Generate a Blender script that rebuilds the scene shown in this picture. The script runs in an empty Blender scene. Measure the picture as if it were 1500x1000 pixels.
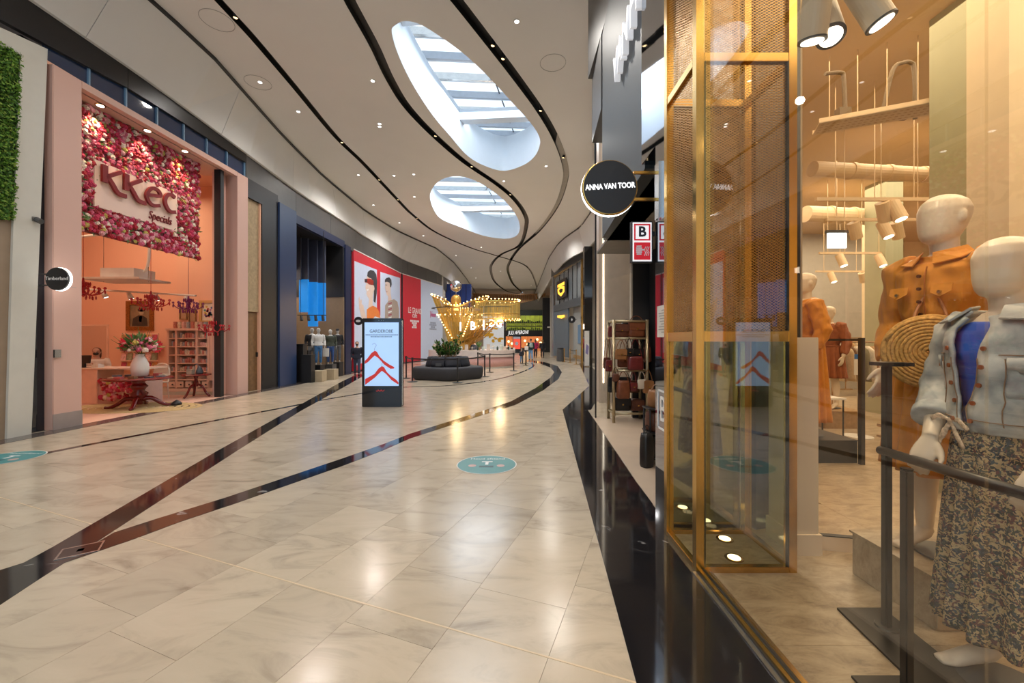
import bpy, bmesh, math, random
from mathutils import Vector, Matrix, noise, geometry
random.seed(7)
sc = bpy.context.scene
COL = sc.collection
PI = math.pi
# ------------------------------------------------------------------ camera
H, F, CX, HY = 1.6, 590.0, 750.0, 497.0          # eye height, focal length in pixels, principal column, horizon row
cam_d = bpy.data.cameras.new('camera'); cam = bpy.data.objects.new('camera', cam_d); COL.objects.link(cam)
cam.location = (0, 0, H); cam.rotation_euler = (PI / 2, 0, 0)
cam_d.sensor_width = 36.0; cam_d.lens = F / 1500 * 36.0; cam_d.shift_y = (HY - 500) / 1500.0
cam_d.clip_start = 0.05; cam_d.clip_end = 300
sc.camera = cam
# ------------------------------------------------------------------ world: bright, thinly clouded sky
w = bpy.data.worlds.new('sky'); sc.world = w; w.use_nodes = True
nt = w.node_tree; nt.nodes.clear()
out = nt.nodes.new('ShaderNodeOutputWorld'); bg = nt.nodes.new('ShaderNodeBackground')
tc = nt.nodes.new('ShaderNodeTexCoord'); ns = nt.nodes.new('ShaderNodeTexNoise'); cr = nt.nodes.new('ShaderNodeValToRGB')
ns.inputs['Scale'].default_value = 2.2; ns.inputs['Detail'].default_value = 5
cr.color_ramp.elements[0].position = .38; cr.color_ramp.elements[0].color = (.50, .74, 1.0, 1)
cr.color_ramp.elements[1].position = .62; cr.color_ramp.elements[1].color = (.93, .97, 1.0, 1)
nt.links.new(tc.outputs['Generated'], ns.inputs['Vector']); nt.links.new(ns.outputs['Fac'], cr.inputs['Fac'])
nt.links.new(cr.outputs['Color'], bg.inputs['Color']); bg.inputs['Strength'].default_value = 1.25
nt.links.new(bg.outputs['Background'], out.inputs['Surface'])
# ------------------------------------------------------------------ exposure and the large lights of the place
vs = sc.view_settings; vs.view_transform = 'Standard'; vs.look = 'None'; vs.gamma = 1.0; vs.exposure = 0.38; vs.use_curve_mapping = False
cy = sc.cycles
cy.max_bounces = 8; cy.diffuse_bounces = 4; cy.glossy_bounces = 4; cy.transparent_max_bounces = 16; cy.transmission_bounces = 6
cy.caustics_reflective = False; cy.caustics_refractive = False; cy.sample_clamp_indirect = 4.0; cy.sample_clamp_direct = 0
def lamp_spot(loc, target, power, col=(1, .9, .78), angle=120, blend=.6, radius=.12):
    d = bpy.data.lights.new('spot_lamp', 'SPOT'); d.energy = power; d.color = col; d.spot_size = math.radians(angle)
    d.spot_blend = blend; d.shadow_soft_size = radius
    o = bpy.data.objects.new('spot_lamp', d); COL.objects.link(o); o.location = loc
    o.rotation_euler = (Vector(target) - Vector(loc)).to_track_quat('-Z', 'Y').to_euler(); o['kind'] = 'helper'
    return o
def lamp_area(loc, target, power, sx, sy, col=(1, .9, .78), spread=180):
    d = bpy.data.lights.new('area_lamp', 'AREA'); d.energy = power; d.color = col; d.shape = 'RECTANGLE'; d.size = sx; d.size_y = sy
    d.spread = math.radians(spread)
    o = bpy.data.objects.new('area_lamp', d); COL.objects.link(o); o.location = loc
    o.rotation_euler = (Vector(target) - Vector(loc)).to_track_quat('-Z', 'Y').to_euler(); o['kind'] = 'helper'
    return o
def lamp_point(loc, power, col=(1, .85, .7), radius=.15):
    d = bpy.data.lights.new('point_lamp', 'POINT'); d.energy = power; d.color = col; d.shadow_soft_size = radius
    o = bpy.data.objects.new('point_lamp', d); COL.objects.link(o); o.location = loc; o['kind'] = 'helper'
    return o
WARM = (1, .80, .60); NEUT = (1, .945, .87); DAY = (.86, .93, 1.0)
# lamps standing in for the mall downlights; far ones added to brighten that end
DOWN = [(-5.0, 2.0), (-1.5, 1.0), (-5.2, 6.5), (-.2, 5.0), (-5.6, 11.5), (.2, 9.0), (-5.8, 17), (1.6, 14), (-5.6, 23), (2.0, 20.5), (2.4, 26), (-1.6, 31), (-3.0, 37), (.5, 41), (-2.5, 47), (1, 53), (-4.8, -2.5), (-.8, -3)]
for x, y in DOWN: lamp_spot((x, y, 8.42), (x, y, 0), (215 if y < 8 else 270) if y < 16 else (420 if y < 30 else 600), NEUT, 150, .8, .10)
# area lamps in the shafts of the two roof lights, adding to their daylight
lamp_area((-1.0, 12.0, 9.8), (-1.0, 12.0, 0), 210, 2.6, 6.5, DAY)
lamp_area((-1.7, 21.5, 9.8), (-1.7, 21.5, 0), 380, 3.0, 7.0, DAY)
# pink shop, clothes shop, navy shop: their own ceiling lighting
lamp_area((-11.5, 10.5, 6.1), (-11.5, 10.5, 0), 125, 3.5, 3.5, (1, .70, .46))
lamp_area((4.4, 3.0, 4.93), (4.3, 3.0, 0), 230, 4.5, 5.0, (1, .78, .50))
lamp_area((8.5, 9.0, 4.93), (8.5, 9.0, 0), 420, 6.0, 6.0, (1, .80, .54))
lamp_area((-10.5, 17.0, 4.6), (-10.5, 17.0, 0), 90, 2.5, 2.5, (1, .80, .6))
lamp_area((3.2, 6.3, 3.4), (3.2, 6.3, 0), 25, 1.2, 2.5, (1, .85, .7))
lamp_area((0, 63.0, 3.6), (0, 60.0, 0), 160, 6, 1.2, (1, .72, .5))
# ------------------------------------------------------------------ pixel rays onto known planes of the place (used as a survey)
def onZ(px, py, z=0.0):
    Y = (H - z) * F / (py - HY); return Vector(((px - CX) * Y / F, Y, z))
def onY(px, py, Y): return Vector(((px - CX) * Y / F, Y, H + (HY - py) * Y / F))
def onX(px, py, X):
    Y = X * F / (px - CX); return Vector((X, Y, H + (HY - py) * Y / F))
def LX(s, d=0.0): return -8.31 + .03 * s - d               # the left row of shop fronts; d = depth behind the front
def onL(px, py, d=0.0):
    r = (px - CX) / F; s = (-8.31 - d) / (r - .03); return Vector((LX(s, d), s, H + (HY - py) * s / F))
def RX(s): return 1.31 if s < 3.6 else 1.31 + .07 * (s - 3.6)   # the near right shop front
# ------------------------------------------------------------------ materials
MATS = {}
def mat(name, col, rough=.5, metal=0.0, var=.05, scale=6.0, bump=0.0, bscale=60.0, emit=0.0, ecol=None, spec=.5, coat=0.0, island=0.0, alpha=None, sheen=0.0):
    if name in MATS: return MATS[name]
    m = bpy.data.materials.new(name); m.use_nodes = True; nt = m.node_tree; N = nt.nodes; L = nt.links
    b = N['Principled BSDF']; b.inputs['Roughness'].default_value = rough; b.inputs['Metallic'].default_value = metal
    b.inputs['Specular IOR Level'].default_value = spec; b.inputs['Coat Weight'].default_value = coat
    if sheen: b.inputs['Sheen Weight'].default_value = sheen
    g = N.new('ShaderNodeNewGeometry'); n = N.new('ShaderNodeTexNoise'); n.inputs['Scale'].default_value = scale; n.inputs['Detail'].default_value = 4
    L.new(g.outputs['Position'], n.inputs['Vector'])
    h = N.new('ShaderNodeHueSaturation'); h.inputs['Color'].default_value = (*col, 1)
    mr = N.new('ShaderNodeMapRange'); mr.inputs['From Min'].default_value = .3; mr.inputs['From Max'].default_value = .7
    mr.inputs['To Min'].default_value = 1 - var; mr.inputs['To Max'].default_value = 1 + var
    L.new(n.outputs['Fac'], mr.inputs['Value'])
    if island:
        ri = N.new('ShaderNodeMapRange'); ri.inputs['To Min'].default_value = 1 - island; ri.inputs['To Max'].default_value = 1 + island
        L.new(g.outputs['Random Per Island'], ri.inputs['Value'])
        mu = N.new('ShaderNodeMath'); mu.operation = 'MULTIPLY'; L.new(mr.outputs[0], mu.inputs[0]); L.new(ri.outputs[0], mu.inputs[1])
        L.new(mu.outputs[0], h.inputs['Value'])
    else: L.new(mr.outputs[0], h.inputs['Value'])
    L.new(h.outputs['Color'], b.inputs['Base Color'])
    if bump:
        n2 = N.new('ShaderNodeTexNoise'); n2.inputs['Scale'].default_value = bscale; n2.inputs['Detail'].default_value = 3
        L.new(g.outputs['Position'], n2.inputs['Vector'])
        bp = N.new('ShaderNodeBump'); bp.inputs['Strength'].default_value = bump; bp.inputs['Distance'].default_value = .01
        L.new(n2.outputs['Fac'], bp.inputs['Height']); L.new(bp.outputs['Normal'], b.inputs['Normal'])
    if emit:
        b.inputs['Emission Color'].default_value = (*(ecol or col), 1); b.inputs['Emission Strength'].default_value = emit
    if alpha is not None: b.inputs['Alpha'].default_value = alpha
    MATS[name] = m; return m
def ramp_node(nt, stops, interp='LINEAR'):
    r = nt.nodes.new('ShaderNodeValToRGB'); r.color_ramp.interpolation = interp
    e = r.color_ramp.elements
    while len(e) < len(stops): e.new(.5)
    for k, (p, c) in enumerate(stops): e[k].position = p; e[k].color = (*c, 1)
    return r
def mat_nodes(name, rough=.5, metal=0.0, spec=.5):
    m = bpy.data.materials.new(name); m.use_nodes = True; b = m.node_tree.nodes['Principled BSDF']
    b.inputs['Roughness'].default_value = rough; b.inputs['Metallic'].default_value = metal; b.inputs['Specular IOR Level'].default_value = spec
    MATS[name] = m; return m, m.node_tree, b
def mat_glass(name, tint=(1, 1, 1), ior=1.5, gain=1.6, rough=0.0):
    m = bpy.data.materials.new(name); m.use_nodes = True; nt = m.node_tree; nt.nodes.clear()
    o = nt.nodes.new('ShaderNodeOutputMaterial'); mx = nt.nodes.new('ShaderNodeMixShader'); t = nt.nodes.new('ShaderNodeBsdfTransparent')
    gl = nt.nodes.new('ShaderNodeBsdfGlossy'); gl.inputs['Roughness'].default_value = rough; lw = nt.nodes.new('ShaderNodeLayerWeight'); lw.inputs['Blend'].default_value = .5
    pw = nt.nodes.new('ShaderNodeMath'); pw.operation = 'POWER'; pw.inputs[1].default_value = 4.5; nt.links.new(lw.outputs['Facing'], pw.inputs[0])
    mu = nt.nodes.new('ShaderNodeMath'); mu.operation = 'MULTIPLY_ADD'; mu.use_clamp = True; mu.inputs[1].default_value = .9 * gain; mu.inputs[2].default_value = .035 * gain
    t.inputs['Color'].default_value = (*tint, 1)
    nt.links.new(pw.outputs[0], mu.inputs[0]); nt.links.new(mu.outputs[0], mx.inputs[0]); nt.links.new(t.outputs[0], mx.inputs[1])
    nt.links.new(gl.outputs[0], mx.inputs[2]); nt.links.new(mx.outputs[0], o.inputs['Surface'])
    MATS[name] = m; return m
def mat_island(name, stops, rough=.6, sheen=0.0, bump=0.0):
    m, nt, b = mat_nodes(name, rough); g = nt.nodes.new('ShaderNodeNewGeometry')
    r = ramp_node(nt, stops, 'CONSTANT'); nt.links.new(g.outputs['Random Per Island'], r.inputs['Fac'])
    n = nt.nodes.new('ShaderNodeTexNoise'); n.inputs['Scale'].default_value = 25
    nt.links.new(g.outputs['Position'], n.inputs['Vector'])
    h = nt.nodes.new('ShaderNodeHueSaturation'); mr = nt.nodes.new('ShaderNodeMapRange'); mr.inputs['To Min'].default_value = .75; mr.inputs['To Max'].default_value = 1.25
    nt.links.new(n.outputs['Fac'], mr.inputs['Value']); nt.links.new(mr.outputs[0], h.inputs['Value']); nt.links.new(r.outputs['Color'], h.inputs['Color'])
    nt.links.new(h.outputs['Color'], b.inputs['Base Color']); return m
# ------------------------------------------------------------------ mesh building
class MB:
    def __init__(s): s.v = []; s.f = []
    def add(s, vs, fs):
        k = len(s.v); s.v += [tuple(v) for v in vs]; s.f += [tuple(i + k for i in f) for f in fs]; return s
    def box(s, x0, x1, y0, y1, z0, z1):
        return s.hexa([(x0, y0, z0), (x1, y0, z0), (x1, y1, z0), (x0, y1, z0), (x0, y0, z1), (x1, y0, z1), (x1, y1, z1), (x0, y1, z1)])
    def cbox(s, c, sx, sy, sz): return s.box(c[0] - sx / 2, c[0] + sx / 2, c[1] - sy / 2, c[1] + sy / 2, c[2] - sz / 2, c[2] + sz / 2)
    def hexa(s, p): return s.add(p, [(0, 3, 2, 1), (4, 5, 6, 7), (0, 1, 5, 4), (1, 2, 6, 5), (2, 3, 7, 6), (3, 0, 4, 7)])
    def slab(s, quad, t):                       # a four-cornered plate with thickness vector t
        q = [Vector(p) for p in quad]; t = Vector(t); return s.hexa(q + [p + t for p in q])
    def prism(s, poly, t):                      # flat polygon given thickness vector t
        q = [Vector(p) for p in poly]; n = len(q); t = Vector(t)
        return s.add(q + [p + t for p in q], [tuple(range(n - 1, -1, -1)), tuple(range(n, 2 * n))] + [(i, (i + 1) % n, n + (i + 1) % n, n + i) for i in range(n)])
    def lbox(s, s0, s1, d0, d1, z0, z1):        # box of the left shop row: along the front, depth behind it, height
        return s.hexa([(LX(s0, d0), s0, z0), (LX(s1, d0), s1, z0), (LX(s1, d1), s1, z0), (LX(s0, d1), s0, z0), (LX(s0, d0), s0, z1), (LX(s1, d0), s1, z1), (LX(s1, d1), s1, z1), (LX(s0, d1), s0, z1)])
    def cyl(s, a, b, r0, r1=None, n=12):
        r1 = r0 if r1 is None else r1; a = Vector(a); b = Vector(b); t = (b - a).normalized()
        u = t.orthogonal().normalized(); v = t.cross(u)
        ring = lambda c, r: [c + u * (r * math.cos(2 * PI * i / n)) + v * (r * math.sin(2 * PI * i / n)) for i in range(n)]
        return s.add(ring(a, r0) + ring(b, r1), [tuple(range(n - 1, -1, -1)), tuple(range(n, 2 * n))] + [(i, (i + 1) % n, n + (i + 1) % n, n + i) for i in range(n)])
    def tube(s, pts, r, n=6, closed=False):
        P = [Vector(p) for p in pts]; m = len(P); rings = []; u = None
        for i, p in enumerate(P):
            a = P[i - 1] if (i or closed) else p; b = P[(i + 1) % m] if (i < m - 1 or closed) else p
            t = (b - a).normalized()
            if u is None: u = t.orthogonal().normalized()
            u = (u - t * u.dot(t)).normalized(); v = t.cross(u); rr = r[i] if isinstance(r, (list, tuple)) else r
            rings.append([p + u * (rr * math.cos(2 * PI * k / n)) + v * (rr * math.sin(2 * PI * k / n)) for k in range(n)])
        fs = []
        for i in range(m if closed else m - 1):
            j = (i + 1) % m
            fs += [(i * n + k, i * n + (k + 1) % n, j * n + (k + 1) % n, j * n + k) for k in range(n)]
        if not closed: fs += [tuple(range(n - 1, -1, -1)), tuple((m - 1) * n + k for k in range(n))]
        return s.add([q for g in rings for q in g], fs)
    def loft(s, rings, caps=True):              # rings of equal length
        n = len(rings[0]); m = len(rings)
        fs = [(i * n + k, i * n + (k + 1) % n, (i + 1) * n + (k + 1) % n, (i + 1) * n + k) for i in range(m - 1) for k in range(n)]
        if caps: fs += [tuple(range(n - 1, -1, -1)), tuple((m - 1) * n + k for k in range(n))]
        return s.add([q for g in rings for q in g], fs)
    def limb(s, pts, n=14, ref=(1, 0, 0)):      # pts (x, y, z, rx, ry); rx along ref
        R = []
        for i, p in enumerate(pts):
            c = Vector(p[:3]); a = Vector(pts[max(i - 1, 0)][:3]); b = Vector(pts[min(i + 1, len(pts) - 1)][:3]); t = (b - a).normalized()
            u = Vector(ref); u = (u - t * u.dot(t))
            u = u.normalized() if u.length > .05 else t.orthogonal().normalized()
            v = t.cross(u); rx = p[3]; ry = p[4] if len(p) > 4 else p[3]
            R.append([c + u * (rx * math.cos(2 * PI * k / n)) + v * (ry * math.sin(2 * PI * k / n)) for k in range(n)])
        return s.loft(R)
    def lathe(s, prof, c=(0, 0, 0), n=20):      # prof (r, z)
        c = Vector(c); R = [[c + Vector((max(r, .0005) * math.cos(2 * PI * k / n), max(r, .0005) * math.sin(2 * PI * k / n), z)) for k in range(n)] for r, z in prof]
        return s.loft(R)
    def ball(s, c, rx, ry=None, rz=None, n=12, m=8):
        ry = rx if ry is None else ry; rz = rx if rz is None else rz; c = Vector(c)
        R = []
        for i in range(m + 1):
            a = -PI / 2 + PI * i / m; k = max(math.cos(a), .01)
            R.append([c + Vector((rx * k * math.cos(2 * PI * j / n), ry * k * math.sin(2 * PI * j / n), rz * math.sin(a))) for j in range(n)])
        return s.loft(R)
    def xf(s, m):
        s.v = [tuple(m @ Vector(v)) for v in s.v]; return s
    def mesh(s, name): 
        me = bpy.data.meshes.new(name); me.from_pydata(s.v, [], s.f); me.update(); return me
    def build(s, name, m, parent=None, smooth=False, bevel=0.0, recalc=False):
        off = origin(parent); me = bpy.data.meshes.new(name)
        me.from_pydata([(v[0] - off.x, v[1] - off.y, v[2] - off.z) for v in s.v], [], s.f)
        if bevel or recalc:
            bm = bmesh.new(); bm.from_mesh(me)
            bmesh.ops.recalc_face_normals(bm, faces=bm.faces)
            if bevel: bmesh.ops.bevel(bm, geom=[e for e in bm.edges if e.calc_face_angle(0) > .5], offset=bevel, segments=2, affect='EDGES', clamp_overlap=True)
            bm.to_mesh(me); bm.free()
        return link(name, me, m, parent, smooth)
def origin(o):
    v = Vector((0, 0, 0))
    while o is not None: v = v + o.location; o = o.parent
    return v
def link(name, me, m, parent=None, smooth=False):
    me.materials.clear(); me.materials.append(m)
    if smooth:
        me.polygons.foreach_set('use_smooth', [True] * len(me.polygons))
    me.update(); o = bpy.data.objects.new(name, me); COL.objects.link(o)
    if parent is not None: o.parent = parent
    return o
def tag(o, label=None, cat=None, group=None, kind=None):
    if label: o['label'] = label
    if cat: o['category'] = cat
    if group: o['group'] = group
    if kind: o['kind'] = kind
    return o
def thing(name, label, cat, loc=(0, 0, 0), group=None):
    o = bpy.data.objects.new(name, None); COL.objects.link(o); o.location = loc; o.empty_display_size = .1
    return tag(o, label, cat, group)
def struct(o): o['kind'] = 'structure'; return o
def kids(o): return [c for c in bpy.data.objects if c.parent == o]
def copy_tree(o, parent=None, loc=None, rz=None, label=None, group=None):
    c = o.copy(); COL.objects.link(c); c.parent = parent
    if loc is not None: c.location = loc
    if rz is not None: c.rotation_euler = (0, 0, rz)
    if label: c['label'] = label
    if group: c['group'] = group
    for k in kids(o):
        copy_tree(k, c)
    return c
def frame(o, right, up):                        # matrix: local x = right, y = up, z = towards the reader
    r = Vector(right).normalized(); u = Vector(up); u = (u - r * u.dot(r)).normalized(); n = r.cross(u)
    return Matrix(((r.x, u.x, n.x, o[0]), (r.y, u.y, n.y, o[1]), (r.z, u.z, n.z, o[2]), (0, 0, 0, 1)))
def text(name, body, size, M, m, parent=None, extrude=.004, sx=1.0, shear=0.0, align='CENTER', offset=0.0, kind=None):
    c = bpy.data.curves.new('text', 'FONT'); c.body = body; c.size = size; c.extrude = extrude; c.align_x = align; c.align_y = 'CENTER'
    c.shear = shear; c.offset = offset; c.resolution_u = 3
    t = bpy.data.objects.new('text', c); COL.objects.link(t)
    me = bpy.data.meshes.new_from_object(t.evaluated_get(bpy.context.evaluated_depsgraph_get()))
    bpy.data.objects.remove(t); bpy.data.curves.remove(c)
    S = Matrix.Diagonal((sx, 1, 1, 1)); off = origin(parent)
    me.transform(Matrix.Translation(-off) @ M @ S)
    return link(name, me, m, parent)
def remeshed(mb, voxel=.015, smooth=4, fn=None):
    me = mb.mesh('tmp')
    bm = bmesh.new(); bm.from_mesh(me); bmesh.ops.recalc_face_normals(bm, faces=bm.faces); bm.to_mesh(me); bm.free()
    o = bpy.data.objects.new('tmp', me); COL.objects.link(o)
    r = o.modifiers.new('r', 'REMESH'); r.mode = 'VOXEL'; r.voxel_size = voxel
    if smooth:
        q = o.modifiers.new('s', 'SMOOTH'); q.factor = .5; q.iterations = smooth
    res = bpy.data.meshes.new_from_object(o.evaluated_get(bpy.context.evaluated_depsgraph_get()))
    bpy.data.objects.remove(o); bpy.data.meshes.remove(me)
    if fn:
        for v in res.vertices: v.co = fn(v.co.copy())
    return res
def shell(name, mb, m, parent, voxel=.015, smooth=4, fn=None):
    me = remeshed(mb, voxel, smooth, fn); me.transform(Matrix.Translation(-origin(parent)))
    return link(name, me, m, parent, True)
def smoothline(pts, n=8):                       # Catmull-Rom through points
    P = [Vector(p) for p in pts]; out = []
    for i in range(len(P) - 1):
        a = P[max(i - 1, 0)]; b = P[i]; c = P[i + 1]; d = P[min(i + 2, len(P) - 1)]
        for k in range(n):
            t = k / n; out.append(.5 * ((2 * b) + (c - a) * t + (2 * a - 5 * b + 4 * c - d) * t * t + (3 * b - a - 3 * c + d) * t ** 3))
    out.append(P[-1]); return out
def ribbon(pts, width):                         # left and right rails of a flat band along pts (xy)
    A = []; B = []
    for i, p in enumerate(pts):
        a = pts[max(i - 1, 0)]; b = pts[min(i + 1, len(pts) - 1)]; t = (b - a); t.z = 0; t = t.normalized()
        wv = width[i] if isinstance(width, list) else width
        nrm = Vector((-t.y, t.x, 0)) * (wv / 2); A.append(p + nrm); B.append(p - nrm)
    return A, B
# common materials
M_white = mat('white_paint', (.72, .70, .66), .55); M_ceil = mat('ceiling_paint', (.82, .81, .79), .7, var=.02, scale=.6)
M_fascia = mat('fascia_paint', (.74, .74, .73), .6, var=.02, scale=.8)
M_black = mat('black_paint', (.012, .012, .014), .45); M_gloss = mat('black_gloss', (.008, .009, .012), .06, spec=.6)
M_darkgrey = mat('dark_grey_panel', (.075, .075, .078), .4); M_pink = mat('pink_paint', (.66, .42, .35), .5, var=.02, scale=1)
M_gold = mat('brass', (.70, .44, .13), .22, 1.0, var=.08, scale=3); M_steel = mat('steel', (.55, .54, .52), .25, 1.0)
M_grey = mat('grey_paint', (.35, .35, .34), .6); M_cream = mat('cream_paint', (.78, .66, .50), .6, var=.03)
M_red = mat('red_print', (.62, .03, .05), .45, var=.02); M_pale = mat('pale_blue_print', (.58, .66, .84), .45, var=.02)
M_wood = mat('oak', (.36, .22, .10), .5, var=.2, scale=14); M_skin = mat('skin', (.55, .33, .24), .5)
M_hair = mat('dark_hair', (.03, .02, .015), .5, bump=.5, bscale=90); M_lit = mat('lit_white', (1, .97, .92), .4, emit=3.5)
M_warmlit = mat('warm_bulb', (1, .72, .35), .4, emit=4.5, ecol=(1, .62, .22))
M_glass = mat_glass('shop_glass', (.98, .975, .95), 1.5, 1.4); M_sky_glass = mat_glass('roof_glass', (.93, .97, 1), 1.45, .5)
M_textw = mat('white_letters', (.85, .85, .85), .5); M_textk = mat('black_letters', (.02, .02, .03), .5)
M_mirror = mat('mirror', (.8, .8, .8), .02, 1.0, var=0)
# ================================================================== FIGURES (local space: faces -Y, feet at the origin)
def hand(mb, w, d, side, s=1.0, curl=.35):
    """palm from wrist w along unit d, four unequal bent fingers and a thumb leaving the palm's side; side = thumb direction"""
    w = Vector(w); d = Vector(d).normalized(); sd = Vector(side); sd = (sd - d * sd.dot(d)).normalized(); n = d.cross(sd)
    P = lambda a, b, c: w + d * (a * s) + sd * (b * s) + n * (c * s)
    mb.limb([(*P(-.01, 0, 0), .021 * s, .015 * s), (*P(.03, 0, 0), .032 * s, .013 * s), (*P(.07, 0, 0), .038 * s, .012 * s), (*P(.092, 0, 0), .036 * s, .010 * s)], 10, sd)
    for off, ln, r in ((.028, .072, .0085), (.010, .082, .009), (-.009, .077, .0085), (-.027, .060, .0075)):
        a = .088; c1, c2 = math.cos(curl), math.sin(curl); c3, c4 = math.cos(curl * 2.1), math.sin(curl * 2.1)
        mb.tube([P(a - .012, off, 0), P(a, off, 0), P(a + ln * .5 * c1, off, ln * .5 * c2), P(a + ln * (.5 * c1 + .3 * c3), off, ln * (.5 * c2 + .3 * c4)), P(a + ln * (.5 * c1 + .48 * c3), off, ln * (.5 * c2 + .5 * c4))], [r * s, r * s, r * .95 * s, r * .85 * s, r * .55 * s], 7)
    mb.tube([P(.02, .024, 0), P(.045, .043, .006), P(.07, .052, .014), P(.09, .053, .022)], [.013 * s, .0115 * s, .010 * s, .006 * s], 7)
def head_shape(mb, c, hh, yaw=0.0, face=True):
    """egg-shaped head with jaw; c = centre, hh = height; faces -Y then turned by yaw"""
    R = Matrix.Rotation(yaw, 3, 'Z'); c = Vector(c); prof = [(-.50, .10, .12, -.10), (-.46, .20, .22, -.10), (-.36, .28, .32, -.06), (-.20, .33, .38, -.02), (0, .36, .42, .02), (.18, .375, .44, .04), (.34, .32, .38, .04), (.45, .20, .25, .03), (.50, .07, .09, .03)]
    mb.loft([[c + R @ Vector((rx * hh * math.cos(2 * PI * k / 20), oy * hh + ry * hh * math.sin(2 * PI * k / 20), z * hh)) for k in range(20)] for z, rx, ry, oy in prof])
    if face:
        mb.limb([(*(c + R @ Vector((0, -.36 * hh, .08 * hh))), .02 * hh), (*(c + R @ Vector((0, -.46 * hh, -.08 * hh))), .045 * hh), (*(c + R @ Vector((0, -.38 * hh, -.12 * hh))), .03 * hh)], 8)
    for s in (-1, 1): mb.ball(c + R @ Vector((s * .365 * hh, .06 * hh, -.02 * hh)), .055 * hh, .085 * hh, .13 * hh, 8, 6)
ARM0 = {1: ((.118, .0, .80), (.15, .02, .64), (.155, -.05, .50)), -1: ((-.118, .0, .80), (-.15, .02, .64), (-.155, -.05, .50))}
FWID = [1.0]
def fig_torso(k=1.0, z0=.46, z1=.835, g=0.0):
    P = [(.47, .088, .066), (.52, .098, .070), (.57, .088, .062), (.62, .078, .056), (.68, .086, .060), (.74, .100, .066), (.79, .102, .058), (.815, .075, .048), (.835, .042, .040)]
    return [(0, 0, z, rx * k * FWID[0] + g, ry * k + g) for z, rx, ry in P if z0 <= z <= z1]
def scaled(pts, h): return [tuple(c * h for c in p) for p in pts]
def make_person(name, label, loc, rz, h=1.72, top=None, bottom=None, hair=M_hair, shoe=M_black, stride=.0, arms=None, head_yaw=0.0, long_hair=False, skin=None, bag=None, seated=False, mask=None, coat=.47, voxel=.018):
    skin = skin or M_skin; arms = arms or ARM0; t = thing(name, label, 'person', (0, 0, 0)); b = MB()
    b.limb(scaled(fig_torso(), h), 16); b.limb(scaled([(0, .005, .82, .036), (0, .0, .88, .033)], h), 10); head_shape(b, (0, -.005 * h, .935 * h), .135 * h, head_yaw)
    legs = {}
    for s in (-1, 1):
        q = stride * s
        L = [(s * .05, 0, .50), (s * .055, -.5 * q - .02 * (1 if q > 0 else .2), .28), (s * .055, -q + (.03 if q < 0 else 0), .045)]
        if seated: L = [(s * .05, 0, .50), (s * .06, -.24, .50), (s * .06, -.24, .26)]
        legs[s] = L; a, k, e = L
        m = tuple((x * .6 + y * .4) for x, y in zip(k, e))
        b.limb(scaled([(*a, .052, .055), (*[(x + y) / 2 for x, y in zip(a, k)], .046, .05), (*k, .033, .036), (*m, .033, .037), (*e, .020, .022)], h), 12)
        b.limb(scaled([(e[0], e[1] + .02, e[2] - .025, .020, .020), (e[0], e[1] - .02, e[2] - .025, .022, .018), (e[0] + s * .005, e[1] - .085, e[2] - .033, .022, .012)], h), 10, (1, 0, 0))
        S, E, Wr = arms[s]; b.limb(scaled([(*S, .031), (*[(x + y) / 2 for x, y in zip(S, E)], .027), (*E, .023), (*[(x * .6 + y * .4) for x, y in zip(E, Wr)], .023), (*Wr, .016)], h), 10)
    for s in (-1, 1):
        S, E, Wr = [Vector(x) * h for x in arms[s]]; hand(b, Wr, (Wr - E), (0, -1, .2), h / 1.72 * 1.05)
    body = shell('body', b, skin, t, voxel * .8, 2)
    # clothing
    g = MB(); g.limb(scaled([p for p in fig_torso(1.16, coat, .82, .006)], h), 16); 
    for s in (-1, 1):
        S, E, Wr = arms[s]; g.limb(scaled([(S[0] * .8, S[1], S[2] + .005, .044), (*S, .045), (*[(x + y) / 2 for x, y in zip(S, E)], .041), (*E, .036), (*[x * .15 + y * .85 for x, y in zip(E, Wr)], .028)], h), 10)
    wr = lambda p: p + Vector((noise.noise(p * 9), noise.noise(p * 9 + Vector((5, 0, 0))), 0)) * .012
    shell('jacket', g, top, t, voxel, 2, wr)
    g = MB(); g.limb(scaled([(0, 0, .455, .08, .07), (0, 0, .50, .103, .076), (0, 0, .56, .095, .07)], h), 14)
    for s in (-1, 1):
        a, k, e = legs[s]; g.limb(scaled([(*a, .058, .062), (*[(x + y) / 2 for x, y in zip(a, k)], .054, .056), (*k, .043, .045), (*[x * .5 + y * .5 for x, y in zip(k, e)], .042, .044), (*[x * .05 + y * .95 for x, y in zip(k, e)], .035, .036)], h), 12)
    shell('trousers', g, bottom, t, voxel, 2)
    for s in (-1, 1):
        e = legs[s][2]; g = MB(); g.limb(scaled([(e[0], e[1] + .035, e[2] - .02, .018, .022), (e[0], e[1] + .0, e[2] - .018, .027, .026), (e[0], e[1] - .05, e[2] - .026, .029, .019), (e[0], e[1] - .10, e[2] - .032, .022, .012)], h), 12, (1, 0, 0)); g.build('shoe', shoe, t, True)
    R = Matrix.Rotation(head_yaw, 3, 'Z'); hc = Vector((0, -.005 * h, .935 * h)); hh = .135 * h; g = MB()
    g.ball(hc + R @ Vector((0, .09 * hh, .14 * hh)), .42 * hh, .44 * hh, .42 * hh, 14, 8)
    if long_hair: g.limb([(*(hc + R @ Vector((0, .22 * hh, .2 * hh))), .40 * hh, .25 * hh), (*(hc + R @ Vector((0, .30 * hh, -.4 * hh))), .38 * hh, .2 * hh), (*(hc + R @ Vector((0, .32 * hh, -1.0 * hh))), .28 * hh, .12 * hh)], 12)
    shell('hair', g, hair, t, .016, 2)
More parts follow.
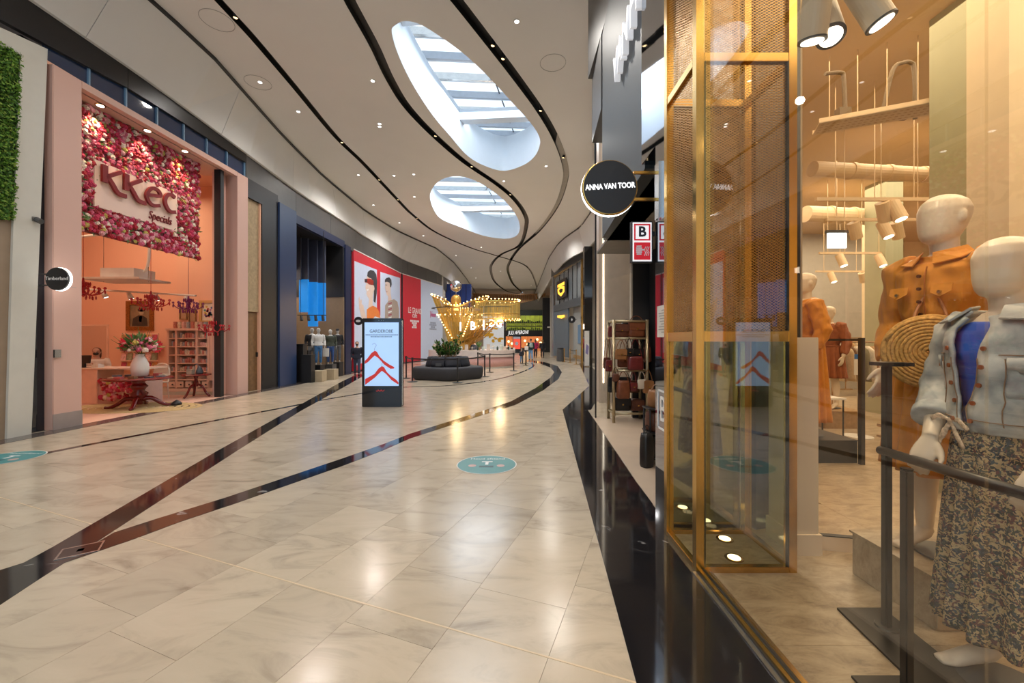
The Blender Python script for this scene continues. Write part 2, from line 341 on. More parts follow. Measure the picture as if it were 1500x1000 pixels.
    for s in (-1, 1):
        g = MB(); g.ball(hc + R @ Vector((s * .14 * hh, -.385 * hh, .03 * hh)), .04 * hh, .03 * hh, .025 * hh, 8, 5); g.build('eye', M_textk, t)
    if mask:
        g = MB(); g.ball(hc + R @ Vector((0, -.30 * hh, -.20 * hh)), .27 * hh, .18 * hh, .2 * hh, 12, 8); g.build('face_mask', mask, t, True)
    else:
        g = MB(); g.ball(hc + R @ Vector((0, -.38 * hh, -.24 * hh)), .1 * hh, .03 * hh, .025 * hh, 8, 5); g.build('mouth', mat('lips', (.42, .15, .12), .5), t)
    if bag:
        g = MB(); g.limb(scaled([(0, .105, .60, .075, .05), (0, .12, .64, .085, .06), (0, .115, .76, .075, .05), (0, .10, .79, .05, .03)], h), 12); g.build('backpack', bag, t, True)
    t.location = loc; t.rotation_euler = (0, 0, rz); return t
def simple_mannequin(name, label, loc, rz, h, top, bottom, skin, cap=None, group=None):
    t = thing(name, label, 'mannequin', (0, 0, 0), group); b = MB(); b.limb(scaled(fig_torso(), h), 14); b.limb(scaled([(0, 0, .82, .034), (0, 0, .88, .032)], h), 8); head_shape(b, (0, 0, .935 * h), .13 * h, 0, False)
    for s in (-1, 1):
        b.limb(scaled([(s * .05, 0, .5, .05), (s * .055, -.01, .28, .033), (s * .055, .02, .04, .02)], h), 10); b.limb(scaled([(s * .055, .03, .02, .018, .018), (s * .058, -.07, .012, .02, .012)], h), 8)
        S, E, Wr = ARM0[s]; b.limb(scaled([(*S, .03), (*E, .022), (*Wr, .016)], h), 8); hand(b, Vector(Wr) * h, (Vector(Wr) - Vector(E)), (0, -1, .2), h / 1.72)
    shell('body', b, skin, t, .016, 2); g = MB(); g.limb(scaled(fig_torso(1.18, .51, .82, .004), h), 14)
    for s in (-1, 1):
        S, E, Wr = ARM0[s]; g.limb(scaled([(S[0] * .8, 0, S[2], .042), (*S, .043), (*E, .035), (*[x * .15 + y * .85 for x, y in zip(E, Wr)], .028)], h), 10)
    shell('jacket', g, top, t, .018, 2, lambda p: p + Vector((noise.noise(p * 9), noise.noise(p * 9 + Vector((5, 0, 0))), 0)) * .012)
    g = MB(); g.limb(scaled([(0, 0, .46, .08, .068), (0, 0, .53, .1, .072)], h), 12)
    for s in (-1, 1): g.limb(scaled([(s * .05, 0, .5, .056), (s * .055, -.01, .28, .042), (s * .055, .02, .06, .036)], h), 10)
    shell('trousers', g, bottom, t, .018, 2)
    if cap:
        g = MB(); g.ball((0, .0, .965 * h), .052 * h, .058 * h, .045 * h, 12, 6); g.cyl((0, -.05 * h, .962 * h), (0, -.05 * h, .966 * h), .042 * h, .042 * h, 14); g.build('cap', cap, t)
    t.location = loc; t.rotation_euler = (0, 0, rz); return t
# ================================================================== THE SETTING
ZC = 8.5
def lerp_pts(pts, y):
    if y <= pts[0][1]: return pts[0][0]
    for (x0, y0), (x1, y1) in zip(pts, pts[1:]):
        if y <= y1: return x0 + (x1 - x0) * (y - y0) / (y1 - y0)
    return pts[-1][0]
LB = [(-7.6, -6), (-7.35, 7.5), (-7.25, 9.6), (-7.45, 11.2), (-7.75, 13.7), (-7.95, 17), (-7.85, 21.5), (-7.3, 25.3), (-6.4, 28.3), (-5.7, 30.4), (-5.2, 36), (-5.15, 45), (-5.4, 62)]
RB = [(1.5, -6), (1.5, 7.5), (1.75, 8.2), (2.4, 11.7), (3.5, 17), (4.25, 21.5), (4.2, 24.5), (3.6, 27), (3.3, 29), (3.1, 34), (3.4, 62)]
LW = [(LX(-6), -6), (LX(19.4), 19.4), (-7.75, 21), (-7.35, 27.5), (-6.0, 32.5), (-5.5, 40), (-5.7, 62)]
def inpoly(p, poly):
    x, y = p[0], p[1]; r = False; j = len(poly) - 1
    for i in range(len(poly)):
        a, b = poly[i], poly[j]
        if (a[1] > y) != (b[1] > y) and x < (b[0] - a[0]) * (y - a[1]) / (b[1] - a[1]) + a[0]: r = not r
        j = i
    return r
# ---- marble floor
def marble():
    m, nt, b = mat_nodes('polished_marble', .16, 0, .5); N, L = nt.nodes, nt.links
    g = N.new('ShaderNodeNewGeometry'); oi = N.new('ShaderNodeObjectInfo')
    ad = N.new('ShaderNodeMath'); ad.operation = 'ADD'; L.new(g.outputs['Random Per Island'], ad.inputs[0]); L.new(oi.outputs['Random'], ad.inputs[1])
    fr = N.new('ShaderNodeMath'); fr.operation = 'FRACT'; L.new(ad.outputs[0], fr.inputs[0])
    cm = N.new('ShaderNodeCombineXYZ'); ml = N.new('ShaderNodeMath'); ml.operation = 'MULTIPLY'; ml.inputs[1].default_value = 37.0
    L.new(fr.outputs[0], ml.inputs[0]); L.new(ml.outputs[0], cm.inputs['Z'])
    va = N.new('ShaderNodeVectorMath'); va.operation = 'ADD'; L.new(g.outputs['Position'], va.inputs[0]); L.new(cm.outputs[0], va.inputs[1])
    mp = N.new('ShaderNodeMapping'); mp.inputs['Scale'].default_value = (1.0, 2.6, 1.0); mp.inputs['Rotation'].default_value = (0, 0, .5)
    L.new(va.outputs[0], mp.inputs['Vector'])
    n1 = N.new('ShaderNodeTexNoise'); n1.inputs['Scale'].default_value = 1.5; n1.inputs['Detail'].default_value = 9; n1.inputs['Distortion'].default_value = 1.2; n1.inputs['Roughness'].default_value = .62
    L.new(mp.outputs[0], n1.inputs['Vector'])
    r = ramp_node(nt, [(.28, (.34, .28, .21)), (.40, (.47, .395, .30)), (.50, (.54, .455, .345)), (.70, (.58, .49, .375))]); L.new(n1.outputs['Fac'], r.inputs['Fac'])
    h = N.new('ShaderNodeHueSaturation'); mr = N.new('ShaderNodeMapRange'); mr.inputs['To Min'].default_value = .92; mr.inputs['To Max'].default_value = 1.06
    L.new(fr.outputs[0], mr.inputs['Value']); L.new(mr.outputs[0], h.inputs['Value']); L.new(r.outputs['Color'], h.inputs['Color']); L.new(h.outputs['Color'], b.inputs['Base Color'])
    n2 = N.new('ShaderNodeTexNoise'); n2.inputs['Scale'].default_value = 3; L.new(g.outputs['Position'], n2.inputs['Vector'])
    mr2 = N.new('ShaderNodeMapRange'); mr2.inputs['To Min'].default_value = .14; mr2.inputs['To Max'].default_value = .26; L.new(n2.outputs['Fac'], mr2.inputs['Value']); L.new(mr2.outputs[0], b.inputs['Roughness'])
    return m
M_marble = marble()
def dark_marble():
    m, nt, b = mat_nodes('black_marble', .07, 0, .6); N, L = nt.nodes, nt.links
    g = N.new('ShaderNodeNewGeometry'); n1 = N.new('ShaderNodeTexNoise'); n1.inputs['Scale'].default_value = 2.3; n1.inputs['Detail'].default_value = 12; n1.inputs['Distortion'].default_value = 3
    L.new(g.outputs['Position'], n1.inputs['Vector'])
    n2 = N.new('ShaderNodeTexVoronoi'); n2.inputs['Scale'].default_value = 9; L.new(g.outputs['Position'], n2.inputs['Vector'])
    r = ramp_node(nt, [(.0, (.022, .018, .017)), (.60, (.014, .013, .015)), (.69, (.03, .028, .03)), (.735, (.28, .27, .26))]); L.new(n1.outputs['Fac'], r.inputs['Fac'])
    L.new(r.outputs['Color'], b.inputs['Base Color']); return m
M_dmarble = dark_marble()
M_grout = mat('grout', (.42, .37, .30), .7); M_threshold = mat('threshold_stone', (.10, .085, .08), .12, var=.2, scale=12)
mb = MB(); mb.box(-22, 14, -6, 64, -.2, -.004)
floor = struct(mb.build('floor', M_grout))
A1 = Vector((.357, .934, 0)).normalized(); A2 = Vector((-A1.y, A1.x, 0)); TW = .575; OB = .553
rng = random.Random(3); LENS = (.6, .9, 1.2); tmesh = {}
for ln in LENS:
    t = MB(); t.box(-ln / 2 + .001, ln / 2 - .001, -TW / 2 + .001, TW / 2 - .001, -.02, 0); tmesh[ln] = t
tiles = []
for j in range(-30, 60):
    bb = OB + TW * (j + .5); a = -14 + rng.random()
    while a < 66:
        ln = rng.choice((.9, .9, .9, 1.2, .6))
        if a < 1.96 < a + ln and a + ln - 1.96 < .35: pass
        c = A1 * (a + ln / 2) + A2 * bb
        if -6 < c.y < 63 and lerp_pts(LW, c.y) - .3 < c.x < (1.5 if c.y < 8 else 7.0): tiles.append((c, ln))
        a += ln
def inview(c): return c.y > .9 and abs(c.x) < c.y * 1.3 + .4
front = sorted([t for t in tiles if inview(t[0])], key=lambda t: t[0].length); shown = set(id(t) for t in front[:300])
ang = math.atan2(A1.y, A1.x)
base = {ln: tmesh[ln].mesh('floor_tile') for ln in LENS}
for me in base.values(): me.materials.append(M_marble)
for t in front[:300]:
    o = bpy.data.objects.new('floor_tile', base[t[1]]); COL.objects.link(o); o.parent = floor; o.location = t[0]; o.rotation_euler = (0, 0, ang)
rest = MB()
for c, ln in [t for t in tiles if id(t) not in shown]:
    u = A1 * (ln / 2 - .001); v = A2 * (TW / 2 - .001); rest.add([c - u - v, c + u - v, c + u + v, c - u + v], [(0, 1, 2, 3)])
tag(rest.build('floor_tiling', M_marble, floor), kind='stuff')
mb = MB(); p = A1 * 1.96; mb.slab([p + A2 * -1.2 - A1 * .005, p + A2 * -1.2 + A1 * .005, p + A2 * 9 + A1 * .005, p + A2 * 9 - A1 * .005], (0, 0, .0015)); mb.build('joint_strip', mat('pale_joint', (.66, .52, .34), .35), floor)
# dark inlaid bands
def band(A, B, name='floor_band', z=.002, m=M_dmarble):
    b = MB(); n = len(A)
    for i in range(n - 1): b.slab([A[i] + Vector((0, 0, -.01)), B[i] + Vector((0, 0, -.01)), B[i + 1] + Vector((0, 0, -.01)), A[i + 1] + Vector((0, 0, -.01))], (0, 0, .01 + z))
    return b.build(name, m, floor)
up = [onZ(*p) for p in [(0, 835), (35, 824), (79, 800), (158, 754), (317, 661), (396, 617), (500, 559), (527, 546)]]
lo = [onZ(*p) for p in [(0, 886), (50, 853), (95, 824), (204, 753), (352, 657), (440, 602), (500, 569), (533, 550)]]
up = [up[0] + (up[0] - up[2]) * 2.5] + up; lo = [lo[0] + (lo[0] - lo[2]) * 1.5] + lo; band(up, lo, z=.002)
u2 = [onZ(*p) for p in [(95, 822), (167, 780), (229, 760), (330, 729), (500, 672), (560, 651), (601, 635), (700, 604), (748, 588)]]
l2 = [onZ(*p) for p in [(95, 824), (198, 789), (262, 765), (343, 738), (500, 683), (560, 660), (601, 642), (700, 610), (755, 593)]]
u2 += [onZ(*p) for p in [(785, 568), (806, 553), (812, 545), (806, 538), (790, 532), (770, 529)]]
l2 += [onZ(*p) for p in [(795, 572), (818, 555), (823, 545), (817, 536), (797, 530), (772, 527.6)]]
band(u2, l2, z=.003)
A, B = ribbon(smoothline([onZ(*p) for p in [(-40, 686), (0, 677), (110, 655), (220, 634), (330, 613), (431, 594), (465, 587), (530, 576)]], 3), .12); band(A, B, z=.0025)
A, B = ribbon(smoothline([onZ(*p) for p in [(530, 576), (560, 570), (592, 567), (652, 565), (706, 559), (742, 552), (769, 543), (781, 536), (778, 531)]], 4), .13); band(A, B, z=.0028)
for pts in ([(594, 535), (640, 531), (690, 528)], [(594, 541), (620, 539)]):
    A, B = ribbon([onZ(*p) for p in pts], .12); band(A, B, z=.002)
# dark marble border before the right shop fronts, in slabs
o0, o1 = onZ(932, 1000), onZ(824, 600); dv = (o1 - o0); q0 = o0 - dv * .9
for k in range(9):
    t0, t1 = k / 9, (k + 1) / 9; a, b = q0.lerp(o1, t0), q0.lerp(o1, t1); y0, y1 = a.y + .0, b.y
    g = .0015; mb = MB(); mb.slab([(a.x, y0 + g, -.01), (RX(y0) + .02, y0 + g, -.01), (RX(y1) + .02, y1 - g, -.01), (b.x, y1 - g, -.01)], (0, 0, .013)); mb.build('border_slab', M_dmarble, floor)
e1 = onZ(863, 565); mb = MB(); mb.slab([(o1.x, o1.y, -.01), (RX(o1.y) + .1, o1.y, -.01), (3.2, e1.y, -.01), (e1.x, e1.y, -.01)], (0, 0, .013)); mb.build('border_slab', M_dmarble, floor)
mb = MB(); mb.slab([(e1.x, e1.y, -.01), (e1.x + .6, e1.y, -.01), (5.2, 27, -.01), (4.5, 27, -.01)], (0, 0, .013)); mb.build('border_slab', M_dmarble, floor)
s = -4.0
while s < 33:
    x0, x1 = lerp_pts(LW, s), lerp_pts(LW, s + 1.19); mb = MB(); mb.slab([(x0 - .02, s, -.01), (x0 + .33, s, -.01), (x1 + .33, s + 1.19, -.01), (x1 - .02, s + 1.19, -.01)], (0, 0, .014)); mb.build('threshold_slab', M_threshold, floor); s += 1.2
# ---- ceiling with two roof lights and dark slots
SKY1 = [onZ(*p, ZC) for p in [(574, 48), (579, 37), (594, 31), (616, 36), (647, 55), (682, 81), (717, 114), (752, 152), (774, 176), (788, 196), (791, 211), (783, 229), (766, 242), (739, 250), (713, 244), (686, 229), (660, 200), (634, 169), (607, 128), (585, 84)]]
SKY2 = [onZ(*p, ZC) for p in [(630, 290), (634, 275), (647, 263), (669, 258), (695, 264), (722, 280), (744, 299), (759, 321), (761, 337), (755, 346), (739, 349.5), (708, 345), (673, 332), (647, 321), (636, 308)]]
def closed_smooth(P, n=4):
    m = len(P); out = []
    for i in range(m):
        a, b, c, d = P[i - 1], P[i], P[(i + 1) % m], P[(i + 2) % m]
        for k in range(n):
            t = k / n; out.append(.5 * ((2 * b) + (c - a) * t + (2 * a - 5 * b + 4 * c - d) * t * t + (3 * b - a - 3 * c + d) * t ** 3))
    return out
SKY1 = closed_smooth(SKY1); SKY2 = closed_smooth(SKY2)
SLOTS = [[(300, -22), (320, 0), (345, 27), (375, 60), (430, 125), (492, 200), (534, 241), (583, 293), (605, 315), (640, 341), (690, 363), (726, 374), (770, 389), (783, 409), (788, 427)],
         [(504, -22), (512, 0), (530, 33), (550, 70), (572, 117), (598, 158), (638, 200), (682, 238), (726, 268), (752, 290), (768, 312), (771, 330), (761, 359), (735, 372), (722, 384), (719, 396), (726, 414), (744, 427), (763, 430)],
         [(645, -28), (669, 0), (722, 68), (757, 114), (792, 163), (814, 202), (827, 238), (828, 264), (814, 304), (788, 339), (761, 363), (748, 381), (744, 396), (752, 416), (766, 429)]]
SLOTW = [.17, .24, .24]
slot_polys = []; slot_lines = []
for pts, wd in zip(SLOTS, SLOTW):
    sl = smoothline([onZ(*p, ZC) for p in pts], 5); slot_lines.append(sl); A, B = ribbon(sl, wd); slot_polys.append((A, B))
outline = [Vector((x, y, ZC)) for x, y in LB] + [Vector((x, y, ZC)) for x, y in reversed(RB)]
holes = [SKY1, SKY2]
V2 = []; E2 = []
def loop2(P):
    k = len(V2); n = len(P); V2.extend([Vector((p.x, p.y)) for p in P]); E2.extend([(k + i, k + (i + 1) % n) for i in range(n)])
loop2(outline)
for h in holes: loop2(h)
for A, B in slot_polys: loop2(A + B[::-1])
cdt = geometry.delaunay_2d_cdt(V2, E2, [], 0, 1e-5); cv, cf = cdt[0], cdt[2]
def in_slot(p):
    for A, B in slot_polys:
        for i in range(len(A) - 1):
            if abs(A[i].y - p.y) < 6 and inpoly(p, [A[i], A[i + 1], B[i + 1], B[i]]): return True
    return False
faces = []
for f in cf:
    c = sum((cv[i] for i in f), Vector((0, 0))) / 3
    if inpoly(c, outline) and not any(inpoly(c, h) for h in holes) and not in_slot(c): faces.append(tuple(reversed(f)))
mb = MB(); mb.add([(v.x, v.y, ZC) for v in cv], faces); ceiling = struct(mb.build('ceiling', M_ceil))
M_slot = mat('slot_black', (.01, .01, .01), .35)
for A, B in slot_polys:
    mb = MB(); up = Vector((0, 0, .16)); n = len(A); e = Vector((0, 0, -.004))
    mb.add([p + e for p in A] + [p + up for p in A] + [p + up for p in B] + [p + e for p in B], [(k * n + i, k * n + i + 1, (k + 1) * n + i + 1, (k + 1) * n + i) for k in range(3) for i in range(n - 1)])
    mb.build('slot_channel', M_slot, ceiling)
# roof lights: white shafts, glazing, bars and beams
M_shaft = mat('shaft_white', (.66, .71, .76), .6, var=.01)
for P, nm in ((SKY1, 'skylight'), (SKY2, 'skylight')):
    cx = sum(p.x for p in P) / len(P); cyy = sum(p.y for p in P) / len(P); c = Vector((cx, cyy, 0))
    n = len(P); mb = MB(); R0 = [p.copy() for p in P]; R1 = [Vector((p.x, p.y, 10.0)) + (Vector((p.x, p.y, 0)) - c) * .04 for p in P]
    mb.add(R0 + R1, [(i, n + i, n + (i + 1) % n, (i + 1) % n) for i in range(n)]); sh = mb.build('skylight_shaft', M_shaft, ceiling, True)
    x0, x1 = min(p.x for p in P) - .3, max(p.x for p in P) + .5; y0, y1 = min(p.y for p in P) - .3, max(p.y for p in P) + .6
    y = y0; k = 0; tilt = .22
    gl = MB(); gl.add([(x0 - .5, y0, 10.45), (x1 + .5, y0, 10.45), (x1 + .5, y1, 10.45), (x0 - .5, y1, 10.45)], [(0, 3, 2, 1)]); gl.build('roof_pane', M_sky_glass, sh)
    step = (y1 - y0) / 9.0
    for k in range(10):
        y = y0 + k * step; b = MB(); b.slab([(x0, y, 10.2), (x0, y + .09, 10.2), (x1, y + .09 + tilt * (x1 - x0) * .3, 10.2), (x1, y + tilt * (x1 - x0) * .3, 10.2)], (0, 0, .22)); b.build('glazing_bar', M_steel if k % 2 else mat('bar_grey', (.42, .45, .5), .5), sh)
        b = MB(); b.slab([(x0, y + .13, 10.30), (x0, y + .30, 10.30), (x1, y + .30 + tilt * (x1 - x0) * .3, 10.30), (x1, y + .13 + tilt * (x1 - x0) * .3, 10.30)], (0, 0, .03)); b.build('glazing_bar', M_shaft, sh)
    b = MB(); b.slab([(cx - .5, y0, 10.36), (cx - .46, y0, 10.36), (cx + 1.2, y1, 10.36), (cx + 1.16, y1, 10.36)], (0, 0, .04)); b.build('glazing_bar', M_darkgrey, sh)
    for fy in (.17, .72):
        y = y0 + (y1 - y0) * fy; b = MB(); b.slab([(x0, y, 9.55), (x0, y + .35, 9.55), (x1, y + .35 - .35, 9.55), (x1, y - .35, 9.55)], (0, 0, .38)); b.build('roof_beam', M_shaft, sh)
# upper fascia on both sides
def fascia(name, top, bot, zb, m, y0, y1, n, ztop=ZC, off=0.0):
    st = struct(thing(name, None, None)); 
    for i in range(n):
        a = y0 + (y1 - y0) * i / n; b = y0 + (y1 - y0) * (i + 1) / n - .012; mb = MB(); R = []
        for k in range(4):
            y = a + (b - a) * k / 3; R.append((Vector((lerp_pts(bot, y) + off, y, zb(y))), Vector((lerp_pts(top, y) + off, y, ztop if not callable(ztop) else ztop(y)))))
        sgn = -1 if name.endswith('left') else 1
        for k in range(3):
            mb.hexa([R[k][0], R[k + 1][0], R[k + 1][0] + Vector((sgn * .1, 0, 0)), R[k][0] + Vector((sgn * .1, 0, 0)), R[k][1], R[k + 1][1], R[k + 1][1] + Vector((sgn * .1, 0, 0)), R[k][1] + Vector((sgn * .1, 0, 0))])
        mb.build('fascia_panel', m, st)
    return st
zl = lambda y: 7.3 if y < 9 else (7.3 - .3 * (y - 9) / 6 if y < 15 else 7.0)
fascia('wall_upper_left', LB, [(x + .05, y) for x, y in LW], zl, M_fascia, -6, 62, 20, ZC - .07)
struct(tag(fascia('wall_upper_right', RB, [(x + .35, y) for x, y in RB], lambda y: 7.1, M_fascia, 8.0, 62, 16, ZC - .05), None))
mb = MB(); P = [Vector((lerp_pts(LB, y) - .02, y, ZC - .08)) for y in [-6 + 68 * i / 60 for i in range(61)]]; A, B = ribbon(P, .12)
for i in range(60): mb.slab([A[i], B[i], B[i + 1], A[i + 1]], (0, 0, .075))
struct(mb.build('trim_1', M_slot))
mb = MB(); P = [Vector((lerp_pts(RB, y) + .03, y, ZC - .08)) for y in [8 + 54 * i / 50 for i in range(51)]]; A, B = ribbon(P, .1)
for i in range(50): mb.slab([A[i], B[i], B[i + 1], A[i + 1]], (0, 0, .075))
struct(mb.build('trim_2', M_slot))
zg = lambda y: 6.9 if y < 12.1 else (6.48 - .33 * (y - 12.1) / 2.5 if y < 14.6 else (6.15 - .23 * (y - 14.6) / 4.7 if y < 19.3 else 5.9))
fascia('wall_lower_left', [(x - .02, y) for x, y in LW], [(x - .02, y) for x, y in LW], lambda y: 6.66 + .24 * min(max((y - 6.2) / 2.4, 0), 1), mat('fascia_black', (.012, .012, .013), .3), -6, 12.1, 5, zl)
fascia('wall_middle_left', [(x - .04, y) for x, y in LW], [(x - .04, y) for x, y in LW], zg, mat('fascia_grey', (.085, .082, .08), .35), 12.1, 36, 9, zl)
# walls closing the hall: rear end, far end, flanks behind the shops
M_backwall = mat('plain_wall', (.5, .47, .43), .7)
mb = MB(); mb.box(-22, -16, -6, 34, 0, 8.6); struct(mb.build('wall_left', M_backwall))
mb = MB(); mb.box(-16, -5.9, 34, 62, 0, 8.6); struct(mb.build('wall_left_far', M_backwall))
mb = MB(); mb.box(7.0, 12, 13, 64, 0, 8.6); struct(mb.build('wall_right', M_backwall))
mb = MB(); mb.box(-10, 12, 64.0, 64.3, 0, 8.6); struct(mb.build('wall_far', M_backwall))
mb = MB(); mb.box(-16, -7.9, -6, 34, 8.6, 8.7); mb.box(1.55, 12, -6, 64, 8.6, 8.7); mb.box(-16, -5.2, 34, 64, 8.6, 8.7); mb.box(-6, 4, 61.9, 64.3, 8.5, 8.6); struct(mb.build('wall_roof_slab', M_backwall))
# ceiling fittings
dl = thing('ceiling_downlight', 'tiny round recessed downlight in the smooth mall ceiling', 'downlight', (0, 0, 0), 'recessed downlights of the mall ceiling')
b = MB(); b.cyl((0, 0, -.012), (0, 0, .01), .07, .075, 14); b.build('rim', M_white, dl); b = MB(); b.cyl((0, 0, -.014), (0, 0, -.011), .05, .05, 12); b.build('lens', M_lit, dl)
DLP = [(381, 120), (437, 163), (556, 181), (546, 118), (757, 31), (525, 256), (577, 257), (607, 288), (606, 255), (556, 185), (547, 300), (800, 243), (650, 83 + 190), (668, 374), (640, 408), (697, 407), (733, 397), (750, 406), (778, 418), (585, 326), (738, 265), (690, 392), (705, 362), (620, 345)]
first = True
for px, py in DLP:
    p = onZ(px, py, ZC)
    if any(inpoly(p, h) for h in holes): continue
    if first: dl.location = p; first = False
    else: copy_tree(dl, None, p)
ad = thing('access_panel', 'round flush access panel outlined in the mall ceiling near the dark slot', 'ceiling panel', (0, 0, 0), 'round access panels')
b = MB(); R = .32; pts = [(R * math.cos(2 * PI * k / 24), R * math.sin(2 * PI * k / 24), -.003) for k in range(24)]; b.tube(pts, .006, 4, True); b.build('rim', M_grey, ad); b = MB(); b.cyl((0, 0, -.004), (0, 0, .002), .31, .31, 24); b.build('panel', M_ceil, ad)
ad.location = onZ(318, 30, ZC); 
for p, l in (((810, 92), 'round flush access panel outlined in the ceiling between the outer slot and the right shop row'), ((378, 121), 'round flush access panel with a downlight in its outline, over the flower wall side')): copy_tree(ad, None, onZ(*p, ZC), None, l.replace('right shop row', 'dark header'))
sp = thing('slot_spotlight', 'small gilt spotlight set inside a dark ceiling slot', 'spotlight', (0, 0, 0), 'spotlights in the dark ceiling slots')
b = MB(); b.cyl((0, 0, 0), (.02, -.03, .13), .05, .045, 12); b.build('body', M_black, sp); b = MB(); b.cyl((0, 0, -.006), (0, 0, .004), .04, .045, 12); b.build('lens', mat('gilt_lens', (.9, .6, .3), .3, emit=2.0, ecol=(1, .7, .35)), sp)
first = True
for px, py in [(722, 62), (739, 83), (790, 158), (350, 28), (505, 210), (552, 262), (583, 292), (640, 203), (690, 243), (826, 232), (613, 322), (745, 284)]:
    p = onZ(px, py, ZC + .02)
    best = min((q for sl in slot_lines for q in sl), key=lambda q: (q.xy - p.xy).length); p = Vector((best.x, best.y, ZC + .02))
    if first: sp.location = p; first = False
    else: copy_tree(sp, None, p)
# ================================================================== LEFT ROW OF SHOPS
UY = Vector((.03, 1, 0)).normalized(); NX = Vector((1, -.03, 0)).normalized(); UZ = Vector((0, 0, 1))
def Lpoly(pts, d, t): return MB().prism([onL(px, py, d) for px, py in pts], -NX * t)
# ---- pale portal with living wall, nearest shop
M_portal = mat('pale_portal', (.60, .58, .52), .55, var=.02)
pt = struct(thing('wall_portal', None, None))
Lpoly([(-60, 12), (70, 72), (46, 640), (10, 649), (20, 322), (30, 80), (-60, 40)], 0, .35).build('portal_face', M_portal, pt)
Lpoly([(-60, 322), (20, 322), (14, 648), (-60, 668)], .04, .3).build('side_panel', mat('tan_panel', (.30, .22, .15), .5), pt)
struct(MB().lbox(-5.9, 5.75, .06, .35, 0, 6.6).build('wall_left_near', mat('tan_panel', (.30, .22, .15), .5)))
gw = thing('living_wall', 'tall panel of dense green moss foliage set into the pale portal', 'green wall', onL(-10, 322, 0))
pl = [(-60, 28), (30, 80), (20, 322), (-60, 322)]
Lpoly(pl, .02, .2).build('backing', mat('moss_back', (.03, .07, .01), .9), gw)
mb = MB(); r2 = random.Random(5)
q = [onL(px, py, 0) for px, py in pl]
for i in range(5200):
    u, v = r2.random(), r2.random(); c = q[0].lerp(q[1], u).lerp(q[3].lerp(q[2], u), v) + NX * r2.uniform(.0, .05)
    a = Vector((r2.uniform(.2, 1), r2.uniform(-1, 1), r2.uniform(-.6, 1))).normalized(); b = a.orthogonal().normalized(); b = Matrix.Rotation(r2.random() * 6, 3, a) @ b; k = r2.uniform(.025, .05)
    c2 = a.cross(b); mb.add([c - b * k * .5, c + c2 * k * .35 + a * .01, c + b * k * .8 + a * .02, c - c2 * k * .35 + a * .01], [(0, 1, 2, 3)])
tag(mb.build('foliage', mat_island('moss', [(0, (.05, .14, .012)), (.3, (.10, .24, .02)), (.6, (.16, .32, .03)), (.85, (.26, .38, .05))], .7), gw), kind='stuff')
# dark glass slot between the portals
mb = MB(); mb.lbox(6.74, 7.15, .12, .2, 0, 6.7); struct(mb.build('wall_slot_glass', mat('slot_glass', (.012, .016, .025), .08, spec=.7)))
# transom glazing over the pink shop
tr = struct(thing('window_1', None, None)); M_trans = mat('transom_glass', (.012, .035, .10), .05, spec=.9)
for k in range(7):
    mb = MB(); s0 = 7.05 + k * .72; mb.lbox(s0, s0 + .70, .10, .13, 6.40, 6.92); mb.build('pane', M_trans, tr)
    mb = MB(); mb.lbox(s0 + .695, s0 + .725, .06, .14, 6.40, 6.92); mb.build('mullion', mat('mullion_blue', (.20, .34, .50), .4), tr)
# ---- pink shop: portal
sA, sB, sC, sD = onL(75, 0).y, onL(118, 0).y, onL(337, 0).y, onL(362, 0).y
pk = None
mb = MB(); mb.lbox(sA, sB, -.03, .5, 0, 6.44); struct(mb.build('wall_pink_pillar', M_pink, bevel=.01))
mb = MB(); mb.lbox(sC + .25, sD, -.03, .5, 0, 6.44); struct(mb.build('wall_pink_pillar', M_pink, bevel=.01))
mb = MB(); mb.lbox(sB, sC + .25, -.03, .12, 6.31, 6.44); struct(mb.build('wall_pink_lintel', M_pink))
mb = MB(); mb.lbox(sB, sC + .25, .12, .20, 6.35, 6.44); struct(mb.build('trim_4', M_black))
mb = MB(); mb.lbox(sB, sC + .25, .20, .95, 6.33, 6.44); struct(mb.build('ceiling_pink_soffit', M_pink))
mb = MB(); mb.lbox(sC, sC + .26, .30, .5, 0, 6.44); struct(mb.build('wall_pink_jamb', M_pink))
mb = MB(); mb.lbox(sC - .22, sC - .10, .10, .28, 0, 6.31); struct(mb.build('trim_5', M_black))
mb = MB(); mb.lbox(sA - .001, sB + .001, -.036, -.03, .0, .28); struct(mb.build('baseboard_pink', mat('plinth_grey', (.33, .27, .25), .4)))
mb = MB(); mb.lbox(sA + .04, sB - .1, -.034, -.03, 2.55, 2.556); struct(mb.build('trim_6', M_grey))
b = MB(); b.cbox((LX(7.05) + .06, 7.12, 1.35), .03, .1, .14); tag(b.build('intercom', M_steel), 'small steel intercom plate on the pink pillar', 'intercom')
# interior shell
M_pinkin = mat('pink_interior', (.86, .50, .35), .6, var=.03, scale=.7); M_pinkfl = mat('pink_floor', (.72, .46, .36), .35, var=.04)
YW, YP, XC, XB = 12.75, 13.6, -10.6, -15.8
mb = MB(); mb.box(XC, LX(12.6) - .05, YW, YW + .15, 0, 6.5); struct(mb.build('wall_pink_side', M_pinkin))
mb = MB(); mb.box(XC - .01, XC + .12, YW + .02, YP + .1, 0, 6.5); struct(mb.build('wall_pink_corner', M_pinkin))
mb = MB(); mb.box(XB, XC, YP, YP + .15, 0, 6.5); struct(mb.build('wall_pink_painting', M_pinkin))
mb = MB(); mb.box(XB - .15, XB, 7, YP + .15, 0, 6.5); struct(mb.build('wall_pink_back', M_pinkin))
mb = MB(); mb.box(XB, LX(7) - .3, 6.9, 7.05, 0, 6.5); struct(mb.build('wall_pink_near', M_pinkin))
mb = MB(); mb.box(XB, LX(9) - .12, 7, YP + .15, 6.44, 6.5); struct(mb.build('ceiling_pink_room', M_pinkin))
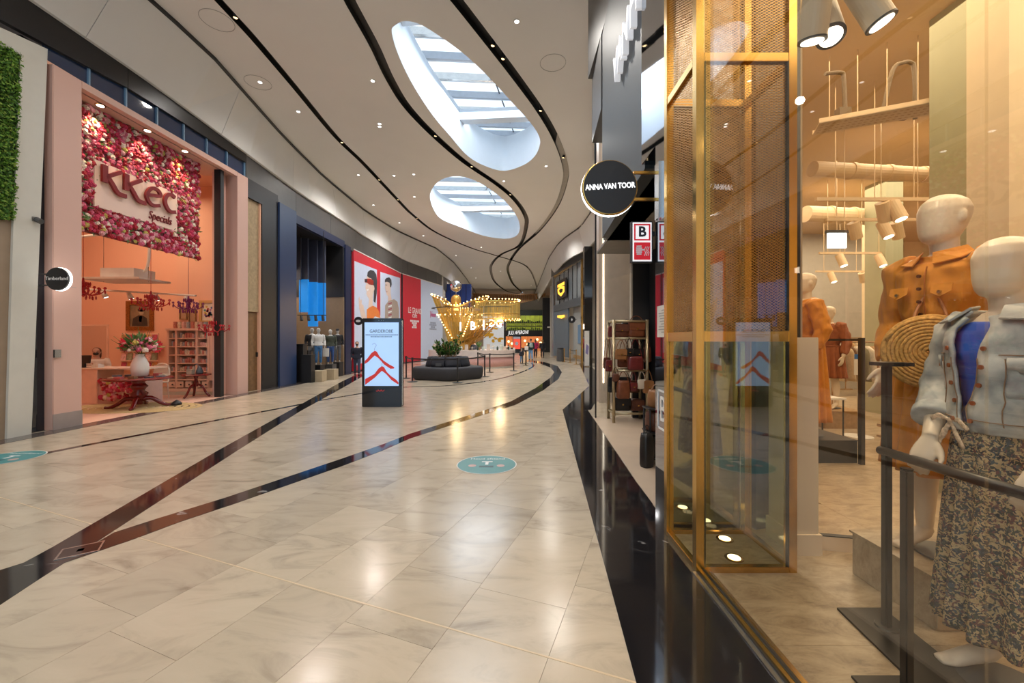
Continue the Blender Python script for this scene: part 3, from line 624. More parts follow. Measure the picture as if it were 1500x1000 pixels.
mb = MB(); mb.lbox(sB, sC + .2, .02, 8.0, -.05, .004); struct(mb.build('floor_pink_room', M_pinkfl))
# three soffit downlights
for k, (px, py) in enumerate([(147, 154), (216, 191), (271, 221)]):
    p = onZ(px, py, 6.33); t = thing('soffit_downlight', 'round warm downlight in the pink soffit above the flower wall', 'downlight', p, 'downlights over the flower wall')
    b = MB(); b.cyl((p.x, p.y, 6.318), (p.x, p.y, 6.335), .085, .085, 16); b.build('rim', M_gold, t); b = MB(); b.cyl((p.x, p.y, 6.312), (p.x, p.y, 6.32), .06, .06, 14); b.build('lens', M_lit, t)
    lamp_spot((p.x - .03, p.y, 6.29), (p.x - .28, p.y + .1, 3.6), 90, (1, .74, .42), 75, .5, .05)
# ---- flower wall with name panel
D = .47; fw = thing('flower_wall', 'hanging sign wall covered in pink, red and white flowers above the shop entrance', 'flower wall', onL(200, 357, D))
cs = [onL(112, 143, D), onL(290, 240, D), onL(290, 378, D), onL(112, 336, D)]
z1, z0 = 6.3, 3.77; s0, s1 = 7.5, cs[1].y
mb = MB(); mb.lbox(s0, s1, D, D + .12, z0, z1); mb.build('board', mat('flower_board', (.16, .05, .05), .9), fw)
pc = [onL(138, 234, D - .06), onL(260, 282, D - .06), onL(260, 338, D - .06), onL(137, 303, D - .06)]
ps0, ps1, pz1, pz0 = pc[0].y, pc[1].y, (pc[0].z + pc[1].z) / 2, (pc[2].z + pc[3].z) / 2
mb = MB(); mb.lbox(ps0, ps1, D - .06, D, pz0, pz1); panel = mb.build('name_panel', mat('pink_panel', (.85, .62, .53), .5, var=.02), fw, bevel=.008)
def flowers(mb, n, place, rnd, r0=.03, r1=.07):
    for i in range(n):
        c, nor = place(rnd); r = rnd.uniform(r0, r1); u = nor.orthogonal().normalized(); u = Matrix.Rotation(rnd.random() * 6.28, 3, nor) @ u; v = nor.cross(u); k = 7
        V = [c + nor * r * .9]
        for ring, (rr, hh) in enumerate(((.45, .95), (.85, .55), (1.0, .1))):
            for j in range(k):
                a = 2 * PI * (j + .5 * ring) / k; q = rr * (1 + .18 * (j % 2)); V.append(c + u * (r * q * math.cos(a)) + v * (r * q * math.sin(a)) + nor * r * (hh + rnd.uniform(-.1, .1)))
        Fc = [(0, 1 + j, 1 + (j + 1) % k) for j in range(k)]
        for ring in range(2): Fc += [(1 + ring * k + j, 1 + (ring + 1) * k + j, 1 + (ring + 1) * k + (j + 1) % k, 1 + ring * k + (j + 1) % k) for j in range(k)]
        mb.add(V, Fc)
r3 = random.Random(11)
def place_fw(r):
    while True:
        s = r.uniform(s0, s1); z = r.uniform(z0, z1)
        if not (ps0 + .02 < s < ps1 - .02 and pz0 + .02 < z < pz1 - .02): break
    return Vector((LX(s, D - .005), s, z)), (NX + Vector((0, r.uniform(-.35, .35), r.uniform(-.35, .35)))).normalized()
FL = [(0, (.40, .012, .03)), (.26, (.52, .03, .10)), (.46, (.62, .12, .22)), (.62, (.70, .32, .36)), (.75, (.80, .68, .58)), (.85, (.26, .008, .02)), (.94, (.5, .42, .10))]
mb = MB(); flowers(mb, 2300, place_fw, r3); M_flower = mat_island('flower_petals', FL, .7); tag(mb.build('flowers', M_flower, fw), kind='stuff')
mb = MB()
for i in range(500):
    c, nor = place_fw(r3); a = Vector((r3.uniform(.2, .8), r3.uniform(-1, 1), r3.uniform(-1, 1))).normalized(); b = a.cross(NX).normalized() * .02; mb.add([c, c + a * .07 + b, c + a * .13, c + a * .07 - b], [(0, 1, 2, 3)])
M_leaf = mat_island('leaf_green', [(0, (.04, .11, .02)), (.4, (.07, .17, .03)), (.75, (.12, .22, .05))], .5); tag(mb.build('leaves', M_leaf, fw), kind='stuff')
# letters K K E C and the script line
M_kred = mat('letter_red', (.20, .006, .008), .4); W = ps1 - ps0; Hh = pz1 - pz0
def at_panel(u, v, t=0): 
    s = ps0 + u * W; return Vector((LX(s, D - .06 - t), s, pz0 + v * Hh))
def stroke(mb, pts, w, th=.05):
    P = [Vector((a, b, 0)) for a, b in pts]; n = len(P); A, B = ribbon(P, [x for x in w] if isinstance(w, list) else w)
    to = lambda p, t: at_panel(p.x / W, p.y / Hh, t)
    for i in range(n - 1): mb.hexa([to(A[i], .03), to(B[i], .03), to(B[i + 1], .03), to(A[i + 1], .03), to(A[i], .03 + th), to(B[i], .03 + th), to(B[i + 1], .03 + th), to(A[i + 1], .03 + th)])
def curve2(pts): return [(p.x, p.y) for p in smoothline([(a, b, 0) for a, b in pts], 5)]
def sc_(pts): return [(a * W, b * Hh) for a, b in pts]
for ox in (0.055, .285):
    mb = MB(); stroke(mb, sc_([(ox + .02, .93), (ox + .02, .56)]), .11); stroke(mb, curve2(sc_([(ox + .20, .93), (ox + .11, .80), (ox + .03, .68)])), .075); stroke(mb, curve2(sc_([(ox + .04, .73), (ox + .10, .58), (ox + .16, .43), (ox + .25, .42)])), .085); mb.build('letter', M_kred, panel)
mb = MB(); stroke(mb, curve2(sc_([(.545, .64), (.64, .69), (.72, .73), (.70, .84), (.63, .86), (.575, .77), (.545, .62), (.57, .50), (.63, .44), (.715, .49)])), .075); mb.build('letter', M_kred, panel)
mb = MB(); stroke(mb, curve2(sc_([(.925, .84), (.87, .88), (.81, .81), (.785, .67), (.805, .53), (.86, .44), (.935, .47)])), .085); mb.build('letter', M_kred, panel)
text('script_line', 'Specials', .27, frame(at_panel(.75, .20, .01), UY, UZ), M_kred, panel, .01, .72, .25)
# ---- round projecting sign beside the pink pillar
c = Vector((LX(6.9) + .36, 6.9, 2.63)); sg = thing('round_sign', 'black round sign with white rim and white lettering beside the pink pillar', 'sign', (c.x, c.y, c.z - .2))
b = MB(); b.cyl(c + Vector((0, 0, 0)), c + Vector((0, -.05, 0)), .195, .195, 32); b.build('disc', M_black, sg)
b = MB(); b.cyl(c + Vector((.006, .012, 0)), c + Vector((.006, -.02, 0)), .201, .201, 32); b.build('lit_rim', M_lit, sg)
text('lettering', 'Timberland', .085, frame(c + Vector((0, -.055, .005)), (1, 0, 0), (0, 0, 1)), M_textw, sg, .002)
for zz in (2.71, 2.52): b = MB(); b.box(LX(6.9) - .15, c.x - .19, 6.9, 6.93, zz, zz + .02); b.build('bracket', M_black, sg)
b = MB(); b.lbox(6.72, 6.84, .02, .1, 2.38, 2.85); b.build('mounting_plate', mat('plate_white', (.6, .62, .65), .4), sg)
b = MB(); b.lbox(6.80, 6.9, .0, .1, 3.6, 3.68); b.cyl((LX(6.85) + .1, 6.85, 3.6), (LX(6.85) + .02, 6.85, 3.64), .045, .045, 10); tag(b.build('security_camera', M_darkgrey), 'small dome security camera high in the dark slot beside pink pillar', 'camera')
# ---- furniture of the pink shop
M_redlac = mat('red_lacquer', (.15, .008, .007), .25)
tp = Vector((-8.75, 9.45, 0)); tb = thing('pedestal_table', 'round red lacquered pedestal table carrying the white vase', 'table', tp)
b = MB(); b.lathe([(.30, .66), (.62, .665), (.64, .68), (.64, .70), (.60, .715), (.0, .715)], tp, 32); b.build('table_top', M_redlac, tb, True)
b = MB(); b.lathe([(.06, .08), (.10, .12), (.07, .18), (.13, .24), (.17, .34), (.10, .40), (.13, .46), (.17, .50), (.13, .55), (.10, .60), (.20, .665)], tp, 20); b.build('pedestal', M_redlac, tb, True)
for k in range(4):
    a = k * PI / 2 + .5; dvec = Vector((math.cos(a), math.sin(a), 0)); b = MB()
    pts = smoothline([tp + dvec * .05 + UZ * .20, tp + dvec * .22 + UZ * .22, tp + dvec * .38 + UZ * .10, tp + dvec * .52 + UZ * .035, tp + dvec * .60 + UZ * .05], 3); b.tube(pts, [.055 - .0022 * i for i in range(len(pts))], 8); b.build('leg', M_redlac, tb, True)
vz = thing('flower_vase', 'large white bulbous vase with a mixed bouquet on the red table', 'vase', tp + Vector((.02, 0, .715)))
b = MB(); b.lathe([(.09, .716), (.15, .76), (.17, .90), (.165, 1.02), (.11, 1.16), (.075, 1.22), (.085, 1.26), (.07, 1.25)], tp + Vector((.02, 0, 0)), 24); b.build('vase', mat('white_ceramic', (.75, .70, .66), .25), vz, True)
bq = tp + Vector((.02, 0, 1.32)); mb = MB(); r4 = random.Random(2)
def place_bq(r):
    d = Vector((r.gauss(0, 1), r.gauss(0, 1), abs(r.gauss(.2, .8)))).normalized(); return bq + Vector((d.x * .34, d.y * .3, d.z * .32 + .03)) * r.uniform(.5, 1), d
flowers(mb, 70, place_bq, r4, .03, .065); tag(mb.build('blossoms', M_flower, vz), kind='stuff'); mb = MB()
for i in range(160):
    c, d = place_bq(r4); c2 = c + d * r4.uniform(.05, .22); n = d.orthogonal().normalized() * .02; mb.add([c, (c + c2) / 2 + n, c2, (c + c2) / 2 - n], [(0, 1, 2, 3)])
for i in range(14):
    c, d = place_bq(r4); mb.tube([bq + UZ * -.1, c, c + d * .2 + UZ * .1], .004, 4)
tag(mb.build('leaves', M_leaf, vz), kind='stuff')
# small goods on the table
gl = ['blue-grey', 'cream', 'rose', 'brown', 'slate']
cols = [(.16, .2, .25), (.6, .5, .38), (.5, .12, .12), (.2, .1, .05), (.08, .1, .12)]
for k in range(10):
    a = k / 10 * 2 * PI + .2; p = tp + Vector((.44 * math.cos(a), .44 * math.sin(a), .716)); b = MB(); r = random.Random(k); b.box(p.x - .07, p.x + .07, p.y - .05, p.y + .05, .716, .735 + .015 * (k % 3)); b.box(p.x - .072, p.x + .072, p.y - .052, p.y + .052, .735 + .015 * (k % 3), .745 + .015 * (k % 3))
    tag(b.build('gift_box', mat('gift_%d' % (k % 5), cols[k % 5], .5)), 'small flat lidded %s gift box lying on the red pedestal table' % gl[k % 5], 'gift box', 'gift boxes on the red table')
b = MB(); rp = tp + Vector((-.15, .0, .006))
for k in range(9):
    R = .95 - k * .1; pts = [rp + Vector((R * 1.55 * math.cos(2 * PI * i / 40), R * .78 * math.sin(2 * PI * i / 40), .004)) for i in range(40)]; b.tube(pts, .056, 5, True)
b.v = [(x, y, .005 + max(z - .0, 0) * .18) for x, y, z in b.v]
tag(b.build('rug', mat('jute', (.48, .34, .16), .95, var=.15, scale=40, bump=.5)), 'oval braided jute rug under the red pedestal table', 'rug')
b = MB(); b.lathe([(.10, .02), (.11, .05), (.07, .10), (.01, .14)], (-8.12, 9.75, 0), 14); tag(b.build('doorstop', M_black, None, True), 'small black domed doorstop on the rug edge', 'doorstop')
# counter with flower front
ct = thing('sales_counter', 'pink sales counter with a flower filled front panel and glass display', 'counter', (-10.0, 10.2, 0))
b = MB(); b.box(-11.6, -10.25, 9.95, 10.65, 0, .86); b.build('till_block', mat('counter_pink', (.84, .56, .44), .5), ct, bevel=.01)
b = MB(); b.box(-10.25, -9.15, 9.98, 10.55, 0, .62); b.build('display_base', mat('counter_mauve', (.62, .42, .38), .5), ct)
b = MB(); b.box(-10.25, -9.15, 9.98, 10.0, .62, .84); b.build('display_glass', M_glass, ct)
b = MB(); b.box(-11.62, -9.13, 9.94, 10.67, .86, .89); b.build('worktop', mat('counter_top', (.82, .66, .55), .3), ct)
mb = MB(); r5 = random.Random(8)
flowers(mb, 150, lambda r: (Vector((r.uniform(-10.18, -9.22), 9.975, r.uniform(.10, .58))), Vector((r.uniform(-.3, .3), -1, r.uniform(-.3, .3))).normalized()), r5, .03, .07); tag(mb.build('flowers', M_flower, ct), kind='stuff')
b = MB(); b.slab([(-11.05, 10.1, 1.0), (-10.6, 10.1, 1.0), (-10.6, 10.13, 1.2), (-11.05, 10.13, 1.2)], (0, .03, 0)); b.box(-10.87, -10.78, 10.14, 10.2, .89, 1.05); b.box(-10.95, -10.7, 10.08, 10.28, .89, .90)
tag(b.build('till_screen', M_black), 'black till screen standing on the pink sales counter', 'screen')
b = MB(); b.box(-10.55, -10.38, 10.1, 10.25, .89, .97); b.box(-10.53, -10.4, 10.12, 10.2, .97, .985); tag(b.build('card_printer', M_white), 'small white receipt printer on the pink counter', 'printer')
# mirror, painting, cards, pictures
def framed(name, label, cat, x0, x1, z0, z1, Y, fm, pm, fw_=.06, prints=()):
    t = thing(name, label, cat, ((x0 + x1) / 2, Y, z0))
    b = MB(); b.box(x0, x1, Y - .05, Y, z0, z0 + fw_); b.box(x0, x1, Y - .05, Y, z1 - fw_, z1); b.box(x0, x0 + fw_, Y - .05, Y, z0 + fw_, z1 - fw_); b.box(x1 - fw_, x1, Y - .05, Y, z0 + fw_, z1 - fw_); b.build('frame', fm, t)
    b = MB(); b.box(x0 + fw_, x1 - fw_, Y - .02, Y, z0 + fw_, z1 - fw_); o = b.build('picture', pm, t)
    for pts, m in prints:
        b = MB(); b.prism([(x0 + (x1 - x0) * u, Y - .021, z0 + (z1 - z0) * v) for u, v in pts], (0, -.002, 0)); b.build('print_shape', m, o)
    return t
def rect_on(px0, py0, px1, py1, Y): a, b = onY(px0, py0, Y), onY(px1, py1, Y); return a.x, b.x, b.z, a.z
M_goldfr = mat('gilt_frame', (.30, .13, .03), .35, .6, var=.3, scale=30)
framed('wall_mirror', 'plain rectangular wall mirror in pink frame behind the counter', 'mirror', *rect_on(112, 475, 160, 548, YP), YP, mat('counter_pink', (.84, .56, .44)), M_mirror, .05)
ell = lambda cx, cz, rx, rz, n=14: [(cx + rx * math.cos(2 * PI * k / n), cz + rz * math.sin(2 * PI * k / n)) for k in range(n)]
M_sepia = mat('sepia_dark', (.05, .035, .025), .6); M_sepl = mat('sepia_light', (.42, .33, .22), .6)
framed('portrait_painting', 'dark framed sepia portrait painting on the pink wall', 'painting', *rect_on(186, 441, 226, 484, YP), YP, M_goldfr, mat('sepia', (.24, .17, .10), .6, var=.25, scale=4), .13, [([(.2, .16), (.25, .42), (.45, .52), (.62, .5), (.75, .42), (.78, .16)], M_sepia), ([(.47, .3), (.45, .48), (.58, .5), (.56, .3)], M_sepl), (ell(.55, .62, .09, .09), M_sepl), (ell(.55, .70, .14, .06), M_sepia)])
framed('small_picture', 'small dark brown framed picture hanging left of a similar one', 'picture', *rect_on(264, 449, 275, 468, YW), YW, M_wood, mat('faded_print', (.45, .27, .16), .6), .03)['label'] = 'higher of two small brown framed pictures on the pink side wall'
framed('small_picture', 'lower of two small brown framed pictures on the pink side wall', 'picture', *rect_on(277, 453, 288, 473, YW), YW, M_wood, mat('faded_print', (.45, .27, .16), .6), .03)
r6 = random.Random(4)
framed('colourful_picture', 'white matted picture of colourful blotches in a golden frame above the cabinet', 'picture', *rect_on(293, 440, 322, 473, YW), YW, mat('honey_frame', (.65, .38, .14), .4), mat('mat_board', (.78, .68, .55), .6), .08, [(ell(r6.uniform(.25, .75), r6.uniform(.25, .75), .06, .05, 7), mat('blot%d' % (k % 5), [(.6, .1, .1), (.1, .15, .4), (.7, .5, .1), (.5, .2, .4), (.1, .3, .3)][k % 5], .6)) for k in range(34)])
cr_ = thing('card_rack', 'wall rack of greeting cards in rows behind the vase', 'card rack', (-12.9, YP - .05, .6))
x0, x1, z0, z1 = rect_on(179, 488, 233, 542, YP); b = MB(); b.box(x0, x1, YP - .03, YP, z0, z1); b.build('backing', mat('counter_pink', (.84, .56, .44)), cr_)
for j in range(4):
    b = MB(); b.box(x0, x1, YP - .09, YP - .03, z0 + (z1 - z0) * j / 4, z0 + (z1 - z0) * j / 4 + .03); b.build('shelf', mat('counter_pink', (.84, .56, .44)), cr_)
    for i in range(6):
        cx = x0 + (x1 - x0) * (i + .5) / 6; cz = z0 + (z1 - z0) * j / 4 + .03; b = MB(); b.slab([(cx - .085, YP - .085, cz), (cx + .085, YP - .085, cz), (cx + .085, YP - .04, cz + .24), (cx - .085, YP - .04, cz + .24)], (0, .006, 0))
        kc = (i * 3 + j * 5) % 6; tag(b.build('greeting_card', mat('card%d' % kc, [(.5, .08, .14), (.75, .6, .45), (.28, .3, .2), (.6, .3, .1), (.15, .2, .25), (.75, .45, .45)][kc], .5, var=.3, scale=20)), '%s greeting card standing in the wall rack' % ['crimson', 'cream', 'olive', 'orange', 'slate blue', 'light pink'][kc], 'card', 'greeting cards in the rack')
for cx, cz in ((183.5, 503), (230, 507)):
    p = onY(cx, cz, YP - .12); fl = MB(); 
    for k in range(14):
        a = 2 * PI * k / 14; d = Vector((math.cos(a), 0, math.sin(a))); n = Vector((-d.z, 0, d.x)) * .06; fl.add([p, p + d * .14 + n, p + d * .24 + Vector((0, -.02, 0)), p + d * .14 - n], [(0, 1, 2, 3)])
    fl.ball(p + Vector((0, -.02, 0)), .06, .03, .06, 8, 5); tag(fl.build('paper_flower', mat('magenta_paper', (.70, .04, .14), .7)), 'big magenta paper flower hung on the card rack', 'paper flower', 'paper flowers on the card rack')
# cabinet
cb = thing('shelf_cabinet', 'tall pink open cabinet with three bays of shelved trinkets and small drawers', 'cabinet', (-9.9, YW - .2, 0))
M_cab = mat('cabinet_pink', (.86, .58, .45), .5, var=.02); cx0, cx1, cz1 = onY(247, 0, YW - .35).x, onY(322, 0, YW - .35).x, onY(0, 484, YW - .35).z
zb = .34; bays = [onY(q, 0, YW - .35).x for q in (247, 259, 289, 306)]
b = MB(); b.box(cx0, cx1, YW - .03, YW - .005, 0, cz1); b.build('back_panel', M_cab, cb)
for x in bays + [cx1]:
    b = MB(); b.box(x - .03, x + .03, YW - .38, YW - .02, 0, cz1); b.build('upright', M_cab, cb)
b = MB(); b.box(bays[3], cx1, YW - .37, YW - .34, zb, cz1); dr = b.build('panel_door', M_cab, cb); b = MB(); b.box(bays[3] + .09, cx1 - .09, YW - .385, YW - .37, zb + .15, cz1 - .15); b.build('door_field', M_cab, dr)
b = MB(); b.box(cx0 - .06, cx1 + .06, YW - .42, YW - .01, cz1, cz1 + .07); b.build('cornice', M_cab, cb); b = MB(); b.box(cx0 - .03, cx1 + .03, YW - .40, YW - .01, 0, .10); b.build('plinth', M_cab, cb)
rows = 6
for bi in range(3):
    for j in range(rows):
        z = zb + (cz1 - zb) * j / rows; b = MB(); b.box(bays[bi] + .03, bays[bi + 1] - .03, YW - .37, YW - .03, z, z + .03); b.build('shelf', M_cab, cb)
for k in range(5):
    x = cx0 + (cx1 - .3 - cx0) * k / 5; b = MB(); b.box(x + .04, x + (cx1 - .3 - cx0) / 5 - .02, YW - .40, YW - .37, .13, .31); d_ = b.build('drawer', M_cab, cb); b = MB(); b.ball((x + .17, YW - .415, .22), .025, .02, .025, 8, 5); b.build('knob', M_black, d_)
tk = ['red and cream', 'pale cream', 'dusty pink', 'grey blue']; tcol = [(.55, .2, .15), (.72, .6, .45), (.7, .4, .35), (.35, .38, .4)]
proto = []
for k in range(4):
    b = MB(); b.lathe([(.035, 0), (.04, .01), (.045, .07), (.038, .1), (.042, .11)], (0, 0, 0), 8); b.ball((.055, 0, .05), .018, .008, .03, 6, 4); me = b.mesh('mug'); me.materials.append(mat('mug%d' % k, tcol[k], .4, var=.3, scale=40)); proto.append(me)
r7 = random.Random(9)
for bi in range(3):
    for j in range(1, rows):
        n = (3, 7, 4)[bi]; z = zb + (cz1 - zb) * j / rows + .03
        for i in range(n):
            if bi == 0 and j in (2, 3): continue
            k = r7.randrange(4); x = bays[bi] + .09 + (bays[bi + 1] - bays[bi] - .18) * i / max(n - 1, 1); o = bpy.data.objects.new('mug', proto[k]); COL.objects.link(o); o.location = (x, YW - .28, z); o.scale = (1, 1, r7.uniform(1.0, 1.5)); tag(o, '%s patterned mug on the pink cabinet shelves' % tk[k], 'mug', 'mugs in the pink cabinet')
for i in range(12):
    k = i % 4; o = bpy.data.objects.new('storage_tin', proto[k]); COL.objects.link(o); o.location = (cx0 + .1 + i * .135, YW - .22, cz1 + .07); o.scale = (1.3, 1.3, 1.9); tag(o, '%s storage tin standing along the top of the pink cabinet' % tk[k], 'tin', 'tins on the cabinet top')
# white chair, red side table, air conditioner, chandeliers, track
ch = thing('white_chair', 'white curved back chair behind the red pedestal table', 'chair', (-9.55, 10.75, 0)); cc = Vector((-9.55, 10.75, 0)); M_chair = mat('chair_white', (.80, .66, .55), .4)
b = MB(); b.box(cc.x - .22, cc.x + .22, cc.y - .2, cc.y + .22, .43, .47); b.build('seat', M_chair, ch, bevel=.015)
for sx in (-.19, .19):
    for sy in (-.17, .19): b = MB(); b.cyl((cc.x + sx * 1.1, cc.y + sy * 1.1, 0), (cc.x + sx, cc.y + sy, .44), .013, .018, 8); b.build('leg', M_chair, ch)
b = MB(); b.tube(smoothline([cc + Vector((-.2, .2, .45)), cc + Vector((-.2, .24, .75)), cc + Vector((-.1, .25, .92)), cc + Vector((.1, .25, .92)), cc + Vector((.2, .24, .75)), cc + Vector((.2, .2, .45))], 4), .022, 8); b.box(cc.x - .19, cc.x + .19, cc.y + .21, cc.y + .23, .62, .9); b.build('backrest', M_chair, ch)
st = Vector((-8.75, 11.15, 0)); rt = thing('side_table', 'small red tripod side table beside the shutter rail', 'table', st)
b = MB(); b.lathe([(.02, .60), (.34, .605), (.36, .625), (.34, .645), (0, .645)], st, 24); b.build('table_top', M_redlac, rt); b = MB(); b.lathe([(.05, .3), (.06, .4), (.035, .5), (.06, .6)], st, 12); b.build('stem', M_redlac, rt)
for k in range(3):
    a = k * 2 * PI / 3 + .3; d = Vector((math.cos(a), math.sin(a), 0)); b = MB(); b.tube(smoothline([st + UZ * .38, st + d * .15 + UZ * .3, st + d * .24 + UZ * .12, st + d * .33 + UZ * .02], 3), .03, 6); b.build('leg', M_redlac, rt)
b = MB(); b.box(st.x - .2, st.x - .06, st.y - .08, st.y + .04, .646, .76); b.box(st.x - .21, st.x - .05, st.y - .09, st.y + .05, .76, .775); tag(b.build('trinket_box', mat('gift_1', cols[1], .5)), 'cream trinket box on the small red side table', 'box')
b = MB(); b.lathe([(.07, .646), (.09, .70), (.06, .80), (.03, .86)], (st.x + .1, st.y, 0), 12); b.tube([(st.x + .1, st.y, .84), (st.x + .02, st.y, .92), (st.x - .06, st.y, .9)], .015, 6); tag(b.build('teapot', mat('gift_4', cols[4], .3), None, True), 'dark teapot with a raised spout on the red side table', 'teapot')
Ya = 11.2; ac = thing('ceiling_air_conditioner', 'white suspended cassette air conditioner under the pink ceiling', 'air conditioner', onY(183, 412, Ya))
x0, x1, z0, z1 = rect_on(136, 406, 228, 413, Ya); b = MB(); b.box(x0 + .1, x1, Ya - .5, Ya + .5, z0 + .02, z0 + .07); b.build('cover_plate', M_white, ac); x0b, x1b, z0b, z1b = rect_on(163, 395, 211, 410, Ya); b = MB(); b.box(x0b, x1b, Ya - .3, Ya + .35, z0 + .07, z1b); b.build('housing', mat('ac_grey', (.62, .6, .6), .5), ac)
b = MB(); b.tube(smoothline([(x1b - .1, Ya, z1b - .1), (x1b + .1, Ya, z1b + .1), (x1b + .12, Ya, z1b + .9), (x1b - .3, Ya, z1b + 1.05), (x0 - 1.2, Ya + .2, z1b + .9)], 4), .035, 8); b.build('pipe', M_white, ac)
for x in (x0 + .3, x1 - .2): b = MB(); b.cyl((x, Ya, z0), (x, Ya, 6.44), .008, .008, 6); b.build('hanger_rod', M_steel, ac)
tr = thing('lighting_track', 'white lighting track hung across the pink shop', 'track', onY(200, 430, 11.6)); a_, b_ = onY(100, 422, 11.6), onY(287, 433, 11.6); b = MB(); b.cyl(a_, b_, .025, .025, 8); b.build('rail', M_white, tr)
for k, u in enumerate((.27, .47, .68, .92)):
    p = a_.lerp(b_, u); b = MB(); b.cyl(p + UZ * -.03, p + Vector((.05, .05, -.2)), .05, .07, 12); hd = b.build('spot_head', M_white, tr, True); b = MB(); b.cyl(p + Vector((.05, .05, -.2)), p + Vector((.052, .052, -.206)), .055, .055, 12); b.build('lens', M_lit, hd)
def chandelier(px, py, Y, m, label, size=1.0):
    p = onY(px, py, Y); t = thing('chandelier', label, 'chandelier', p); b = MB(); b.cyl(p + UZ * .1, (p.x, p.y, 6.44), .006, .006, 5); b.build('cord', m, t)
    b = MB(); b.lathe([(.0, -.22), (.03, -.18), (.07, -.12), (.03, -.05), (.06, .02), (.03, .12), (.015, .25)], p, 10); b.build('stem', m, t)
    for k in range(12):
        a = 2 * PI * k / 12; d = Vector((math.cos(a), math.sin(a), 0)) * size * (1 if k % 2 else .7); b = MB(); b.tube(smoothline([p + UZ * -.1, p + d * .18 + UZ * -.16, p + d * .34 + UZ * -.08, p + d * .38 + UZ * .0], 3), .012, 5); b.cyl(p + d * .38, p + d * .38 + UZ * .05, .035, .02, 6); b.ball(p + d * .38 + UZ * -.07, .02, None, .05, 6, 4); b.ball(p + d * .22 + UZ * -.22, .018, None, .05, 6, 4); b.ball(p + d * .12 + UZ * .1, .02, None, .06, 6, 4); b.build('arm', m, t)
M_chred = mat('chandelier_red', (.40, .012, .02), .3)
chandelier(221, 440, 10.6, M_chred, 'red chandelier hung in front of the portrait painting'); chandelier(122, 422, 9.6, M_chred, 'red chandelier half hidden by the pink pillar')
chandelier(276, 445, 11.6, mat('chandelier_purple', (.22, .03, .16), .3), 'purple chandelier hung before the small brown pictures', .9); chandelier(314, 478, 11.2, M_chred, 'red chandelier hung low in front of the cabinet door', .9)
# ---- seller behind the pink counter
make_person('person', 'seated shop assistant in a white blouse and dark mask behind the pink counter', (-11.65, 11.3, -.36), .55, 1.72, mat('white_blouse', (.75, .66, .58), .8), M_black, mat('brown_hair', (.10, .04, .02), .5), arms={1: ((.118, 0, .80), (.17, -.08, .66), (.06, -.20, .72)), -1: ((-.118, 0, .80), (-.17, -.08, .66), (-.04, -.20, .70))}, seated=True, long_hair=True, mask=M_black)
st = Vector((-11.65, 11.3, 0)); tt = thing('stool', 'low dark stool under the seated shop assistant', 'stool', st); b = MB(); b.cyl(st + UZ * .34, st + UZ * .39, .2, .2, 18); b.build('seat', M_black, tt); b = MB(); b.cyl(st, st + UZ * .34, .03, .03, 8); b.build('stem', M_steel, tt); b = MB(); b.cyl(st, st + UZ * .02, .2, .18, 18); b.build('base', M_steel, tt)
# ================================================================== TIMBER RECESS, NAVY SHOP
s365, s385, s407, s433, s505, s513 = [onL(q, 0).y for q in (362, 385, 408, 433, 505, 513)]
M_slat = mat('pale_slat', (.42, .31, .18), .6, var=.15, scale=12, island=.1); ws = struct(thing('wall_timber_slats', None, None))
zt = 5.9; zm = onL(375, 457, .12).z
sx0 = onL(364, 0, .12).y; sx1 = onL(386, 0, .12).y
for k in range(11):
    s = sx0 - .1 + k * (sx1 - sx0 + .02) / 10; b = MB(); b.lbox(s, s + .085, .10, .18, zm, zt); b.build('slat', M_slat, ws)
mb = MB(); mb.lbox(s365 - .1, s407 + .3, .6, .7, 0, 6.5); struct(mb.build('wall_recess_back', M_black))
dr = struct(thing('door_1', None, None)); 
for k in range(6):
    s = sx0 - .1 + k * .19; b = MB(); b.lbox(s, s + .186, .14, .2, 0, zm - .02); b.build('plank', mat('door_oak', (.19, .10, .04), .5, var=.2, scale=10, island=.12), dr)
b = MB(); b.lbox(sx1 - .35, sx1 - .3, .10, .14, 1.05, 1.2); b.build('handle', M_black, dr)
mb = MB(); mb.lbox(s365 - .02, s407, .02, .6, zt, 6.47); struct(mb.build('wall_recess_head', M_black))
mb = MB(); mb.lbox(s385, s407 + .02, .02, .6, 0, 6.35); struct(mb.build('wall_black_pier', M_black))
M_navy = mat('navy_paint', (.022, .045, .12), .35, var=.02); M_navyd = mat('navy_dark', (.008, .016, .06), .35)
mb = MB(); mb.lbox(s407, s433, -.04, .55, 0, 6.25); struct(mb.build('wall_navy_pier', M_navy, bevel=.01))
mb = MB(); mb.lbox(s505, s513, -.04, .6, 0, 6.0); struct(mb.build('wall_navy_end', M_navyd))
mb = MB(); mb.lbox(s433, s505, .0, .14, 5.85, 6.15); mb.lbox(s433, s505, .14, 1.0, 5.95, 6.05); struct(mb.build('wall_navy_head', M_navyd))
mb = MB(); mb.lbox(s433 + .02, s505 - .02, .15, .25, 5.84, 5.86); struct(mb.build('trim_7', M_black))
NB = 3.4
mb = MB(); mb.lbox(s407 + .2, s505 + .4, NB, NB + .1, 0, 6.2); struct(mb.build('wall_navy_back', mat('shop_back_tan', (.30, .19, .10), .7)))
mb = MB(); mb.lbox(s505 - .15, s505, .02, NB, 3.55, 6.1); struct(mb.build('wall_navy_side_upper', M_black))
mb = MB(); mb.lbox(s505 - .12, s505, .02, NB, 0, 3.55); struct(mb.build('wall_navy_side', mat('tan_wall', (.26, .18, .11), .6)))
mb = MB(); mb.lbox(s433 - .1, s433, .02, NB, 0, 6.2); struct(mb.build('wall_navy_near', mat('shop_back_tan', (.30, .19, .10), .7)))
mb = MB(); mb.lbox(s433, s505, .15, NB, 5.9, 6.0); struct(mb.build('ceiling_navy', M_black))
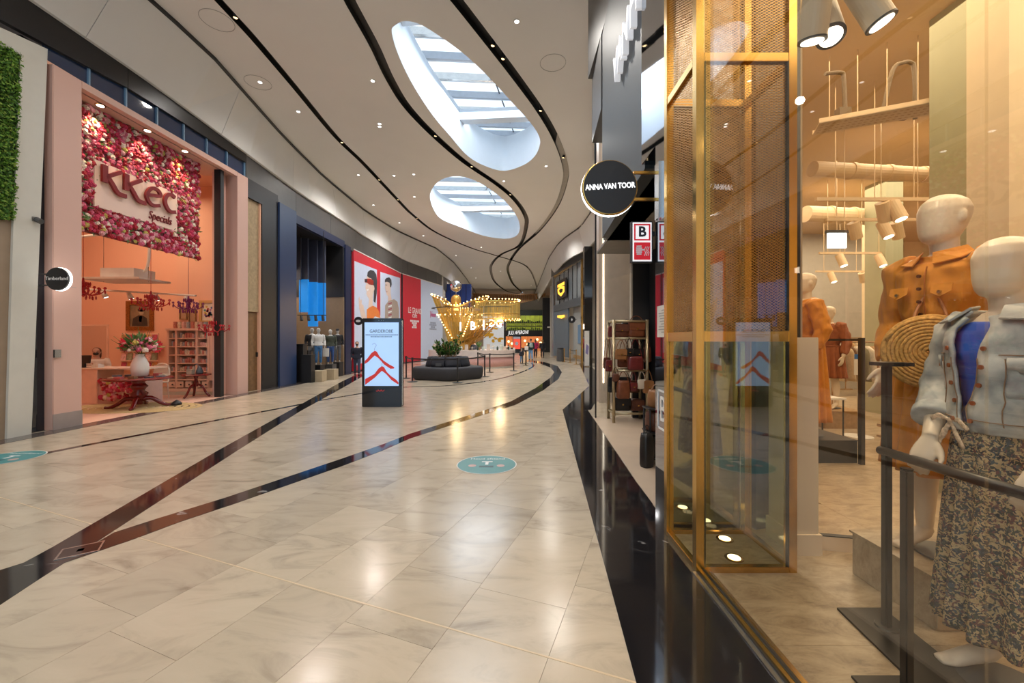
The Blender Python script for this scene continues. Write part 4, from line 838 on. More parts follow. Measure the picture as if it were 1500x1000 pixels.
mb = MB(); mb.lbox(s433, s505, .02, NB, -.05, .004); struct(mb.build('floor_navy', mat('dark_stone', (.05, .05, .055), .2, var=.25, scale=14)))
# hanging banner boards, dark above and lit blue below
M_bd = mat('banner_dark', (.045, .055, .10), .5); M_bl = mat('banner_blue', (.01, .13, .42), .4, emit=.5, ecol=(.01, .22, .62))
nm = ['nearest the navy pier', 'lowest hanging, between two others', 'beside the black side wall']
for k, (p0, p1, yt, ym, yb) in enumerate([(438, 451, 347, 409, 457), (451, 464.5, 352, 413, 478), (464.5, 476, 360, 414, 470)]):
    Y = 17.1 - k * .0 + .25 * k; a, c = onY(p0, yt, Y), onY(p1, yb, Y); zm_ = onY(0, ym, Y).z; t = thing('hanging_board', 'tall hanging board, dark above and glowing blue below, ' + nm[k], 'hanging board', (a.x, Y, c.z))
    b = MB(); b.box(a.x, c.x - .01, Y, Y + .12, zm_, 5.9); b.build('upper_board', M_bd, t); b = MB(); b.box(a.x, c.x - .01, Y, Y + .12, c.z, zm_); b.build('lit_board', M_bl, t)
a = onY(433, 350, 16.9); c = onY(439, 409, 16.9); b = MB(); b.box(a.x - .2, c.x, 16.95, 17.05, c.z, 5.9); tag(b.build('hanging_board', M_bd), 'narrow plain dark board hung against the navy pier', 'hanging board')
# display: mannequins on blocks
M_mq = mat('mannequin_grey', (.42, .41, .40), .4); spots = [(457, 535, 16.3, (.02, .02, .025), (.25, .27, .3), 'black jacket and grey jeans', None), (466.5, 534, 16.0, (.70, .70, .70), (.05, .16, .36), 'white jacket and blue jeans', None), (484, 533, 17.0, (.05, .06, .045), (.03, .08, .25), 'olive coat and dark blue jeans', None), (494.5, 530, 17.75, (.015, .015, .018), (.12, .13, .15), 'black bomber jacket and cap', M_black)]
for k, (px, py, Y, tc_, bc, nm_, cap) in enumerate(spots):
    p = onY(px, py, Y); h = 1.46 if k else 1.52
    simple_mannequin('mannequin', 'grey mannequin wearing ' + nm_ + ' in the navy shop window', (p.x, Y, p.z), .5, h, mat('jk%d' % k, tc_, .8), mat('jn%d' % k, bc, .8, var=.25, scale=15), M_mq, cap)
    b = MB(); b.box(p.x - .17, p.x + .17, Y - .2, Y + .2, .004, p.z - .012); b.box(p.x - .18, p.x + .18, Y - .21, Y + .21, p.z - .012, p.z); tag(b.build('display_block', M_black if k != 2 else M_darkgrey), 'dark square display block under the mannequin in ' + nm_, 'display block')
for k, (px, Y) in enumerate(((467, 15.35), (485, 16.2))):
    p = onY(px, 500, Y); b = MB(); b.box(p.x - .21, p.x + .21, Y - .2, Y + .2, .004, .40); b.box(p.x - .215, p.x + .215, Y - .205, Y + .205, .40, .412); tag(b.build('display_cube', mat('pale_cube', (.45, .36, .24), .6)), ['pale cube in front of the white-jacket mannequin', 'pale cube in front of the olive-coat mannequin'][k], 'display cube')
for k, (px, Y, z) in enumerate(((447, 15.6, 1.15), (440, 15.2, 1.4), (451.5, 15.0, 1.0))):
    p = onY(px, 500, Y); b = MB(); b.box(p.x - .18, p.x + .18, Y - .15, Y + .15, .004, z); b.box(p.x - .2, p.x + .2, Y - .17, Y + .17, z, z + .03); tag(b.build('display_column', M_black), ['black display column with grey poster between navy pier and mannequins', 'tallest black display column against the navy pier', 'slim black display column next to the black-jacket mannequin'][k], 'display column')
p = onY(478, 528, 16.4); sgn = thing('price_stand', 'slim stand holding a white price card between the mannequins', 'stand', (p.x, 16.4, 0)); b = MB(); b.cyl((p.x, 16.4, 0), (p.x, 16.4, .95), .02, .02, 8); b.build('post', M_black, sgn); b = MB(); b.box(p.x - .12, p.x + .12, 16.36, 16.38, .9, 1.25); b.build('card', M_white, sgn); b = MB(); b.cyl((p.x, 16.4, 0.004), (p.x, 16.4, .025), .15, .15, 14); b.build('base', M_black, sgn)
# wall rack with lit goods and tracks
rk = thing('display_shelving', 'dark framed wall shelving with warm lit stock in the navy shop', 'shelving', (-11.0, 17.5, 0))
for z in (.6, 1.3, 2.0, 2.9):
    b = MB(); b.lbox(14.9, 18.2, NB - .35, NB - .05, z, z + .04); b.build('shelf', M_black, rk)
for s in (14.9, 15.7, 16.5, 17.3, 18.15): b = MB(); b.lbox(s, s + .05, NB - .35, NB - .05, 0, 3.6); b.build('upright', M_black, rk)
b = MB(); b.lbox(14.9, 18.2, NB - .05, NB - .03, 1.34, 1.98); b.build('lit_back', mat('lit_stock', (1, .72, .4), .6, emit=1.4, ecol=(1, .62, .3)), rk)
r8 = random.Random(12)
for k in range(20):
    s = 15.0 + k * .155; z = (.64, 1.34, 2.04)[k % 3]; x = LX(s, NB - .2); b = MB(); b.box(x - .1, x + .1, s, s + .12, z, z + r8.uniform(.2, .4)); b.box(x - .09, x + .09, s + .01, s + .11, z + .4, z + .43); tag(b.build('folded_garment', mat('fg%d' % (k % 4), [(.35, .2, .08), (.05, .05, .06), (.5, .4, .25), (.2, .1, .05)][k % 4], .8)), ['tan', 'black', 'cream', 'brown'][k % 4] + ' folded garment on the dark wall shelving', 'garment', 'folded garments on the dark shelving')
tr = thing('lighting_track', 'black lighting track with spot heads in the navy shop', 'track', onY(450, 462, 16.2)); a, c = onY(436, 462, 16.2), onY(478, 462, 16.2); b = MB(); b.box(a.x, c.x, 16.18, 16.22, a.z, a.z + .03); b.build('rail', M_black, tr)
for q_ in (.1, .9): MB().cyl((a.x + (c.x - a.x) * q_, 16.2, a.z), (a.x + (c.x - a.x) * q_, 16.2, 5.95), .01, .01, 5).build('hanger', M_black, tr)
for k in range(4):
    x = a.x + (c.x - a.x) * (.12 + .25 * k); b = MB(); b.cyl((x, 16.2, a.z), (x + .05, 16.15, a.z - .2), .05, .06, 10); b.build('spot_head', M_black, tr)
lamp_spot((-9.2, 16.0, 5.2), (-8.9, 16.6, .8), 120, NEUT, 70, .5, .1); lamp_spot((-9.0, 15.0, 5.2), (-8.7, 16.0, .8), 90, NEUT, 70, .5, .1)
# ================================================================== HOARDING
HP = [Vector((-7.76, 19.75, 0)), Vector((-7.42, 27.0, 0)), Vector((-5.75, 33.4, 0))]
def onHoard(px, py, i, d=.0):
    a, b = HP[i], HP[i + 1]; r = (px - CX) / F; dv = b - a; t = (r * a.y - a.x) / (dv.x - r * dv.y); p = a + dv * t; n = Vector((dv.y, -dv.x, 0)).normalized(); return Vector((p.x, p.y, H + (HY - py) / F * p.y)) + n * d
def hoard(i, t0, t1, z0, z1, m, name, parent, d0=0.0, d1=.03):
    a, b = HP[i], HP[i + 1]; n = Vector(((b - a).y, -(b - a).x, 0)).normalized(); p, q = a.lerp(b, t0) + n * d0, a.lerp(b, t1) + n * d0; mb = MB(); mb.slab([p + UZ * z0, q + UZ * z0, q + UZ * z1, p + UZ * z1], n * (d1 - d0)); return mb.build(name, m, parent)
h1 = thing('printed_hoarding', 'tall red hoarding printed with two fashion portraits', 'hoarding', HP[0]); bd = hoard(0, 0, 1, .05, 6.0, M_red, 'board', h1, -.1, 0)
hoard(0, 0, 1, 6.0, 6.05, M_white, 'top_rail', h1, -.1, .02)
def hp_poly(i, pts, m, nm, par, d): a = HP[i + 1] - HP[i]; n = Vector((a.y, -a.x, 0)).normalized(); b = MB(); b.prism([onHoard(px, py, i, d) for px, py in pts], n * .002); return b.build(nm, m, par)
M_pskin = mat('print_skin', (.72, .56, .48), .5); M_pdark = mat('print_dark', (.05, .05, .06), .5); M_pcoat = mat('print_coat', (.42, .34, .28), .5); M_porange = mat('print_orange', (.75, .22, .05), .5); M_pwhite = mat('print_white', (.8, .8, .82), .5)
hp_poly(0, [(519, 382), (552, 395), (552, 523), (519, 536)], M_pale, 'print_ground', bd, .004); hp_poly(0, [(557, 398), (586, 407), (586, 516), (557, 523)], M_pale, 'print_ground', bd, .004)
k = .0070
P_ = lambda pts, m, dd: hp_poly(0, pts, m, 'print_shape', bd, k + dd)
P_([(537, 404), (545, 402), (548.5, 412), (548, 424), (546, 432), (545.5, 450), (539, 451), (540.5, 438), (538, 434), (536.3, 430), (537, 427), (535.6, 424), (535, 420), (537, 413)], M_pskin, .001)
P_([(537.5, 404), (538.5, 398), (542.5, 395), (547.5, 396.5), (551, 402), (552.3, 413), (551.5, 430), (549.5, 444), (547, 441), (547.4, 425), (546.3, 414), (543.5, 407.5), (540, 406.5)], M_pdark, .003)
P_([(545.6, 419), (547.5, 418), (548.3, 423), (546.8, 427.5), (545.5, 425)], M_pskin, .004); P_([(536.6, 423.5), (540, 422.6), (539.5, 425.2), (537.3, 426)], M_pwhite, .004)
P_([(533.6, 408.5), (541, 407.5), (547, 411), (546.6, 417.5), (540, 416.5), (538, 414), (534, 413.5)], mat('print_lens', (.35, .03, .02), .3), .005); P_([(534, 409), (537.5, 408.6), (537.3, 413.4), (534.3, 413)], M_pdark, .006)
P_([(537, 453), (541, 450), (546, 447.5), (551, 450), (555, 456), (557, 466), (549, 463), (543, 470), (537, 470)], M_porange, .005); P_([(534, 470), (557, 462), (557, 500), (533, 505)], M_pwhite, .003); P_([(543, 470), (548, 466), (549, 500), (544, 502)], M_porange, .005)
P_([(525, 437), (526.2, 434.5), (527.2, 441), (528.5, 438), (529.6, 439), (529.6, 445), (532, 447), (534, 456), (537.5, 472), (533.5, 476), (529, 464), (526, 452)], M_pskin, .002)
P_([(564.5, 412), (570, 413), (572, 420), (571.8, 429), (573.8, 440), (568, 443.5), (568.4, 434), (566.3, 431.5), (565, 427), (563.8, 421)], M_pskin, .001); P_([(563.6, 413.5), (563.6, 409.5), (566, 406.8), (570, 406), (573, 409.5), (573.6, 416), (572.6, 421), (571.2, 420), (570.4, 414), (566.5, 412.5)], M_pdark, .003)
P_([(564.3, 416.6), (566.8, 417), (566.8, 417.8), (564.4, 417.5)], M_pdark, .004); P_([(565, 426.6), (567.5, 427), (567.2, 427.8), (565.4, 427.6)], mat('print_lens', (.35, .03, .02), .3), .004)
P_([(564, 447), (569, 440.5), (577, 438), (582, 442), (584, 452), (585, 515), (562.5, 520)], M_pcoat, .003)
for q in range(8): P_([(568.4, 444 + q * 4.2), (573.8 - .1 * q, 442.3 + q * 4.2), (573.8 - .1 * q, 444.3 + q * 4.2), (568.4, 446 + q * 4.2)], M_pwhite if q % 2 else mat('print_stripe', (.35, .06, .10), .5), .005)
h2 = thing('printed_hoarding', 'red hoarding with white lettering beside the pale blue panel', 'hoarding', HP[1]); b2 = hoard(1, .02, .42, .05, 6.0, M_red, 'board', h2, -.1, 0)
h3 = thing('printed_hoarding', 'pale blue hoarding panel with red script lettering behind the golden kiosk', 'hoarding', HP[1].lerp(HP[2], .45)); b3 = hoard(1, .422, 1.0, .05, 6.0, M_pale, 'board', h3, -.1, 0); 
hoard(1, .422, 1, 6.0, 6.05, M_white, 'top_rail', h3, -.1, .02); hoard(1, .02, .42, 6.0, 6.05, M_white, 'top_rail', h2, -.1, .02)
dv1 = (HP[2] - HP[1]).normalized()
for body, px, py, sz, sx in (('LE GRAND', 608, 455.5, .58, .72), ('café', 607.5, 462, .5, .9)):
    text('lettering', body, sz, frame(onHoard(px, py, 1, .006), dv1, UZ), M_textw, b2, .002, sx)
def fine_print(par, px, py, widths, m, dpy=3.0, hgt=.13):        # lines too small to read: rows of short strokes
    rr = random.Random(int(px)); mb = MB()
    for j, wd in enumerate(widths):
        c = onHoard(px, py + j * dpy, 1, .006); x = -wd / 2
        while x < wd / 2:
            l = rr.uniform(.06, .14); p = c + dv1 * x; mb.slab([p, p + dv1 * l, p + dv1 * l + UZ * hgt, p + UZ * hgt], dv1.cross(UZ) * .003); x += l + .05
    tag(mb.build('fine_print', m, par), kind='stuff')
fine_print(b2, 607, 471.5, (1.2, .7, .4, .7), M_textw); text('lettering', 'V', .8, frame(onHoard(630.5, 461, 1, .006), dv1, UZ), mat('script_red', (.5, .03, .15), .5), b3, .002, .8, .3)
fine_print(b3, 635, 464, (.7,), mat('script_red', (.5, .03, .15), .5), 3, .25); fine_print(b3, 634, 474, (.9, 1.2, .7, 1.1), mat('script_grey', (.3, .33, .42), .5))
b = MB(); p = HP[1] + Vector((.03, .1, 0)); b.box(p.x - .06, p.x + .02, p.y - .12, p.y + .12, 0, 6.02); struct(b.build('trim_8', M_black))
b = MB(); b.lbox(19.35, 19.72, .3, .4, 0, 6.0); struct(b.build('wall_hoarding_gap', M_darkgrey))
# round sign on the navy end
c = Vector((-7.35, 19.2, 2.55)); c = onY(525.5, 470, 19.2); rs = thing('round_sign', 'small black round sign with a white emblem projecting from the navy end wall', 'sign', c); b = MB(); b.cyl(c, c + Vector((0, -.06, 0)), .2, .2, 28); b.build('disc', M_black, rs); b = MB(); b.prism([(c.x + .11 * math.cos(a) * (1 if a < PI else 1.1), c.y - .062, c.z + .06 * math.sin(a)) for a in [2 * PI * k / 14 for k in range(14)]], (0, -.003, 0)); b.build('emblem', M_textw, rs)
b = MB(); b.box(LX(19.2), c.x - .19, 19.18, 19.2, c.z - .02, c.z + .02); b.build('bracket', M_black, rs)
# ================================================================== MIDDLE OF THE HALL
# ---- advertising totem
YT = 9.53; tx0, tx1, tz1 = onY(530, 0, YT).x, onY(588, 0, YT).x, onY(0, 466, YT).z
to = thing('advertising_totem', 'black freestanding advertising totem with a pale blue screen of red coat hangers', 'totem', ((tx0 + tx1) / 2, YT, 0))
b = MB(); b.box(tx0, tx1, YT, YT + .22, .0, tz1); b.build('housing', M_gloss, to, bevel=.012)
b = MB(); b.box(tx1 - .001, tx1 + .012, YT + .04, YT + .07, .05, tz1 - .05); b.build('side_trim', M_steel, to)
a, c = onY(534, 472, YT - .006), onY(584, 565, YT - .006); b = MB(); b.box(a.x, c.x, YT - .006, YT - .001, c.z, a.z); scr = b.build('screen', mat('screen_blue', (.30, .48, .72), .2, emit=.55, ecol=(.42, .62, .92), var=.04, scale=2), to)
M_scr = mat('screen_red', (.5, .03, .03), .4, emit=.25, ecol=(.8, .05, .04))
def tpoly(pts, m, name='screen_graphic', d=.010): b = MB(); b.prism([onY(px, py, YT - d) for px, py in pts], (0, -.001, 0)); b.build(name, m, scr)
for dx, dy, L in ((0, 0, 1), (10.5, 22.5, 1)):
    P = [(549 + dx, 513.5 + dy), (552 + dx, 515 + dy), (556 + dx, 522 + dy), (562 + dx, 528 + dy), (570 + dx, 533.5 + dy), (577.5 + dx, 537.5 + dy), (577.5 + dx, 539.5 + dy), (572 + dx, 540 + dy), (563 + dx, 534 + dy), (555 + dx, 525 + dy), (549 + dx, 520.5 + dy)]
    Q = [(549 + dx, 513.5 + dy), (549 + dx, 520.5 + dy), (545 + dx, 524 + dy), (539 + dx, 530 + dy), (533.9 + (dx and 1), 533 + dy + (dx and 8)), (533.9 + (dx and 1), 528.5 + dy + (dx and 4)), (538 + dx, 525 + dy), (544 + dx, 517 + dy)]
    clip = lambda pts: [(min(max(x, 534.2), 583.8), min(y, 564.8)) for x, y in pts]
    tpoly(clip(P), M_scr); tpoly(clip(Q), M_scr)
for (hx, hy) in ((548.7, 506), (559, 529)):
    b = MB(); b.tube(smoothline([onY(hx, hy + 7.5, YT - .012), onY(hx, hy + 4, YT - .012), onY(hx + 2.5, hy, YT - .012), onY(hx, hy - 3.5, YT - .012), onY(hx - 3.5, hy - 1.5, YT - .012)], 4), .0025, 4); b.build('screen_graphic', M_darkgrey, scr)
text('screen_lettering', 'GARDEROBE', .105, frame(onY(558.5, 485, YT - .009), (1, 0, 0), UZ), M_textk, scr, .001, .92)
b = MB(); rr = random.Random(6)
for y_, wd in ((490.3, .74), (493, .5)):
    p = onY(558.5, y_, YT - .009); x = -wd / 2
    while x < wd / 2: l = rr.uniform(.015, .03); b.box(p.x + x, p.x + x + l, YT - .0095, YT - .008, p.z - .012, p.z + .012); x += l + .012
tag(b.build('fine_print', mat('fine_grey', (.12, .2, .32), .5), scr), kind='stuff')
MB().tube(smoothline([onY(551 + 1.5 * q, 572 + 1.3 * math.sin(q * 2.2), YT - .004) for q in range(9)], 3), .006, 5).build('maker_mark', M_scr, to)
for q in (555, 559, 562): p = onY(q, 469.3, YT - .001); b = MB(); b.cyl(p, p + Vector((0, -.004, 0)), .006, .006, 8); b.build('sensor', M_grey, to)
# ---- ring bench with planter
bc = Vector((-2.66, 16.75, 0)); M_seat = mat('bench_charcoal', (.035, .035, .042), .75, bump=.15, bscale=150); M_back = mat('bench_back', (.022, .024, .035), .7)
rb = thing('ring_bench', 'charcoal upholstered ring bench with wavy outline around a planter', 'bench', bc)
def wavy(r, z, k=.09, n=72, q=5): return [bc + Vector(((r * (1 + k * math.cos(q * 2 * PI * i / n + .6))) * math.cos(2 * PI * i / n), (r * (1 + k * math.cos(q * 2 * PI * i / n + .6))) * math.sin(2 * PI * i / n), z)) for i in range(n)]
b = MB(); b.loft([wavy(1.26, .0), wavy(1.33, .06), wavy(1.36, .30), wavy(1.36, .44), wavy(1.30, .50), wavy(.7, .505)]); b.build('seat', M_seat, rb, True)
NB_ = 8
for k in range(NB_):
    a0, a1 = 2 * PI * k / NB_ + .02, 2 * PI * (k + 1) / NB_ - .02; R = []
    for i in range(7):
        a = a0 + (a1 - a0) * i / 6; d = Vector((math.cos(a), math.sin(a), 0)); e = .02 if i in (0, 6) else 0
        R.append([bc + d * r_ + UZ * z_ for r_, z_ in ((.92 - e, .50), (.90 - e, .62), (.84 - e, .86 - e), (.80, .90 - e), (.70, .90 - e), (.62 + e, .86), (.60 + e, .50))])
    b = MB(); b.loft(R); b.build('backrest', M_back, rb, True)
b = MB(); b.cyl(bc + UZ * .5, bc + UZ * .84, .6, .6, 28); b.build('soil', mat('soil', (.03, .02, .015), .95), rb)
b = MB(); b.box(bc.x - .34, bc.x - .12, bc.y - .96, bc.y - .93, .55, .66); b.build('name_plate', M_darkgrey, rb)
pl = thing('planter_shrub', 'bushy glossy green shrub growing from the ring bench planter', 'shrub', bc + UZ * .84); r9 = random.Random(21); mb = MB(); st_ = MB()
for i in range(46):
    a = r9.uniform(0, 2 * PI); r = .5 * math.sqrt(r9.random()); q0 = bc + Vector((r * math.cos(a) * .8, r * math.sin(a) * .8, .84)); hgt = r9.uniform(.35, .72) + (.35 if i in (3, 9) else 0); lean = Vector((math.cos(a), math.sin(a), 0)) * r9.uniform(.05, .42)
    q1 = q0 + lean + UZ * hgt; st_.tube([q0, q0 + lean * .35 + UZ * hgt * .55, q1], .012, 5)
    for j in range(18):
        t = .25 + .75 * j / 18; p = q0 + lean * t * t + UZ * hgt * t; d = Vector((r9.uniform(-1, 1), r9.uniform(-1, 1), r9.uniform(.1, .9))).normalized(); n = d.cross(Vector((r9.uniform(-1, 1), r9.uniform(-1, 1), r9.uniform(-1, 1)))).normalized() * .042; L = r9.uniform(.13, .22)
        mb.add([p, p + d * L * .5 + n, p + d * L, p + d * L * .5 - n], [(0, 1, 2, 3)])
tag(mb.build('foliage', mat_island('shrub_leaf', [(0, (.02, .07, .012)), (.35, (.04, .13, .02)), (.7, (.09, .22, .03)), (.9, (.16, .28, .05))], .35), pl), kind='stuff'); tag(st_.build('stems', M_wood, pl), kind='stuff')
# ---- belt barriers
def stanchion(p, label, grp='belt barrier posts', h=.92, m=M_black):
    t = thing('barrier_post', label, 'barrier post', p, grp); b = MB(); b.lathe([(.0, .0), (.19, .0), (.19, .015), (.06, .03), (.03, .04)], p, 20); b.build('base', m, t); b = MB(); b.cyl(p + UZ * .03, p + UZ * h, .03, .03, 10); b.build('post', m, t); b = MB(); b.cyl(p + UZ * (h - .1), p + UZ * h, .04, .04, 10); b.build('belt_head', m, t); return t
def belt(p, q, label, h=.87, m=M_black):
    b = MB(); d = (q - p).normalized(); p = p + d * .045; q = q - d * .045; n = Vector((-d.y, d.x, 0)) * .003; mid = (p + q) / 2 + UZ * (h - .03); P = [p + UZ * h, mid, q + UZ * h]
    for i in range(2): b.slab([P[i] - UZ * .025, P[i + 1] - UZ * .025, P[i + 1] + UZ * .025, P[i] + UZ * .025], n)
    tag(b.build('barrier_belt', m), label, 'barrier belt', 'belts of the barrier')
S = [onZ(*p) for p in [(595, 554), (604, 559), (670.5, 560.5), (710, 551.5), (700, 541.5), (717.5, 545), (752.6, 543)]]
S[2] = S[2] + Vector((0, -.05, 0))
LB_ = ['black barrier post by the red hoarding and ring bench', 'black barrier post at the bench corner next to the advertising totem', 'black barrier post directly in front of the wavy ring bench', 'black barrier post between ring bench and kiosk counter front', 'black barrier post behind the end of the ring bench', 'black barrier post before the middle of the pink kiosk counter', 'black barrier post at the rounded end of the pink counter']
for p, l in zip(S, LB_): stanchion(p, l)
belt(S[0], S[1], 'short black belt beside the advertising totem'); belt(S[1], S[2], 'black belt stretched along the front of the ring bench'); belt(S[2], S[3], 'black belt stretched past the end of the ring bench'); belt(S[3], S[4], 'black belt running back from bench end to kiosk'); belt(S[5], S[6], 'black belt in front of the pink kiosk counter'); belt(S[4], S[5], 'black belt bridging the gap between bench and kiosk counter')
S2 = [onZ(765.5, 532.5), onZ(770, 535)]; stanchion(S2[0], 'black barrier post next to the child, farther one of a pair'); stanchion(S2[1], 'black barrier post next to the child, with the white notice behind it'); belt(S2[0], S2[1], 'short black belt near the child')
# ---- kiosk
kc = Vector((-2.35, 23.6, 0)); M_kpink = mat('counter_rose', (.62, .36, .34), .3, var=.12, scale=30); M_kwhite = mat('counter_white', (.66, .58, .56), .35)
ks = thing('kiosk_counter', 'oval kiosk counter with white upper band and rose tiled base', 'counter', kc)
def oval(rx, ry, z, n=56): return [kc + Vector((rx * math.cos(2 * PI * i / n), ry * math.sin(2 * PI * i / n), z)) for i in range(n)]
b = MB(); b.loft([oval(2.42, 1.62, .0), oval(2.42, 1.62, .10)]); b.build('plinth', M_white, ks, False)
b = MB(); b.loft([oval(2.47, 1.67, .10), oval(2.47, 1.67, .62)]); b.build('base', M_kpink, ks, True)
b = MB(); b.loft([oval(2.52, 1.72, .62), oval(2.52, 1.72, .98), oval(2.52, 1.72, 1.0)]); b.build('upper_band', M_kwhite, ks, False)
# funnels of golden rods
M_rod = mat('golden_rod', (.62, .36, .08), .3, .8, var=.1, island=.25); M_colm = mat('golden_column', (.60, .35, .08), .28, .7)
tk = Vector((-3.05, 23.6, 0)); gd = thing('golden_canopy', 'golden canopy of slim rods flaring from funnels over the kiosk counter', 'canopy', tk + UZ * 1.0)
r10 = random.Random(31); mb = MB()
def topring(a): # irregular upper outline
    rx = 1.35 * (1 + .22 * math.cos(2 * a)); ry = 1.15; return Vector((rx * math.cos(a), ry * math.sin(a), 0))
for i in range(150):
    a = 2 * PI * i / 150 + r10.uniform(-.02, .02); zt = 3.75 + .30 * math.cos(2 * a + .3) + (.15 if math.cos(a) < -.6 else 0); tp_ = tk + topring(a) + UZ * zt; bs = tk + Vector((.55 * math.cos(a + .1), .45 * math.sin(a + .1), 1.0)); mid = tk + topring(a) * .62 + UZ * 2.6
    mb.tube([bs, bs.lerp(mid, .5) + UZ * .0, mid, tp_], .018, 4)
# second rod fence running to the end of the canopy
fen = smoothline([tk + Vector((1.0, -.9, 0)), tk + Vector((1.9, -1.25, 0)), tk + Vector((2.7, -1.2, 0)), tk + Vector((3.35, -.8, 0)), tk + Vector((3.5, 0, 0)), tk + Vector((3.2, .8, 0)), tk + Vector((2.0, 1.2, 0)), tk + Vector((.9, 1.0, 0))], 16)
for i, p in enumerate(fen):
    u = i / len(fen); zb_ = 2.35 + .45 * min(u * 3, 1) + r10.uniform(-.03, .03); zt_ = 3.72 + r10.uniform(-.02, .02) - .1 * u; mb.tube([p + UZ * zb_, p + UZ * zt_], .02, 4)
for i in range(50):
    a = fen[i % 30]; q = tk + Vector((.5 * math.cos(i), .4 * math.sin(i * 2), 1.2)); mb.tube([q, q.lerp(a + UZ * 2.5, .55) + UZ * -.2, a + UZ * 2.6], .016, 4)
tag(mb.build('rods', M_rod, gd), kind='stuff')
for zf, off in ((3.72, 0), (3.05, 0), (2.75, 0)):
    b = MB(); b.tube([p + UZ * (zf if zf > 3 else zf) for p in fen], .03, 6); b.build('hoop', M_rod, gd)
b = MB(); b.tube([tk + topring(2 * PI * i / 40) + UZ * (3.75 + .3 * math.cos(4 * PI * i / 40 + .3) + (.15 if math.cos(2 * PI * i / 40) < -.6 else 0)) for i in range(40)], .03, 6, True); b.build('hoop', M_rod, gd)
b = MB(); b.tube([tk + topring(2 * PI * i / 40) * .78 + UZ * 3.1 for i in range(40)], .028, 6, True); b.build('hoop', M_rod, gd)
b = MB(); b.tube([tk + topring(2 * PI * i / 40) * 1.0 + Vector((0, -.02, 3.42)) for i in range(18, 36)] + [f_ + UZ * 3.42 for f_ in fen[6:40]], .025, 5); b.build('dark_rail', M_black, gd)
for q in (.1, .55): p = tk + Vector((-.3 + 2.6 * q, -1.3, 3.25)); b = MB(); b.cbox(p, .28, .1, .12); b.build('rail_box', M_wood, gd)
# golden column with mirror ball
pcx = Vector((onY(668, 0, 23.6).x, 23.6, 0)); gc = thing('golden_column', 'smooth golden column with a domed head rising through the canopy', 'column', pcx + UZ * 1.0); b = MB(); b.lathe([(.2, 1.0), (.2, 3.3), (.24, 3.45), (.28, 3.6), (.30, 3.9), (.26, 4.08), (.15, 4.2), (0, 4.24)], pcx, 28); b.build('shaft', M_colm, gc, True); b = MB(); b.cyl(pcx + UZ * 4.22, pcx + UZ * 4.4, .02, .02, 8); b.build('pin', M_steel, gc)
mbc = pcx + UZ * 4.73; mbl = thing('mirror_ball', 'faceted silver mirror ball above the golden column', 'mirror ball', mbc - UZ * .34); b = MB(); b.ball(mbc, .345, None, None, 26, 16); b.build('facets', mat('mirror_facet', (.75, .76, .78), .08, 1.0, island=0), mbl, False)
# bulbs
bulb = MB(); bulb.ball((0, 0, 0), .036, None, None, 8, 6); bme = bulb.mesh('bulb'); bme.materials.append(M_warmlit); bme.polygons.foreach_set('use_smooth', [True] * len(bme.polygons)); nb = 0
def put_bulb(p): o = bpy.data.objects.new('bulb', bme); COL.objects.link(o); o.parent = gd; o.location = p - gd.location
for i in range(40):
    a = 2 * PI * i / 40; put_bulb(tk + topring(a) * 1.02 + UZ * (3.82 + .3 * math.cos(2 * a + .3) + (.15 if math.cos(a) < -.6 else 0)))
    if i % 2: put_bulb(tk + topring(a) * .80 + UZ * 3.02)
for i in range(0, len(fen), 4): put_bulb(fen[i] + UZ * 3.86); put_bulb(fen[i] + UZ * (2.3 + .45 * min(i / len(fen) * 3, 1)))
for i in range(10):
    t = i / 9; put_bulb(tk + Vector((-1.15 + .75 * t, -1.0 + .4 * t, 3.0 - 1.3 * t))); put_bulb(tk + Vector((.75 - .5 * t, -.95 + .4 * t, 3.0 - 1.2 * t)))
lamp_point(tk + Vector((0, -1.4, 3.4)), 60, (1, .7, .35), .3); lamp_point(tk + Vector((2.4, -1.5, 2.6)), 50, (1, .7, .35), .3); lamp_point(kc + Vector((.4, 0, 2.2)), 40, (1, .8, .6), .3)
# lit hanging letters
for ch_, px, z_, hgt in (('I', 674.5, 479, .42), ('B', 692.5, 477.5, .40), ('l', 708.5, 477, .46), ('D', 720.5, 473.5, .36), ('G', 731, 474, .36)):
    Y = 22.45; p = onY(px, z_, Y); t = thing('hanging_letter', 'white glowing hanging letter %s under the golden canopy' % {'I': 'capital I', 'B': 'B', 'l': 'tall narrow bar', 'D': 'D', 'G': 'G'}[ch_], 'letter sign', p); text('letter', ch_, hgt * 1.6, frame(p, (1, 0, 0), UZ), mat('lit_letter', (1, .97, .93), .4, emit=1.6), t, .04, .8, offset=.012); b = MB(); b.cyl(p + UZ * hgt * .4, Vector((p.x, p.y, 3.45)), .006, .006, 5); b.build('cord', M_white, t)
